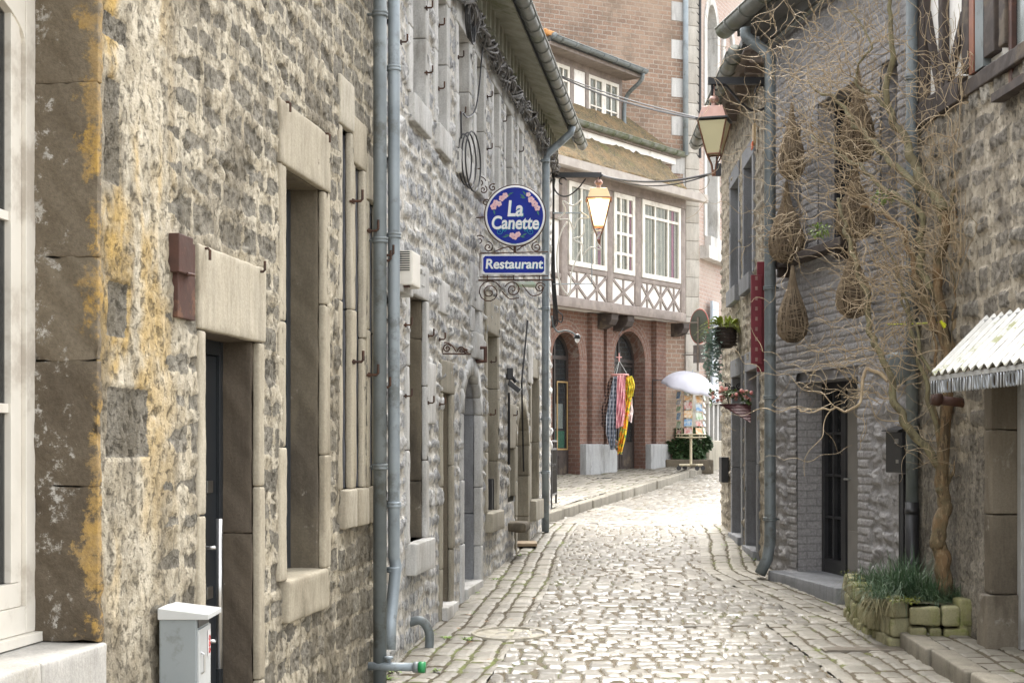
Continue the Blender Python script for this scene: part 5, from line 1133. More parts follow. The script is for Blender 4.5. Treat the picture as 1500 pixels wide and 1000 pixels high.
for sg in (-1, 1):
    b.tube(spiral(S2(754.5+sg*23, 339.5)+yo, U*sg, V, 5.2*K, .8*K, 1.4, 1.9), .0028, 4); b.tube(spiral(S2(754.5+sg*15, 337)+yo, -U*sg, V, 3.4*K, .6*K, 1.3, 1.2), .0026, 4); b.tube([S2(754.5, 334)+yo, S2(754.5+sg*14, 334.8)+yo, S2(754.5+sg*32, 333)+yo], .0026, 4)
b.tube([S2(748, 357.5)+yo, S2(757, 357.8)+yo], .002, 4)
b.build('painted_scroll', m_teal, PL)
b = MB(); z0, z1 = S2(0, 402)[2], S2(0, 373)[2]; xa, xb = S2(706, 0)[0], S2(799, 0)[0]
def octo(x0, x1, z0, z1, c, y): return [(x0+c, y, z0), (x1-c, y, z0), (x1, y, z0+c), (x1, y, z1-c), (x1-c, y, z1), (x0+c, y, z1), (x0, y, z1-c), (x0, y, z0+c)]
b.box(None, xa, xb, Ysg-.012, Ysg+.012, z0, z1); BD = b.build('board', m_wht_en, SG, bevel=.004)
b = MB(); b.prism(octo(xa+.012, xb-.012, z0+.014, z1-.014, .02, Ysg-.0145), (0, .005, 0)); b.build('blue_panel', m_blue_en, BD)
lettering('Restaurant', 19*K*1.02, (xa+xb)/2+.005, (z0+z1)/2-.004, Ysg-.0152, m_teal, BD, 'letter_shadow', .016, .10, .001, 84); lettering('Restaurant', 19*K*1.02, (xa+xb)/2, (z0+z1)/2, Ysg-.0178, m_wht_en, BD, 'lettering', .024, .10, .001, 84)
b = MB(); T_ = lambda p, r=.007: b.tube(p, r, 5)
for x in (-.03, .028): pass
T_([S2(695, 252), S2(696, 340), S2(696, 448)], .010); T_([S2(697, 410.5), S2(810, 410)], .009); T_([S2(703, 371), S2(803, 369), S2(803, 404), S2(703, 406), S2(703, 371)], .006)
for (px, py) in ((686, 284), (686, 319), (686, 410)): T_([S2(px, py), S2(697, py)], .011)
T_([S2(697, 319), S2(711, 318)]); T_([S2(754, 360), S2(754, 370)], .014)
for px in (714, 752, 790): T_([S2(px, 403), S2(px, 410)], .006)
for (x, y, r, t, f, tr) in ((703, 267, 9, .2, 1, 1.5), (708, 278, 6, 2, -1, 1.4), (722, 275, 6, 1, 1, 1.3), (712, 297, 6, -.5, 1, 1.4), (702, 352, 8, .5, 1, 1.4), (715, 362, 8, 1.5, -1, 1.5), (786, 362, 8, 1.5, 1, 1.6), (717, 428, 18, .4, 1, 2.2), (751, 424, 12, .3, -1, 1.8), (791, 421, 8, .3, 1, 1.7)):
    T_(spiral(S2(x, y), U*f, V, r*K, r*K*.12, tr, t), .006)
T_(smoothline([S2(735, 426), S2(741, 433), S2(748, 438), S2(760, 436)], 5), .005); T_(smoothline([S2(765, 417), S2(772, 426), S2(780, 433), S2(792, 430), S2(797, 420)], 5), .005)
T_(smoothline([S2(724, 369), S2(735, 364), S2(745, 362), S2(752, 367)], 5), .006); T_(smoothline([S2(757, 367), S2(765, 361), S2(775, 356), S2(781, 352)], 5), .006); T_(smoothline([S2(697, 250), S2(700, 248), S2(705, 246)], 3), .006)
b.build('iron_bracket', m_iron, SG)
b = MB(); c = S2(768, 405, .5); b.prism([c+np.array([x*K, 0, z*K]) for x, z in ((-12, 0), (14, 1), (20, -4), (-8, -3))], (0, .3, 0)); o = b.build('wall_sign', plain('green_white_board', (.45, .62, .45), (.7, .72, .7), .5, 3, 0), None, origin=c); tag(o, 'pale green board seen edge on just below the blue Restaurant sign', 'sign')
# scroll bracket left on the wall beyond
b = MB(); Yb = L2.Y(647); Kb = Yb/FPX; Q = lambda px, py: np.array([(px-CX)*Kb, Yb, EYE+(HY-py)*Kb])
b.tube([Q(647, 497), Q(647, 519)], .008, 5); b.tube([Q(645, 518), Q(690, 518.5)], .007, 5)
for (x, y, r, f, t) in ((655, 510, 6.5, 1, .5), (676, 513, 4.5, -1, .5), (682, 514.5, 3.5, 1, .5)): b.tube(spiral(Q(x, y), U*f, V, r*Kb, r*Kb*.15, 1.6, t), .006, 5)
b.tube(smoothline([Q(648, 502), Q(656, 502), Q(664, 508), Q(669, 515), Q(674, 508), Q(681, 511), Q(686, 517)], 5), .006, 5)
o = b.build('scroll_bracket', m_iron, None, origin=Q(647, 510)); tag(o, 'empty wrought iron scroll bracket on the grey wall between the low door and the arch', 'bracket')
# flood lamp
SP = thing('spotlight', L2.P(s2(741), 0, z2(741, 545)), 'black spotlight tilted down on the terrace wall near its far end', 'lamp')
a = L2.P(s2(740), .02, z2(740, 552)); Yb = float(a[1]); Kb = Yb/FPX; b = MB(); b.rbox(None, a[0], a[0]+.07, Yb-.05, Yb+.05, a[2]-.03, a[2]+.10, .01, .03, 0); b.tube([a+np.array([.06, 0, .0]), a+np.array([.10, 0, -.06])], .02, 8); b.build('arm', m_black, SP)
b = MB(); q0 = np.array([(746-CX)*Kb, Yb, EYE+(HY-556)*Kb]); poly = [q0, q0+np.array([.13, 0, -.11]), q0+np.array([.10, 0, -.15]), q0+np.array([-.02, 0, -.055])]; b.prism([p-np.array([0, .11, 0]) for p in poly], (0, .22, 0)); b.build('lamp_head', m_black, SP, bevel=.006)
b = MB(); b.prism([p-np.array([0, .09, 0])+np.array([.007, 0, .006]) for p in (poly[1]+(poly[2]-poly[1])*1.05, poly[1], poly[1]+np.array([.004, 0, .003]), poly[2]+np.array([.004, 0, .003]))], (0, .18, 0)); b.build('lamp_glass', m_wht_en, SP)

# ------------------------------------------------------------------ street lanterns
m_copper = plain('copper', (.46, .30, .25), (.40, .24, .19), .42, 5, .05, 40, .65, dirt=(.32, .24, .23), ds=3)
m_cframe = plain('brown_copper', (.20, .10, .065), (.26, .13, .08), .45, 8, .05, 60, .5)
def lantern(loc, k, lab, lit, rot, hang):
    """four-sided tapering street lantern, bottom at loc; k scales it"""
    L = thing('street_lantern', loc, lab, 'street lamp'); c = np.array(loc, float)
    def ring(h, z): return [c+np.array([h*math.cos(rot+math.pi/2*i)*1.414, h*math.sin(rot+math.pi/2*i)*1.414, z]) for i in range(4)]
    hb, ht, z0, z1, z2_, z3 = .082*k, .178*k, .27*k, .68*k, .86*k, 1.0*k
    lo, hi = ring(hb, z0), ring(ht, z1); b = MB()
    for i in range(4): b.tube([lo[i], hi[i]], .011*k, 6); b.tube([lo[i], lo[(i+1) % 4]], .012*k, 6); 
    b.build('frame', m_cframe, L)
    g = glassmat('lantern_glass_'+('warm' if lit else 'pale'), (.82, .74, .46) if not lit else (.9, .8, .55), .25, .72)
    if lit:
        for n_ in g.node_tree.nodes:
            if n_.type == 'BSDF_PRINCIPLED': n_.inputs['Emission Color'].default_value = (1, .80, .48, 1); n_.inputs['Emission Strength'].default_value = .35
    for i in range(4):
        j = (i+1) % 4; p = [lo[i], lo[j], hi[j], hi[i]]; m_ = sum(p)/4; n_ = (m_-c)*np.array([1, 1, 0]); n_ = n_/np.linalg.norm(n_); b = MB(); b.prism([m_+(x-m_)*.96 for x in p], -n_*.004); b.build('pane', g, L)
    r1, r2 = ring(ht*1.16, z1+.01), ring(ht*1.13, z1+.035*k); b = MB(); b.add(r1+r2, [(0, 3, 2, 1), (4, 5, 6, 7)]+[(i, (i+1) % 4, 4+(i+1) % 4, 4+i) for i in range(4)]); b.build('rim', m_cframe if lit else m_black, L, bevel=.004)
    b = MB(); r3 = ring(ht*.98, z1+.037*k); r4 = ring(ht*.72, z2_); r5 = ring(ht*.45, z2_+.012*k); b.add(r3+r4+r5, [(0, 3, 2, 1), (8, 9, 10, 11)]+[(i, (i+1) % 4, 4+(i+1) % 4, 4+i) for i in range(4)]+[(4+i, 4+(i+1) % 4, 8+(i+1) % 4, 8+i) for i in range(4)]); CAP = b.build('hood', m_copper, L, bevel=.004)
    if lit:
        CAP.data.materials[0] = emit('painted_glow_hood', (.85, .62, .35), .0); n_ = CAP.data.materials[0].node_tree.nodes['Principled BSDF']; n_.inputs['Metallic'].default_value = .4  # lamp glow painted into the hood's bright gold colour; the hood emits nothing
        b = MB(); b.lathe(c+np.array([0, 0, z1-.16*k]), [(.01*k, 0), (.05*k, .02*k), (.065*k, .07*k), (.05*k, .12*k), (.01*k, .14*k)], 16); b.build('bulb', emit('lamp_bulb', (1, .78, .42), 5), L, smooth=True)
    else:
        b = MB(); b.lathe(c+np.array([0, 0, z1-.13*k]), [(.09*k, 0), (.075*k, .06*k), (.05*k, .11*k)], 16); b.build('reflector', plain('yellowed_reflector', (.62, .50, .16), None, .5, 4, 0), L, smooth=True)
    b = MB(); b.lathe(c+np.array([0, 0, z2_+.01*k]), [(.05*k, 0), (.035*k, .03*k), (.03*k, .05*k), (.06*k, .075*k), (.065*k, .10*k), (.045*k, .13*k), (.012*k, .145*k), (.01*k, hang*k)], 16); b.build('finial', m_copper, L, smooth=True)
    b = MB()
    for i in range(4): b.tube(smoothline([lo[i], c+(lo[i]-c)*np.array([.75, .75, .8]), c+(lo[i]-c)*np.array([.35, .35, .5])+np.array([0, 0, -.0]), c+np.array([0, 0, .0])+(lo[i]-c)*np.array([.22, .22, 0])], 4), .010*k, 5)
    b.lathe(c+np.array([0, 0, -.0]), [(.022*k, 0), (.03*k, .02*k), (.028*k, .06*k), (.018*k, .08*k)], 10); b.build('bottom_bracket', m_cframe, L)
    return L
Y1 = 16.3; k1 = Y1/FPX; Pq = lambda px, py, Y=Y1: at(px, py, Y)
LN = lantern(Pq(1046, 258), .86, 'copper hooded street lantern with pale yellow panes on the far right bracket', False, R(28), .34)
b = MB(); b.box(None, Pq(1037, 0)[0], Pq(1130, 0)[0], Y1-.03, Y1+.03, Pq(0, 124)[2], Pq(0, 114)[2]); b.tube([Pq(1043, 124), Pq(1043, 140)], .014, 6)
b.tube(smoothline([Pq(1052, 124), Pq(1063, 126), Pq(1074, 138), Pq(1090, 155), Pq(1106, 163), Pq(1126, 157)], 6), .014, 6); b.tube(spiral(Pq(1115, 133), -U, V, 9*k1, 7*k1, .6, -.8), .011, 6); b.tube(spiral(Pq(1049, 129), U, V, 4*k1, 3*k1, .7, 1.5), .010, 6); b.tube([Pq(1046, 252), Pq(1050, 257), Pq(1050, 230)], .012, 6); b.rbox(None, Pq(1048, 0)[0], Pq(1056, 0)[0], Y1-.03, Y1+.03, Pq(0, 258)[2], Pq(0, 240)[2], .004, .05, 0)
b.build('wall_bracket', m_black, LN)
Y2 = float(L2.P(s2(806), 0, 0)[1])-.1
LN2 = lantern(at(877, 358, Y2), .92, 'glowing street lantern hung from a bracket beside the star decoration', True, R(43), .26)
b = MB(); Q2 = lambda px, py: at(px, py, Y2); b.box(None, Q2(808, 0)[0], Q2(881, 0)[0], Y2-.03, Y2+.03, Q2(0, 260)[2], Q2(0, 253)[2]); b.tube([Q2(878, 260), Q2(878, 272)], .012, 6); b.tube(smoothline([Q2(813, 262), Q2(812, 276), Q2(820, 286), Q2(832, 287), Q2(846, 277), Q2(858, 262)], 6), .011, 6); b.tube(spiral(Q2(824, 266), U, V, 6*Y2/FPX, 4*Y2/FPX, .7, .3), .010, 6)
b.build('wall_bracket', m_black, LN2)
# light star garland figure
m_tube = plain('milky_tube', (.78, .76, .70), (.70, .67, .6), .3, 5, 0)
b = MB(); 
def star(cx, cy, ro, ri, rot, n=5, gap=0):
    p = []
    for i in range(2*n-gap+1): a_ = rot+math.pi*i/n; r = ro if i % 2 == 0 else ri; p.append(Q2(cx+r*math.cos(a_), cy-r*math.sin(a_))+np.array([0, -.03, 0]))
    return smoothline(p, 3)
b.tube(star(839, 313, 24, 11, 1.0, 5, 0), .012, 6); b.tube(star(862, 352, 24, 11, .65+1.2, 5, 1), .012, 6)
b.tube(smoothline([Q2(831, 325), Q2(822, 340), Q2(816, 370), Q2(817, 400), Q2(823, 420), Q2(832, 432), Q2(835, 426), Q2(837, 400), Q2(845, 378), Q2(851, 366)], 5), .012, 6)
SD = b.build('star_decoration', m_tube, None, smooth=True, origin=Q2(812, 420)); tag(SD, 'white tube shooting star Christmas decoration on the corner beside the glowing lantern', 'decoration')
b = MB(); b.tube([Q2(810, 312), Q2(858, 312)], .012, 6); b.tube([Q2(810, 416), Q2(867, 416), Q2(867, 360)], .010, 6); b.build('support_bar', m_zincl, SD)
# small lamp on a bent arm, tangle of cables
b = MB(); b.tube(smoothline([Q2(808, 462), Q2(811, 478), Q2(818, 486), Q2(828, 484), Q2(838, 487), Q2(844, 492)], 5), .014, 6); SL = b.build('security_lamp', m_zinc, None, smooth=True, origin=Q2(808, 470)); tag(SL, 'small bulb lamp on a bent arm and cable at the terrace corner', 'lamp')
b = MB(); b.lathe(Q2(845.5, 499), [(.01, -.03), (.03, -.01), (.035, .02), (.02, .05)], 12); b.build('bulb', m_wht_en, SL, smooth=True); b = MB(); b.lathe(Q2(845.5, 496), [(.05, 0), (.045, .05), (.02, .07)], 12); b.build('cap', m_black, SL, smooth=True)
b = MB()
for k in range(4): b.tube(smoothline([Q2(809+k, 215+k*8)+np.array([0, -.05*k, 0]), Q2(810+k*.5, 300), Q2(808+k*1.5, 400), Q2(811+2*k, 455+4*k), Q2(809+k, 480)], 6), .009, 5)
b.tube(smoothline([Q2(812, 440), Q2(817, 455), Q2(824, 462), Q2(822, 472), Q2(814, 468), Q2(810, 480)], 5), .010, 5)
o = b.build('cable', m_cableb, None, origin=Q2(809, 480)); tag(o, 'tangled black cables running down the end corner of the grey terrace', 'cable')

# ------------------------------------------------------------------ overhead and wall cables
def sag(p, q, d, n=24): t = np.linspace(0, 1, n)[:, None]; return np.asarray(p)*(1-t)+np.asarray(q)*t-np.array([0, 0, 1])*d*4*t*(1-t)
b = MB(); p = FT.P(d0+.05, .1, zf(795, 103, .1)); q = R2.P(sr2(1070), .35, R2.z(1070, 84, .35)); b.tube(sag(p, q, .10), .016, 6); b.tube(sag(p+np.array([0, 0, .02]), q+np.array([0, 0, .01]), .06), .010, 6)
o = b.build('cable', m_cableb, None, origin=p); tag(o, 'dark cable strung across the street in front of the dormer', 'cable')
b = MB(); p = Q2(881, 257); q = Pq(1050, 252); b.tube(sag(p, q, .10), .014, 6); b.tube(sag(p+np.array([0, 0, .018]), q, .16), .008, 6)
o = b.build('cable', m_cableb, None, origin=p); tag(o, 'dark cable between the two street lanterns', 'cable')
# bundle of twisted lines under the terrace eaves
b = MB(); ss_ = np.linspace(.8, S_END-.05, 260)
def eavez(s): return 6.02-.0*s+.05*np.sin(s*.9)
for k in range(11):
    ph = k*.9; rad = .03+.045*random.random(); z = eavez(ss_)-.02-.10*random.random()+rad*np.sin(ss_*random.uniform(5, 9)+ph)+.10*(fbm(ss_*1.3, ss_*0+k, 90+k)-.5); n_ = .07+rad*np.cos(ss_*random.uniform(5, 9)+ph)*.8+.05*fbm(ss_*2, ss_*0+k, 70+k)
    b.tube(L2.P(ss_, np.maximum(n_, .035), z), random.uniform(.006, .013), 5)
for k in range(60):
    s_ = random.uniform(1, S_END-.3); b.tube(smoothline([L2.P(s_, .08, eavez(s_)+.08), L2.P(s_+.05, .13, eavez(s_)-.02), L2.P(s_+.02, .10, eavez(s_)-random.uniform(.12, .22))], 4), .007, 4)
o = b.build('cable_bundle', m_cable, None, origin=L2.P(5, 0, 6)); tag(o, 'thick grey bundle of twisted cables running under the terrace eaves', 'cable bundle')
b = MB(); cz = z2(673, 226)
for k in range(3): 
    a_ = np.linspace(0, 2*math.pi, 22); b.tube([L2.P(s2(673)+.05*k+(.20+.03*k)*math.cos(t), .05+.03*k+.03*math.cos(t), cz-.05+(.23+.02*k)*math.sin(t)) for t in a_], .008, 5)
b.tube(smoothline([L2.P(s2(668), .05, cz+.1), L2.P(s2(668), .05, z2(668, 166)), L2.P(s2(676), .06, z2(676, 172)), L2.P(s2(690), .06, z2(690, 150)), L2.P(s2(700), .06, z2(700, 50))], 6), .009, 5)
o = b.build('cable_coil', m_cableb, None, origin=L2.P(s2(673), 0, cz)); tag(o, 'coil of black cable hanging on the terrace wall under the third upper window', 'cable coil')
b = MB(); a_ = np.linspace(0, 2*math.pi, 20)
for k in range(3): b.tube([L2.P(s2(677)+.17*math.cos(t)+.02*k, .06+.015*k, 5.93+(.22+.02*k)*math.sin(t)) for t in a_], .011, 5)
o = b.build('cable_coil', m_cableb, None, origin=L2.P(s2(677), 0, 5.9)); tag(o, 'small loop of black cable hanging high under the terrace eaves', 'cable coil')
b = MB(); b.tube([L2.P(s2(720), .07, z2(720, 110)), L2.P(s2(720), .07, z2(720, 50))], .014, 6); o = b.build('cable', m_cableb, None, origin=L2.P(s2(720), 0, z2(720, 110))); tag(o, 'short black pipe hanging straight down from the cable bundle', 'cable')
b = MB(); b.tube([L2.P(s2(761), .05, z2(761, 690)), L2.P(s2(758), .05, z2(758, 560)), L2.P(s2(767), .05, z2(767, 470))], .012, 6); o = b.build('wall_pipe', m_black, None, origin=L2.P(s2(761), 0, z2(761, 690))); tag(o, 'long thin bent black conduit on the terrace wall just before the far arched door', 'pipe')
b = MB(); b.tube([L2.P(s2(739), .05, z2(739, 680)), L2.P(s2(739), .05, z2(739, 575))], .016, 6); o = b.build('wall_pipe', m_black, None, origin=L2.P(s2(739), 0, z2(739, 680))); tag(o, 'short straight black pipe on the terrace wall right below the spotlight', 'pipe')

# ------------------------------------------------------------------ things on the far right house
m_burg = plain('burgundy_paint', (.20, .022, .035), (.16, .018, .028), .4, 5, .03, 60)
VS = thing('hanging_sign', R2.P(sr2(1112), 0, R2.z(1112, 535)), 'tall narrow burgundy sign board on the tan stone house', 'sign')
b = MB(); a = sr2(1107, .12); b.box(R2, a, a+.04, .05, .17, R2.z(1107, 532, .14), R2.z(1107, 400, .14)); b.box(R2, a+.045, a+.08, .02, .10, R2.z(1107, 545, .1), R2.z(1107, 385, .1)); b.build('board', m_burg, VS, bevel=.006)
b = MB(); za, zb_ = R2.z(1107, 525, .14), R2.z(1107, 405, .14)
for i, dzz in enumerate(np.linspace(za, zb_, 9)): b.box(R2, a-.003, a-.001, .10, .125, dzz-.02, dzz+.02)
b.build('gold_mark', plain('pale_gilt', (.34, .20, .17), None, .5, 9, 0), VS)
Yf = R2.Y(1083); FP = thing('hanging_planter', R2.P(sr2(1083), 0, R2.z(1083, 500)), 'dark wall basket of yellow green fern and trailing blue green succulents', 'planter'); Kf = Yf/FPX
c = R2.P(sr2(1083), .17, R2.z(1083, 498, .17)); b = MB(); b.lathe(c, [(.07, 0), (.125, .05), (.14, .16), (.135, .26), (.10, .26)], 14)
for k in range(6): b.tube([c+np.array([.14*math.cos(t), .14*math.sin(t), .04+.04*k]) for t in np.linspace(0, 2*math.pi, 15)], .009, 4)
b.build('basket', m_oldwood, FP)
def leafblade(b, p, d, l, w_, bend=.5, n=4):
    d = np.asarray(d, float); d = d/np.linalg.norm(d); sd = np.cross(d, [0, 0, 1.]); sd = sd/max(np.linalg.norm(sd), 1e-6)*w_; pts = []
    for i in range(n+1):
        t = i/n; q = np.asarray(p)+d*l*t-np.array([0, 0, bend*l*t*t]); ww = sd*(math.sin(math.pi*min(1, .15+.85*t))*1.0 if i < n else .02); pts += [q-ww, q+ww]
    b.add(pts, [(2*i, 2*i+1, 2*i+3, 2*i+2) for i in range(n)], random.random())
m_fern = plain('fern_green', (.38, .42, .06), (.24, .32, .05), .6, 6, 0); m_succ = plain('blue_green_leaf', (.27, .38, .32), (.36, .46, .40), .6, 8, 0)
b = MB()
for k in range(70):
    t = random.uniform(0, 6.28); e = random.uniform(.3, 1.5); L_ = random.uniform(.28, .46); d_ = np.array([math.cos(t)*math.cos(e), math.sin(t)*math.cos(e), math.sin(e)]); base = c+np.array([.06*math.cos(t), .06*math.sin(t), .25])
    leafblade(b, base, d_, L_, .006, .7)
    for i in range(9):
        u = .2+.09*i; q = base+d_*L_*u-np.array([0, 0, .7*L_*u*u]); sd = np.cross(d_, [0, 0, 1.])
        for s_ in (-1, 1): leafblade(b, q, sd*s_+d_*.5, .085*(1.1-u), .011, .3, 2)
b.build('fern', m_fern, FP)
b = MB()
for k in range(46):
    t = random.uniform(0, 6.28); x0 = c+np.array([-.13+.10*random.uniform(-1, 1), .09*math.sin(t), .22]); L_ = random.uniform(.25, .75)
    for i in range(int(L_/.028)):
        q = x0+np.array([random.uniform(-.03, .03)-.04*math.sin(i*.1), random.uniform(-.03, .03), -.028*i]); leafblade(b, q, (random.uniform(-1, 1), random.uniform(-1, 1), random.uniform(-.4, .6)), .06, .019, .2, 2)
b.build('trailing_plant', m_succ, FP)
CB = thing('hanging_planter', R2.P(sr2(1107), 0, R2.z(1107, 618)), 'dark red cone basket of pink flowers on the tan stone house', 'planter')
ap = R2.P(sr2(1110), .08, R2.z(1110, 618, .08)); tp = R2.P(sr2(1098), .34, R2.z(1098, 588, .34)); b = MB(); N = 14; ring_ = []
cR = R2.P(sr2(1100), .19, R2.z(1100, 586, .19))
for k in range(N): t = 2*math.pi*k/N; ring_.append(cR+R2.P(.14*math.cos(t), .19*math.sin(t), .0)-R2.P(0, 0, 0))
b.add([ap]+ring_, [(0, 1+k, 1+(k+1) % N) for k in range(N)]+[tuple(range(N, 0, -1))]); 
for j in range(1, 7): b.tube([ap+(p-ap)*(j/6.5)*1.02 for p in ring_+[ring_[0]]], .008, 4)
b.build('cone_basket', plain('maroon_wicker', (.07, .016, .018), (.05, .014, .014), .7, 20, .3, 60), CB)
b = MB(); g_ = MB()
for k in range(60):
    p = cR+R2.P(random.uniform(-.15, .15), random.uniform(-.2, .30), random.uniform(0, .16))-R2.P(0, 0, 0)
    if k % 3 == 0:
        b.lathe(p+np.array([0, 0, .03]), [(.004, -.02), (.019, -.012), (.023, 0), (.017, .014), (.004, .019)], 8, random.random())
        for j in range(6): t = j*1.05; leafblade(b, p, (math.cos(t), math.sin(t), .5), .055, .024, .3, 2)
    else:
        for j in range(4): leafblade(g_, p, (random.uniform(-1, 1), random.uniform(-1, 1), random.uniform(-.3, .8)), .08, .018, .3, 2)
b.build('pink_flowers', plain('pink_petal', (.70, .25, .25), (.75, .5, .42), .6, 30, 0), CB); g_.build('foliage', plain('leaf_green', (.10, .17, .04), (.07, .12, .03), .6, 9, 0), CB)
b = MB(); Yw = R2.Y(1080); Kw = Yw/FPX; Q = lambda px, py: at(px, py, Yw-.05)
for (x, y, r, f) in ((1066, 566, 5, 1), (1074, 570, 4, -1), (1083, 566, 5, 1), (1070, 578, 4, 1)): b.tube(spiral(Q(x, y), U*f, V, r*Kw, r*Kw*.2, 1.5, .3), .008, 4)
b.tube([Q(1062, 560), Q(1064, 575), Q(1068, 592), Q(1077, 597)], .008, 4); b.tube([Q(1062, 573), Q(1092, 569)], .009, 4); b.tube([Q(1086, 560), Q(1086, 574)], .009, 4)
o = b.build('scroll_bracket', m_black, None, origin=Q(1086, 570)); tag(o, 'black wrought iron scroll bracket behind the pink flower basket', 'bracket')
b = MB(); c = sr2(1068); b.box(R2, c-.16, c+.16, .02, .12, R2.z(1068, 706), R2.z(1068, 669)); o = b.build('wall_box', m_black, None, bevel=.01, origin=R2.P(c, 0, R2.z(1068, 706))); tag(o, 'flat black box mounted low on the corner of the tan stone house', 'wall box')
b = MB(); c = sr2(1104, .05); b.box(R2, c-.06, c+.06, .03, .06, R2.z(1104, 222), R2.z(1104, 193)); WP = b.build('wall_plaque', plain('pale_wood', (.50, .38, .22), (.42, .30, .17), .6, 6, .1), None, origin=R2.P(c, 0, R2.z(1104, 222))); tag(WP, 'small pale wooden plaque with an orange patch high on the tan stone house', 'plaque')
b = MB(); b.box(R2, c-.065, c+.055, .062, .075, R2.z(1104, 229), R2.z(1104, 219)); b.build('reflector', plain('orange_reflector', (.75, .14, .03), None, .3, 9, 0), WP)

# ------------------------------------------------------------------ in front of the shop
m_iron2 = plain('dark_iron', (.035, .032, .03), (.05, .045, .04), .5, 9, .1, 60)
YR = 22.2; gR = float(ground(YR))+.15; RA = thing('railing', (.60, YR, gR), 'black iron railing panel on the pavement by the terrace corner', 'railing')
b = MB(); RF = Frame(.575, 22.05, .10, 1, 1)
for s_ in (0, 1.0): b.box(RF, s_, s_+.03, -.015, .015, gR, gR+.98)
for z in (.18, .86): b.box(RF, .03, 1.0, -.012, .012, gR+z, gR+z+.03)
for s_ in np.arange(.10, 1, .09): b.tube([RF.P(s_, 0, gR+.2), RF.P(s_, 0, gR+.87)], .009, 6)
for s_ in np.arange(.17, .95, .18): b.tube(spiral(RF.P(s_, 0, gR+.6), np.array([RF.d[0], RF.d[1], 0]), V, .06, .02, 1.3), .007, 4)
b.tube([RF.P(-.03, 0, gR+.99), RF.P(1.06, 0, gR+.99)], .018, 6); b.build('panel', m_iron2, RA)
b = MB(); gm = float(ground(28.6))+.162; MFm = Frame(*FT.P(sf(833), .95, 0)[:2], .735, 1, 1); b.rbox(MFm, -.5, .5, -.2, .2, gm, gm+.02, .008, .1, .003); o = b.build('doormat', m_dark_in, None, origin=MFm.P(0, 0, gm)); tag(o, 'dark doormat on the pavement below the shop steps', 'doormat')
# scarves hanging from a ring
SC = thing('scarf_hanger', FT.P(sf(907), .5, zf(907, 660, .5)), 'pink ring of coloured hanging scarves beside the arched shop door', 'scarf display')
YC = FT.Y(907, .48); KC = YC/FPX; C_ = lambda px, py, d=0: at(px, py, YC+d); m_pinkp = plain('pink_plastic', (.72, .36, .33), None, .4, 9, 0)
b = MB(); a_ = np.linspace(0, 2*math.pi, 25); cc = C_(908, 549)
b.tube([cc+np.array([.17*math.cos(t), .17*math.sin(t), 0]) for t in a_], .02, 8, False); b.build('ring', m_pinkp, SC, smooth=True)
b = MB()
for t in (.3, 2.4, 4.2): b.tube([cc+np.array([.17*math.cos(t), .17*math.sin(t), 0]), C_(907, 528)], .008, 4)
b.build('cord', plain('grey_cord', (.4, .42, .4), None, .6, 9, 0), SC); b = MB(); b.tube([C_(907, 530), C_(907, 517)], .014, 6); b.tube([C_(902.5, 523), C_(911, 523)], .012, 6); b.build('hook', m_pinkp, SC)
b = MB(); b.tube([C_(907, 518), C_(907, 490), FT.P(sf(892)+.13, .3, zj-.2)], .006, 4); b.build('hanging_wire', m_cableb, SC)
def scarfmat(name, c1, c2, c3, sc1, sc2, check=False):
    t = NT(name)
    if check:
        w1 = t.N.new('ShaderNodeTexWave'); w1.inputs['Scale'].default_value = sc1; w1.bands_direction = 'Z'; t.link(t.co, w1.inputs['Vector']); w2 = t.N.new('ShaderNodeTexWave'); w2.inputs['Scale'].default_value = sc2; w2.bands_direction = 'X'; t.link(t.co, w2.inputs['Vector'])
        c = t.mix(t.mask(w1.outputs['Fac'], .55, .7), c1, c2); c = t.mix(t.math('MULTIPLY', t.mask(w2.outputs['Fac'], .6, .75), .6), c, c3)
    else: c = t.mix(t.mask(t.noise(sc1, 3), .48, .54), c1, c2); c = t.mix(t.mask(t.noise(sc2, 2), .56, .6), c, c3)
    return t.out(c, .85, spec=.2)
def scarf(name, pts, wid, mat, folds=5, amp=.035, lab=None, d0_=0):
    n = len(pts); v = np.linspace(0, n-1, 44); px = np.interp(v, range(n), [p[0] for p in pts]); py = np.interp(v, range(n), [p[1] for p in pts]); w_ = np.interp(v, range(n), wid); u = np.linspace(-1, 1, 40); ph = random.uniform(0, 6)
    V_ = np.zeros((44, 40, 3))
    for i in range(44):
        fold = np.sin(u*folds*math.pi+ph+.8*math.sin(i*.12)); V_[i] = np.stack([(px[i]+u*w_[i]+.6*fold-CX)*KC, YC+d0_+amp*fold*(.35+.65*i/44)+.02*np.sin(u*9+i*.3), EYE+(HY-(py[i]+1.5*np.sin(u*2+ph)))*KC], -1)
    b = MB(); b.grid(V_); o = b.build(name, mat, SC, smooth=True); so = o.modifiers.new('thickness', 'SOLIDIFY'); so.thickness = .006
    if lab: o['label'] = lab
scarf('scarf', [(898, 552), (893, 575), (887, 600), (884, 625)], [4, 6, 6, 3], scarfmat('brown_plaid', (.05, .035, .035), (.20, .13, .11), (.36, .25, .2), 4.5, 5, True), lab='dark brown plaid scarf', d0_=-.05)
scarf('scarf', [(903, 551), (900, 580), (896, 610), (895, 635), (897, 657)], [4, 7, 8, 7, 3.5], scarfmat('grey_plaid', (.10, .115, .15), (.26, .28, .33), (.55, .57, .6), 3.5, 4.5, True), lab='grey blue plaid scarf', d0_=-.12)
scarf('scarf', [(909, 549), (909, 580), (908, 605), (906, 626)], [5.5, 6, 6.5, 5], scarfmat('pink_wool', (.70, .33, .36), (.62, .26, .30), (.75, .45, .45), 7, 9), 4, lab='soft pink scarf', d0_=-.17)
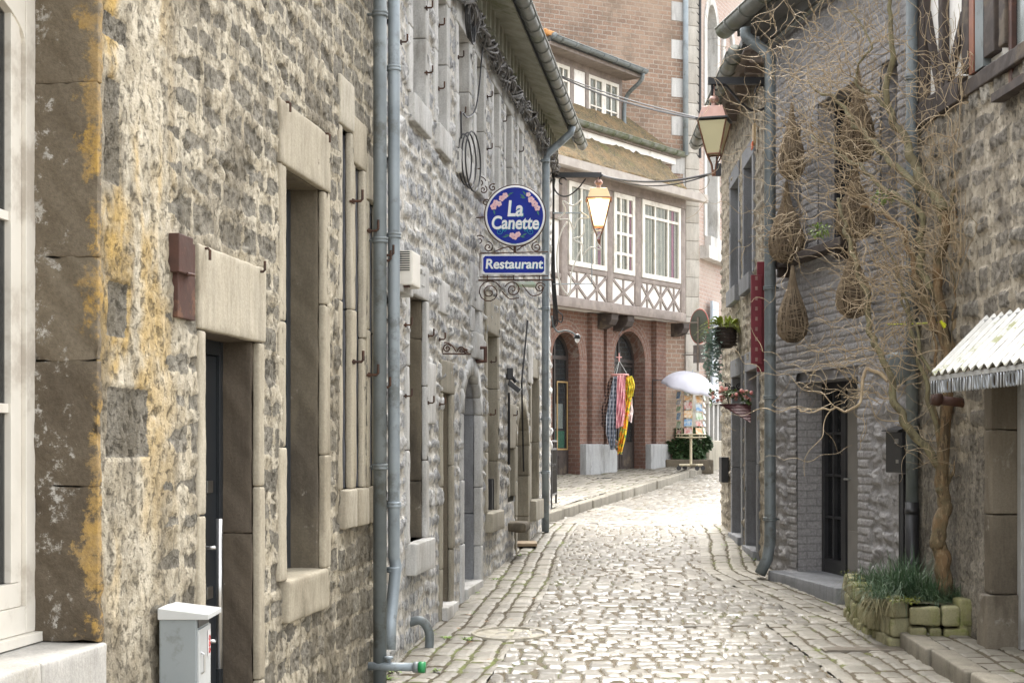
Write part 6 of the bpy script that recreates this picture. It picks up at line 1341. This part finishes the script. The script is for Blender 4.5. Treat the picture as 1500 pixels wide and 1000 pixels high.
scarf('scarf', [(920, 552), (920, 580), (915, 610), (911, 640), (907, 665)], [4, 5, 5, 5, 3], scarfmat('yellow_print', (.75, .55, .04), (.70, .20, .03), (.15, .30, .08), 9, 12), 3, lab='yellow orange printed scarf', d0_=-.08)
scarf('scarf', [(921, 552), (924, 565), (923, 582)], [4, 5, 4], scarfmat('yellow_print_b', (.78, .62, .06), (.6, .45, .05), (.28, .33, .06), 9, 14), 3, lab='short yellow scarf', d0_=-.16)
scarf('scarf', [(922, 582), (923, 600), (922, 618)], [3, 4, 3], scarfmat('white_pink', (.75, .60, .58), (.8, .7, .68), (.7, .5, .5), 6, 7), 3, lab='pale pink scarf', d0_=-.02)
scarf('scarf', [(903, 645), (905, 656), (908, 664)], [5, 6, 3], scarfmat('multi_print', (.15, .40, .35), (.72, .25, .12), (.75, .62, .5), 10, 8), 3, lab='orange teal printed scarf', d0_=.02)
# postcard rack on castors
YP = 31.7; KP = YP/FPX; Pp = lambda px, py, d=0: at(px, py, YP+d); gP = float(ground(YP))+.15
PR = thing('postcard_rack', Pp(1011, 690), 'cream wheeled postcard rack full of colourful cards under the white umbrella', 'postcard rack')
m_cream = plain('cream_metal', (.62, .55, .38), None, .45, 9, .02, 60); cP = np.array([Pp(1012, 0)[0], YP, gP])
b = MB(); b.tube([cP+np.array([0, 0, .12]), cP+np.array([0, 0, 2.0])], .028, 10); b.tube([cP+np.array([-.26, -.06, .12]), cP+np.array([.26, .06, .12])], .025, 6); b.tube([cP+np.array([-.1, .26, .12]), cP+np.array([.1, -.26, .12])], .025, 6); b.build('stand', m_cream, PR)
for dx, dy in ((-.26, -.06), (.26, .06), (-.1, .26), (.1, -.26)):
    b = MB(); w_ = cP+np.array([dx, dy, .055]); a_ = np.arange(12)*math.pi/6; b.prism(np.stack([w_[0]+.05*np.cos(a_), np.full(12, w_[1]-.018), w_[2]+.05*np.sin(a_)], -1), (0, .036, 0)); b.tube([w_, w_+np.array([0, 0, .07])], .012, 5); b.build('castor', m_black, PR)
zt0 = Pp(0, 640)[2]; zt1 = Pp(0, 565)[2]; b = MB()
for z in (zt0, zt0+.06): b.tube([cP*np.array([1, 1, 0])+np.array([.32*math.cos(t), .32*math.sin(t), z]) for t in np.linspace(0, 2*math.pi, 17)], .010, 5, False)
for k in range(8): t = k*math.pi/4; b.tube([cP*np.array([1, 1, 0])+np.array([0, 0, zt0-.02]), cP*np.array([1, 1, 0])+np.array([.32*math.cos(t), .32*math.sin(t), zt0])], .008, 4); b.tube([cP*np.array([1, 1, 0])+np.array([.3*math.cos(t), .3*math.sin(t), zt0]), cP*np.array([1, 1, 0])+np.array([.3*math.cos(t), .3*math.sin(t), zt1])], .007, 4)
b.build('wire_frame', m_cream, PR)
cards = [plain('postcard_'+n, a, c, .35, 14, 0) for n, a, c in (('blue', (.10, .25, .48), (.50, .55, .55)), ('orange', (.60, .30, .10), (.65, .58, .45)), ('green', (.16, .30, .12), (.55, .58, .5)), ('white', (.70, .69, .66), (.25, .30, .38)), ('red', (.45, .12, .10), (.55, .5, .45)))]
for t in (R(-160), R(-108), R(-60), R(-20)):
    d_ = np.array([math.cos(t), math.sin(t), 0]); sd = np.array([-d_[1], d_[0], 0]); z = zt0+.05; k = random.randint(0, 4)
    while z < zt1-.12:
        b = MB(); h = .145 if random.random() < .6 else .10; c = cP*np.array([1, 1, 0])+d_*.30+np.array([0, 0, z]); q = [c-sd*.085, c+sd*.085, c+sd*.085-d_*.03+V*h, c-sd*.085-d_*.03+V*h]; b.prism(q, d_*.006); b.build('postcard', cards[k % 5], PR); k += random.randint(1, 3); z += h+.035
UM = thing('umbrella', Pp(1014, 575), 'open white umbrella tilted over the postcard rack', 'umbrella')
um = np.array([Pp(1014, 0)[0], YP, Pp(0, 545)[2]]); ax = Vector((.22, -.22, 1)).normalized(); Mx = np.array(Vector((0, 0, 1)).rotation_difference(ax).to_matrix())
b = MB(); na, nr = 64, 12; V_ = np.zeros((nr, na+1, 3))
for i in range(nr):
    t = i/(nr-1)
    for j in range(na+1):
        a = 2*math.pi*j/na; sc_l = 1-.06*t*(1-abs(math.cos(4*a)))*1.2; r = .60*math.sin(t*1.30)/math.sin(1.30)*sc_l; z = -.36*(1-math.cos(t*1.3))/(1-math.cos(1.3))*(.955+.045*abs(math.cos(4*a))); V_[i, j] = um+Mx@np.array([r*math.cos(a), r*math.sin(a), z])
b.grid(V_); o = b.build('canopy', plain('white_nylon', (.52, .52, .58), (.48, .48, .54), .6, 3, 0), UM, smooth=True); so = o.modifiers.new('thickness', 'SOLIDIFY'); so.thickness = .004
b = MB(); 
for k in range(8):
    a = k*math.pi/4; b.tube([um+Mx@np.array([.6*math.sin(t*1.3)/math.sin(1.3)*.985*math.cos(a), .6*math.sin(t*1.3)/math.sin(1.3)*.985*math.sin(a), -.36*(1-math.cos(t*1.3))/(1-math.cos(1.3))-.008]) for t in np.linspace(0, 1, 8)], .005, 4)
b.build('rib', m_zincl, UM); b = MB(); b.tube([um+Mx@np.array([0, 0, .06]), um+Mx@np.array([0, 0, -.85])], .010, 6); b.build('shaft', m_zincl, UM)
# no-entry sign seen from behind, on a wall bracket
Yn = 31.9; Kn = Yn/FPX; NE = thing('road_sign', at(1022, 478, Yn), 'back of a round road sign with a small plate beneath beside the shop', 'road sign'); nc = at(1024, 478, Yn); nd = np.array([.86, -.5, 0]); ns_ = np.array([.5, .86, 0])
# plane of the disc contains sd and z; the viewer sees it obliquely
sdv = np.array([.46, .888, 0]); sdv = np.array([.46, -.888, 0]); nrm = np.array([.888, .46, 0])
a_ = np.arange(40)*2*math.pi/40; b = MB(); b.prism([nc+sdv*.34*math.cos(t)+V*.355*math.sin(t) for t in a_], nrm*.012); b.build('disc', plain('grey_green_back', (.13, .145, .115), (.11, .125, .10), .5, 4, .02), NE)
b = MB(); b.tube([nc+nrm*.006+sdv*.348*math.cos(t)+V*.363*math.sin(t) for t in np.append(a_, 0)], .012, 5, False); b.build('rim', plain('red_edge', (.42, .10, .07), None, .5, 9, 0), NE)
b = MB(); pc_ = nc-V*.58; b.prism([pc_-sdv*.22-V*.19, pc_+sdv*.22-V*.19, pc_+sdv*.22+V*.19, pc_-sdv*.22+V*.19], nrm*.01); b.build('plate', plain('grey_back', (.27, .255, .235), None, .5, 5, .02), NE)
b = MB(); b.tube([nc-nrm*.03+V*.20, nc-nrm*.03-V*.95], .025, 8); b.tube([nc-nrm*.03+V*.08, nc-nrm*.5+V*.08+np.array([.1, .3, 0])], .018, 6); b.tube([nc-nrm*.03-V*.6, nc-nrm*.5-V*.6+np.array([.1, .3, 0])], .018, 6); b.build('bracket', plain('brown_grey_metal', (.16, .13, .10), None, .5, 9, 0), NE)
# dark green box bush behind the rack
BU = thing('bush', at(1003, 683, 33.0), 'dense dark green bush at the shop corner behind the postcard rack', 'bush'); b = MB(); bc = at(1005, 655, 33.2)
for k in range(6500):
    v = rng.normal(size=3); v /= np.linalg.norm(v); rr = rng.uniform(.55, 1.0)**.4*(1+.18*math.sin(v[0]*7+v[2]*5)); p = bc+v*np.array([.50, .38, .42])*rr
    leafblade(b, p, v+rng.normal(size=3)*.7, .085, .030, .2, 2)
b.build('crown', plain('box_green', (.035, .075, .025), (.055, .10, .035), .6, 12, 0), BU)
b = MB()
for k in range(5): t = k*1.3; b.tube([at(1003, 690, 33.1), bc+np.array([.2*math.cos(t), .2*math.sin(t), .1])], .02, 5)
b.build('stem', m_oldwood, BU)
b = MB(); b.rbox(None, bc[0]-.5, bc[0]+.55, 32.75, 33.4, float(ground(33)), float(ground(33))+.32, .03, .1, .01); o = b.build('planter_box', m_dark, None, smooth=True, origin=(bc[0], 33, float(ground(33)))); tag(o, 'low dark stone trough holding the dark green bush', 'planter')
b = MB(); p = FT.P(sf(950), .1, zf(950, 556, .1)); q = FT.P(sf(978), .5, zf(978, 554, .5)); b.tube([p-V*.5, p, q], .012, 5); o = b.build('iron_bracket', m_black, None, origin=p); tag(o, 'thin black iron arm on the brick pier to the left of the white umbrella', 'bracket')

# ------------------------------------------------------------------ stone planter, plants and the corkscrew willow
m_mossy = dressed('mossy_block', [(0, (.19, .175, .10)), (.5, (.25, .235, .13)), (1, (.31, .285, .19))], (.19, .20, .05), (.12, .14, .03), s2=(.54, .66))
gq = lambda y: float(ground(y)); PLN = thing('stone_planter', (3.1, 11.7, gq(11.7)), 'low mossy rough stone planter at the foot of the bare twisted tree', 'planter')
path_ = [np.array([2.93, 12.95]), np.array([2.86, 12.3]), np.array([2.86, 11.8]), np.array([2.94, 11.33])]; front = [np.array([2.97, 11.27]), np.array([3.44, 11.20])]
def stonerow(path, z, h, dep, wr):
    P_ = np.array(path); seg = np.linalg.norm(np.diff(P_, axis=0), axis=1); cum = np.concatenate([[0], np.cumsum(seg)]); s_ = 0
    while s_ < cum[-1]-.03:
        w_ = min(random.uniform(*wr), cum[-1]-s_); m_ = s_+w_/2; p = np.array([np.interp(m_, cum, P_[:, i]) for i in (0, 1)]); k = min(len(seg)-1, np.searchsorted(cum, m_)-1); d_ = (P_[k+1]-P_[k])/seg[k]
        fr = Frame(p[0], p[1], d_[0], d_[1], 1); hh = h*random.uniform(.88, 1.12); dz = random.uniform(-.012, .012); b = MB(); b.rbox(fr, -w_/2+.006, w_/2-.006, -dep/2+random.uniform(-.015, .015), dep/2+random.uniform(-.015, .015), gq(p[1])+z, gq(p[1])+z+hh, .025, .03, .012, freq=7); b.build('stone', m_mossy, PLN, smooth=True); s_ += w_
for lv in range(3): stonerow(path_, -.05+lv*.14, .135, .15, (.07, .17))
stonerow(front, .08, .11, .15, (.10, .2)); stonerow(front, .195, .15, .15, (.12, .24))
b = MB(); b.rbox(None, 3.32, 3.46, 11.15, 11.35, gq(11.2)+.1, gq(11.2)+.40, .03, .04, .012); b.build('stone', m_mossy, PLN, smooth=True)
S, T_2 = np.meshgrid(np.linspace(0, 1, 24), np.linspace(0, 1, 24), indexing='ij'); xx = 2.88+(.08*(1-T_2))+S*(.62-.1*T_2); yy = 11.25+T_2*1.6
b = MB(); b.grid(np.stack([xx, yy, ground(yy)+.32+.06*fbm(xx*5, yy*5, 96)], -1)); b.build('soil', plain('planter_soil', (.05, .04, .028), (.06, .065, .025), .95, 9, .5, 30), PLN, smooth=True)
b = MB()
for k in range(420):
    t = random.random(); p = np.array([np.interp(t, [0, .33, .66, 1], [q[i] for q in path_]) for i in (0, 1)]) if k % 3 else np.array([random.uniform(2.92, 3.02), random.uniform(11.2, 11.35)]); p3 = np.array([p[0]+random.uniform(-.09, .07), p[1]+random.uniform(-.05, .08), gq(p[1])+.36+random.uniform(-.0, .03)])
    leafblade(b, p3, (random.uniform(-1, 1), random.uniform(-1, .4), random.uniform(-.1, .8)), random.uniform(.015, .04), .008, .5, 2)
b.build('moss', plain('bright_moss', (.16, .17, .02), (.09, .11, .015), .9, 12, 0), PLN)
m_blade = plain('grass_green', (.05, .105, .05), (.09, .135, .065), .55, 5, 0); m_dry = plain('dry_grass', (.20, .17, .09), (.14, .13, .06), .8, 5, 0)
def tuft(c, n, l, lab, name='grass_tuft', mat=m_blade, sp=.08, dry=None):
    T = thing(name, c, lab, 'grass'); b = MB()
    for k in range(int(n*1.7)):
        t = random.uniform(0, 6.28); e = random.uniform(.45, 1.5); d_ = (math.cos(t)*math.cos(e), math.sin(t)*math.cos(e), math.sin(e)); leafblade(b, np.array(c)+np.array([random.gauss(0, sp), random.gauss(0, sp), 0]), d_, random.uniform(.35, 1)*l, .0027, random.uniform(.2, .95), 6)
    b.build('blades', mat, T)
    if dry:
        b = MB()
        for k in range(dry): t = random.uniform(0, 6.28); e = random.uniform(-.1, .7); leafblade(b, np.array(c)+np.array([random.gauss(0, sp), random.gauss(0, sp), 0]), (math.cos(t)*math.cos(e)-.3, math.sin(t)*math.cos(e)-.6, math.sin(e)), random.uniform(.5, 1)*l*.8, .0035, 1.1, 5)
        b.build('dry_blades', m_dry, T)
def soilp(px, Y): X = (px-CX)/FPX*Y; return (X, Y, gq(Y)+.33)
tuft(soilp(1305, 11.9), 480, .54, 'large dark green grass tuft at the street end of the stone planter', dry=160); tuft(soilp(1333, 11.65), 620, .62, 'tallest dense green grass tuft in the middle of the stone planter', dry=60); tuft(soilp(1366, 11.45), 320, .38, 'green grass tuft just before the trunk of the twisted tree', sp=.05, dry=40)
tuft(soilp(1410, 11.42), 240, .38, 'thin pale grass tuft between the trunk and the stone wall', sp=.06, dry=60); tuft((2.98, 12.6, gq(12.6)+.33), 160, .26, 'small drooping grass tuft at the doorstep end of the stone planter', dry=120); tuft((2.84, 11.5, gq(11.5)+.36), 120, .24, 'brown drooping grass hanging over the street side of the planter', dry=220, sp=.05)

TR = thing('bare_tree', at(1383, 868, 11.5), 'bare corkscrew willow with twisted pale twigs against the grey house', 'tree')
tb_ = NT('willow_bark'); n1 = tb_.noise(5, 5, .7); n2 = tb_.noise(40, 4, .7, stretch=(1, 1, .3)); c = tb_.mix(tb_.mask(n1, .4, .6), (.20, .125, .062), (.14, .11, .06)); c = tb_.mix(tb_.mask(n2, .5, .65), c, (.27, .20, .115)); c = tb_.mix(tb_.mask(tb_.noise(14, 6, .75, stretch=(1, 1, .3), dist=.5), .52, .60), c, (.085, .06, .035)); m_bark = tb_.out(c, .85, tb_.bump(n2, .9, .02))
tb_ = NT('olive_bark'); n1 = tb_.noise(5, 5, .7); n2 = tb_.noise(50, 3, .7); c = tb_.mix(tb_.mask(n1, .38, .62), (.20, .18, .10), (.155, .13, .075)); c = tb_.mix(tb_.mask(tb_.noise(18, 6, .75, stretch=(1, 1, .4)), .52, .60), c, (.10, .085, .05)); m_bark2 = tb_.out(c, .85, tb_.bump(n2, .6, .01))
m_twig = plain('pale_twig', (.42, .33, .21), (.30, .225, .14), .75, 6, 0, dirt=(.54, .44, .31), ds=3)
def dpt(px, py):
    k = np.clip((1390-px)/270, -.4, 1); up = np.clip((700-py)/500, 0, 1); return 11.5+2.0*k*up
def wob(P_, a, seed, f=5.0):
    s_ = np.arange(len(P_))/6; P_ = P_.copy(); 
    for i in range(3): P_[:, i] += a*(vn(s_*f/3, s_*0+i*7.7, seed)-.5)*2
    return P_
limbs = []
def limb(pts, r0, r1, mat, name, n=10, a=.02, dy=0):
    P_ = smoothline([at(x, y, dpt(x, y)+dy) for x, y in pts], n); P_ = wob(P_, a, random.randint(0, 999)); rr = np.linspace(r0, r1, len(P_))*(1+.12*(vn(np.arange(len(P_))*.5, np.zeros(len(P_)), random.randint(0, 99))-.5))
    b = MB(); b.tube(P_, rr, 16); ii, kk = np.meshgrid(np.arange(len(P_)), np.arange(16), indexing='ij'); an = kk*math.pi/8; nz = 1+.34*(fbm(2.2*np.cos(an)+ii*.06+9, 2.2*np.sin(an)+ii*.11+5, 33, 3)-.5)+.20*(fbm(5*np.cos(an)+9, 5*np.sin(an)+ii*.25, 35, 2)-.5); V_ = b.v[0].reshape(len(P_), 16, 3); b.v[0] = (P_[:, None]+(V_-P_[:, None])*nz[..., None]).reshape(-1, 3); b.l[0] = b.v[0]; b.build(name, mat, TR, smooth=True); limbs.append((P_, rr)); return P_
limb([(1383, 885), (1383, 850), (1379, 812), (1373, 790), (1379, 760), (1385, 735), (1380, 700), (1384, 640), (1390, 590), (1388, 540), (1385, 500), (1378, 460), (1372, 420), (1376, 380), (1385, 345), (1386, 310)], .062, .030, m_bark, 'trunk', a=.012)
limb([(1380, 720), (1376, 690), (1360, 660), (1330, 625), (1312, 590), (1300, 545), (1285, 510), (1272, 480), (1270, 440), (1258, 400), (1245, 355), (1235, 320), (1228, 290)], .036, .014, m_bark2, 'limb')
limb([(1386, 310), (1372, 290), (1350, 260), (1338, 235), (1325, 205), (1308, 175), (1300, 150), (1302, 110), (1308, 80), (1303, 40), (1300, 5), (1298, -40)], .040, .014, m_bark2, 'limb')
limb([(1386, 330), (1370, 290), (1355, 275), (1340, 268), (1310, 245), (1290, 220), (1268, 200), (1250, 182), (1235, 160), (1222, 142), (1200, 138), (1185, 120)], .036, .009, m_bark2, 'limb')
limb([(1372, 430), (1350, 400), (1348, 360), (1345, 310), (1310, 285), (1285, 270), (1262, 245), (1240, 235), (1215, 215), (1190, 200)], .030, .008, m_bark2, 'limb')
limb([(1385, 500), (1365, 470), (1352, 440), (1345, 410), (1338, 385), (1330, 360), (1318, 330), (1290, 310), (1262, 300)], .034, .010, m_bark, 'limb')
limb([(1390, 560), (1400, 480), (1415, 460), (1422, 430), (1420, 410), (1432, 390), (1445, 378), (1430, 370), (1420, 340), (1400, 315), (1392, 308)], .022, .009, m_bark, 'limb')
limb([(1392, 310), (1398, 285), (1412, 255), (1420, 220), (1422, 180), (1426, 150), (1428, 140)], .018, .006, m_bark2, 'limb')
limb([(1376, 640), (1362, 590), (1350, 540), (1335, 480), (1325, 430), (1312, 400)], .020, .008, m_bark2, 'limb')
limb([(1382, 700), (1372, 640), (1368, 580), (1372, 520), (1366, 470), (1360, 430)], .016, .007, m_bark, 'limb')
limb([(1386, 640), (1394, 590), (1400, 540), (1392, 490), (1402, 440), (1396, 400)], .014, .006, m_bark, 'limb')
limb([(1378, 560), (1350, 520), (1342, 480), (1320, 440), (1316, 400), (1298, 360), (1290, 330)], .014, .005, m_bark2, 'limb')
limb([(1385, 720), (1398, 690), (1404, 660), (1400, 640)], .016, .006, m_bark, 'limb')
limb([(1300, 560), (1270, 540), (1262, 590), (1240, 600), (1215, 598), (1190, 602), (1172, 600)], .014, .004, m_twig, 'limb', dy=-.1)
limb([(1303, 160), (1290, 150), (1262, 130), (1252, 120), (1255, 100), (1275, 70), (1262, 40), (1240, 10)], .016, .006, m_bark2, 'limb')
def corkscrew(p, d, L_, r, seed):
    st = .035; n = max(4, int(L_/st)); P_ = [p]; d = np.array(d, float); d /= np.linalg.norm(d); u = np.cross(d, rng.normal(size=3)); u /= np.linalg.norm(u); w_ = np.cross(d, u); ph = rng.uniform(0, 6); fr = rng.uniform(.5, 1.2); am = rng.uniform(.3, .85); drift = rng.normal(size=3)*.035
    for i in range(n):
        d = d+drift*.35+np.array([0, 0, .006]); d /= np.linalg.norm(d); ph += fr*rng.uniform(.5, 1.5); P_.append(P_[-1]+(d+am*(u*math.cos(ph)+w_*math.sin(ph)*.6))*st)
    return np.array(P_), np.linspace(r, r*.45, n+1)
tw = MB(); nt = 0; second = []
def wallclip(P_):
    lim = np.where(P_[:, 1] > 12.38, 5.316-.159*P_[:, 1], 3.913-.0455*P_[:, 1])-.05; P_ = P_.copy(); P_[:, 0] = np.minimum(P_[:, 0], lim); return P_
for (P_, rr) in limbs[1:]+[(limbs[0][0][70:], limbs[0][1][70:])]:
    ln = np.linalg.norm(np.diff(P_, axis=0), axis=1).sum(); m = int(ln*9) if rr[0] > .015 else 3
    for k in range(m):
        i = int(len(P_)*(.25+.75*rng.random()**.8))-1; d_ = np.array([rng.normal()*.9-.35, rng.normal()*.55+.15, rng.normal()*.6+.55]); Q_, r_ = corkscrew(P_[i], d_, rng.uniform(.35, .95), min(.0044, rr[i]*.6), nt); Q_ = wallclip(Q_); tw.tube(Q_, r_, 4, False); nt += 1; second.append((Q_, r_))
for (Q_, r_) in second:
    for k in range(rng.integers(2, 6)):
        i = rng.integers(3, len(Q_)); d_ = rng.normal(size=3)*np.array([.9, .6, .7])+np.array([-.15, 0, .25]); q, r2_ = corkscrew(Q_[i], d_, rng.uniform(.15, .5), .0023, nt); tw.tube(wallclip(q), r2_, 3, False); nt += 1
# drooping sprays towards the street and along the house
for (x, y) in [(1130, 30), (1150, 60), (1120, 80), (1190, 20), (1240, 40), (1140, 110), (1170, 160), (1150, 200), (1180, 90), (1230, 90), (1200, 60), (1280, 30), (1135, 160), (1210, 120), (1340, 60), (1360, 120), (1400, 90), (1330, 130), (1160, 240), (1145, 290), (1420, 100), (1440, 60), (1370, 200), (1400, 200), (1165, 330), (1360, 340), (1330, 350), (1300, 370), (1335, 420), (1310, 450), (1290, 400), (1240, 520), (1215, 560), (1250, 560), (1280, 560)]:
    for k in range(4):
        p = at(x+rng.uniform(-25, 25)+18, y+rng.uniform(-20, 20)+18, dpt(x, y)+rng.uniform(-.25, .2)); Q_, r_ = corkscrew(p, (rng.normal()-.5, rng.normal()*.4, rng.normal()+.3), rng.uniform(.4, .9), .0032, nt); tw.tube(wallclip(Q_), r_, 4, False); nt += 1
        for j in range(2): i = rng.integers(2, len(Q_)); q, r2_ = corkscrew(Q_[i], rng.normal(size=3), rng.uniform(.15, .4), .0034, nt); tw.tube(wallclip(q), r2_, 3, False)
tw.build('crown', m_twig, TR, smooth=True)
b = MB(); b.tube(smoothline([at(1300, 475, 12.9), at(1340, 474, 12.2), at(1378, 472, 11.5), at(1386, 476, 11.42)], 4), .006, 4); b.tube([at(1378, 470, 11.42), at(1384, 480, 11.4)], .012, 4); o = b.build('string', plain('yellow_tape', (.60, .62, .02), None, .5, 9, 0), None, origin=at(1340, 474, 12.2)); tag(o, 'bright yellow tape tied round the trunk of the twisted tree', 'tape')

# ------------------------------------------------------------------ teardrop wicker baskets on the grey wall
m_wick = plain('brown_wicker', (.25, .19, .125), (.18, .135, .088), .8, 8, 0, dirt=(.34, .265, .175), ds=5)
def wicker(loc, h, w_, lab, grp, dens=150, seedy=0, loose=.0):
    T = thing('wicker_basket', loc, lab, 'wicker basket', grp); c = np.array(loc, float); prof_t = np.array([0, .04, .12, .25, .4, .55, .7, .85, 1.0]); prof_r = np.array([.25, .62, .92, 1.0, .88, .60, .32, .16, .07])
    b = MB(); n = 18
    for k in range(dens):
        a0 = rng.uniform(0, 6.28); tw_ = rng.uniform(-.9, .9); t = np.linspace(rng.uniform(0, .12), rng.uniform(.75, 1), n); a = a0+tw_*t+.06*np.sin(t*14+k); r = np.interp(t, prof_t, prof_r)*w_/2*rng.uniform(.86, 1.06)
        b.tube(np.stack([c[0]+r*np.cos(a), c[1]+r*np.sin(a)*.8, c[2]+t*h], -1), rng.uniform(.003, .0055), 4, False)
    for k in range(26):
        t0 = rng.uniform(.02, .6); a = np.linspace(0, rng.uniform(3, 6.3), 22)+rng.uniform(0, 6); t = t0+.03*np.sin(a*2+k); r = np.interp(t, prof_t, prof_r)*w_/2*1.02; b.tube(np.stack([c[0]+r*np.cos(a), c[1]+r*np.sin(a)*.8, c[2]+t*h], -1), .004, 4, False)
    b.build('woven_body', m_wick, T)
    ins = MB(); ins.lathe(c, [(r*w_/2*.82, t*h) for t, r in zip(prof_t[:7], prof_r[:7])], 16); ins.build('inner_core', plain('dark_wicker', (.09, .065, .042), (.06, .045, .03), .9, 14, .3, 40), T, smooth=True)
    if loose:
        b = MB()
        for k in range(int(loose)):
            t = rng.uniform(0, .9); a = rng.uniform(0, 6.28); r = np.interp(t, prof_t, prof_r)*w_/2; p = np.array([c[0]+r*math.cos(a), c[1]+r*.8*math.sin(a), c[2]+t*h]); Q_, r_ = corkscrew(p, (math.cos(a), -abs(math.sin(a)), rng.normal()*.6), rng.uniform(.1, .3), .004, k); b.tube(wallclip(Q_), r_, 3, False)
        b.build('loose_twigs', m_twig, T)
    return T
def wk(px, yb_, yt, wpx, lab, loose=0, n=.20):
    s_ = sr1(px, n); Y = R1.Y(px, n); k = Y/FPX; p = R1.P(s_, n, zr1(px, yb_, n)); return wicker(p, (yb_-yt)*k, wpx*k, lab, 'teardrop wicker baskets on the grey wall', 170, loose=loose)
wk(1161, 502, 388, 45, 'smooth teardrop wicker basket hanging lowest, nearest the grey downpipe'); wk(1250, 466, 352, 50, 'round wicker basket hanging just below the end of the shelf', 40); wk(1152, 386, 266, 52, 'wicker basket standing on the shelf at its downpipe end', 90)
wk(1253, 352, 240, 54, 'shaggy wicker basket above the shelf, half hidden by the largest limb', 90); wk(1160, 264, 150, 38, 'slim wicker basket high on the wall close to the downpipe', 80); wk(1257, 240, 100, 48, 'topmost fat wicker basket beside the dark upper window', 90)
for (px, py, lab) in ((1200, 337, 'small tuft of green leaves beside the wooden shelf'), (1296, 288, 'small pale green mistletoe tuft among the branches')):
    c = at(px, py, 13.2 if px < 1250 else 12.2); T = thing('leaf_tuft', c, lab, 'plant'); b = MB()
    for k in range(140): v = rng.normal(size=3); v /= np.linalg.norm(v); leafblade(b, c+v*np.array([.10, .08, .055])*rng.random()**.4, v+rng.normal(size=3)*.5, .035, .010, .2, 2)
    b.build('leaves', plain('fresh_green', (.20, .30, .06), (.28, .36, .12), .6, 9, 0), T)

# ------------------------------------------------------------------ small things on the ground
b = MB(); gc = at(1262, 948, 11.35); gc[2] = gq(11.35)+.016
for k in range(11): b.box(None, gc[0]-.30, gc[0]+.30, 11.15+k*.045, 11.175+k*.045, gc[2]-.03, gc[2]+.002)
for x in (-.31, 0, .30): b.box(None, gc[0]+x-.012, gc[0]+x+.012, 11.14, 11.64, gc[2]-.032, gc[2]-.001)
o = b.build('drain_grate', plain('worn_cast_iron', (.24, .21, .17), (.18, .155, .125), .55, 9, .2, 60, .4), None, origin=gc); tag(o, 'cast iron drain grate in the cobbles beside the stone planter', 'drain grate')
mc_ = np.array([-.02, 11.9, gq(11.9)-.004]); b = MB(); a_ = np.arange(40)*2*math.pi/40; b.prism([mc_+np.array([.27*math.cos(t), .27*math.sin(t), .268*.041*math.sin(t)]) for t in a_], (0, 0, .02)); b.tube([mc_+np.array([.29*math.cos(t), .29*math.sin(t), .018+.29*.041*math.sin(t)]) for t in np.append(a_, 0)], .02, 6, False)
o = b.build('manhole_cover', plain('stone_filled_cover', (.36, .33, .265), (.28, .255, .20), .7, 12, .4, 40, dirt=(.12, .10, .06)), None, smooth=False, origin=mc_); tag(o, 'round manhole cover filled with setts in the left gutter strip', 'manhole cover')
b = MB(); p = at(772, 810, 18.4); b.rbox(None, p[0]-.14, p[0]+.12, 18.1, 18.6, gq(18.4)+.02, gq(18.4)+.06, .01, .05, .004); o = b.build('board', plain('weathered_board', (.36, .27, .18), (.28, .21, .13), .8, 6, .2), None, origin=p); tag(o, 'short weathered wooden board lying before the far arched door', 'board')
m_weed = plain('weed_green', (.13, .22, .03), (.19, .27, .05), .6, 9, 0); spots = [(575, 985), (568, 998), (653, 936), (640, 932), (683, 938), (610, 975), (600, 945), (700, 870), (762, 815), (748, 925), (1105, 820), (1098, 815), (1246, 868), (1060, 800), (725, 850), (833, 745), (640, 985), (690, 900)]
W0 = None
for i, (px, py) in enumerate(spots):
    k = (HY-py)/FPX; Y = -(2.01)/(k-.041) if True else 0; Y = 2.01/(-k+.041); X = (px-CX)/FPX*Y
    c = (X, Y, gq(Y)+.015)
    b = MB(); n_ = 26 if i < 6 else 14
    for j in range(n_): t = random.uniform(0, 6.28); leafblade(b, np.array(c)+np.array([random.gauss(0, .025), random.gauss(0, .04), 0]), (math.cos(t), math.sin(t), random.uniform(.3, 1.4)), random.uniform(.02, .06 if i > 1 else .1), .009, .5, 3)
    o = b.build('weed', m_weed, None, origin=c); tag(o, 'small green weed sprouting between the paving setts', 'weed', 'weeds between the setts')
m_dead = plain('dead_leaf', (.30, .15, .05), (.22, .11, .04), .8, 9, 0)
for i in range(26):
    Y = random.uniform(9.8, 20); X = random.uniform(float(left_x(Y))+.05, float(left_x(Y))+.9) if i % 3 else random.uniform(.2, 2.4); c = np.array([X, Y, gq(Y)+.045]); b = MB(); t = random.uniform(0, 6.28); leafblade(b, c, (math.cos(t), math.sin(t), .1), random.uniform(.03, .06), .014, .1, 3)
    o = b.build('fallen_leaf', m_dead, None, origin=c); tag(o, 'small brown fallen leaf on the setts', 'leaf', 'fallen leaves on the street')
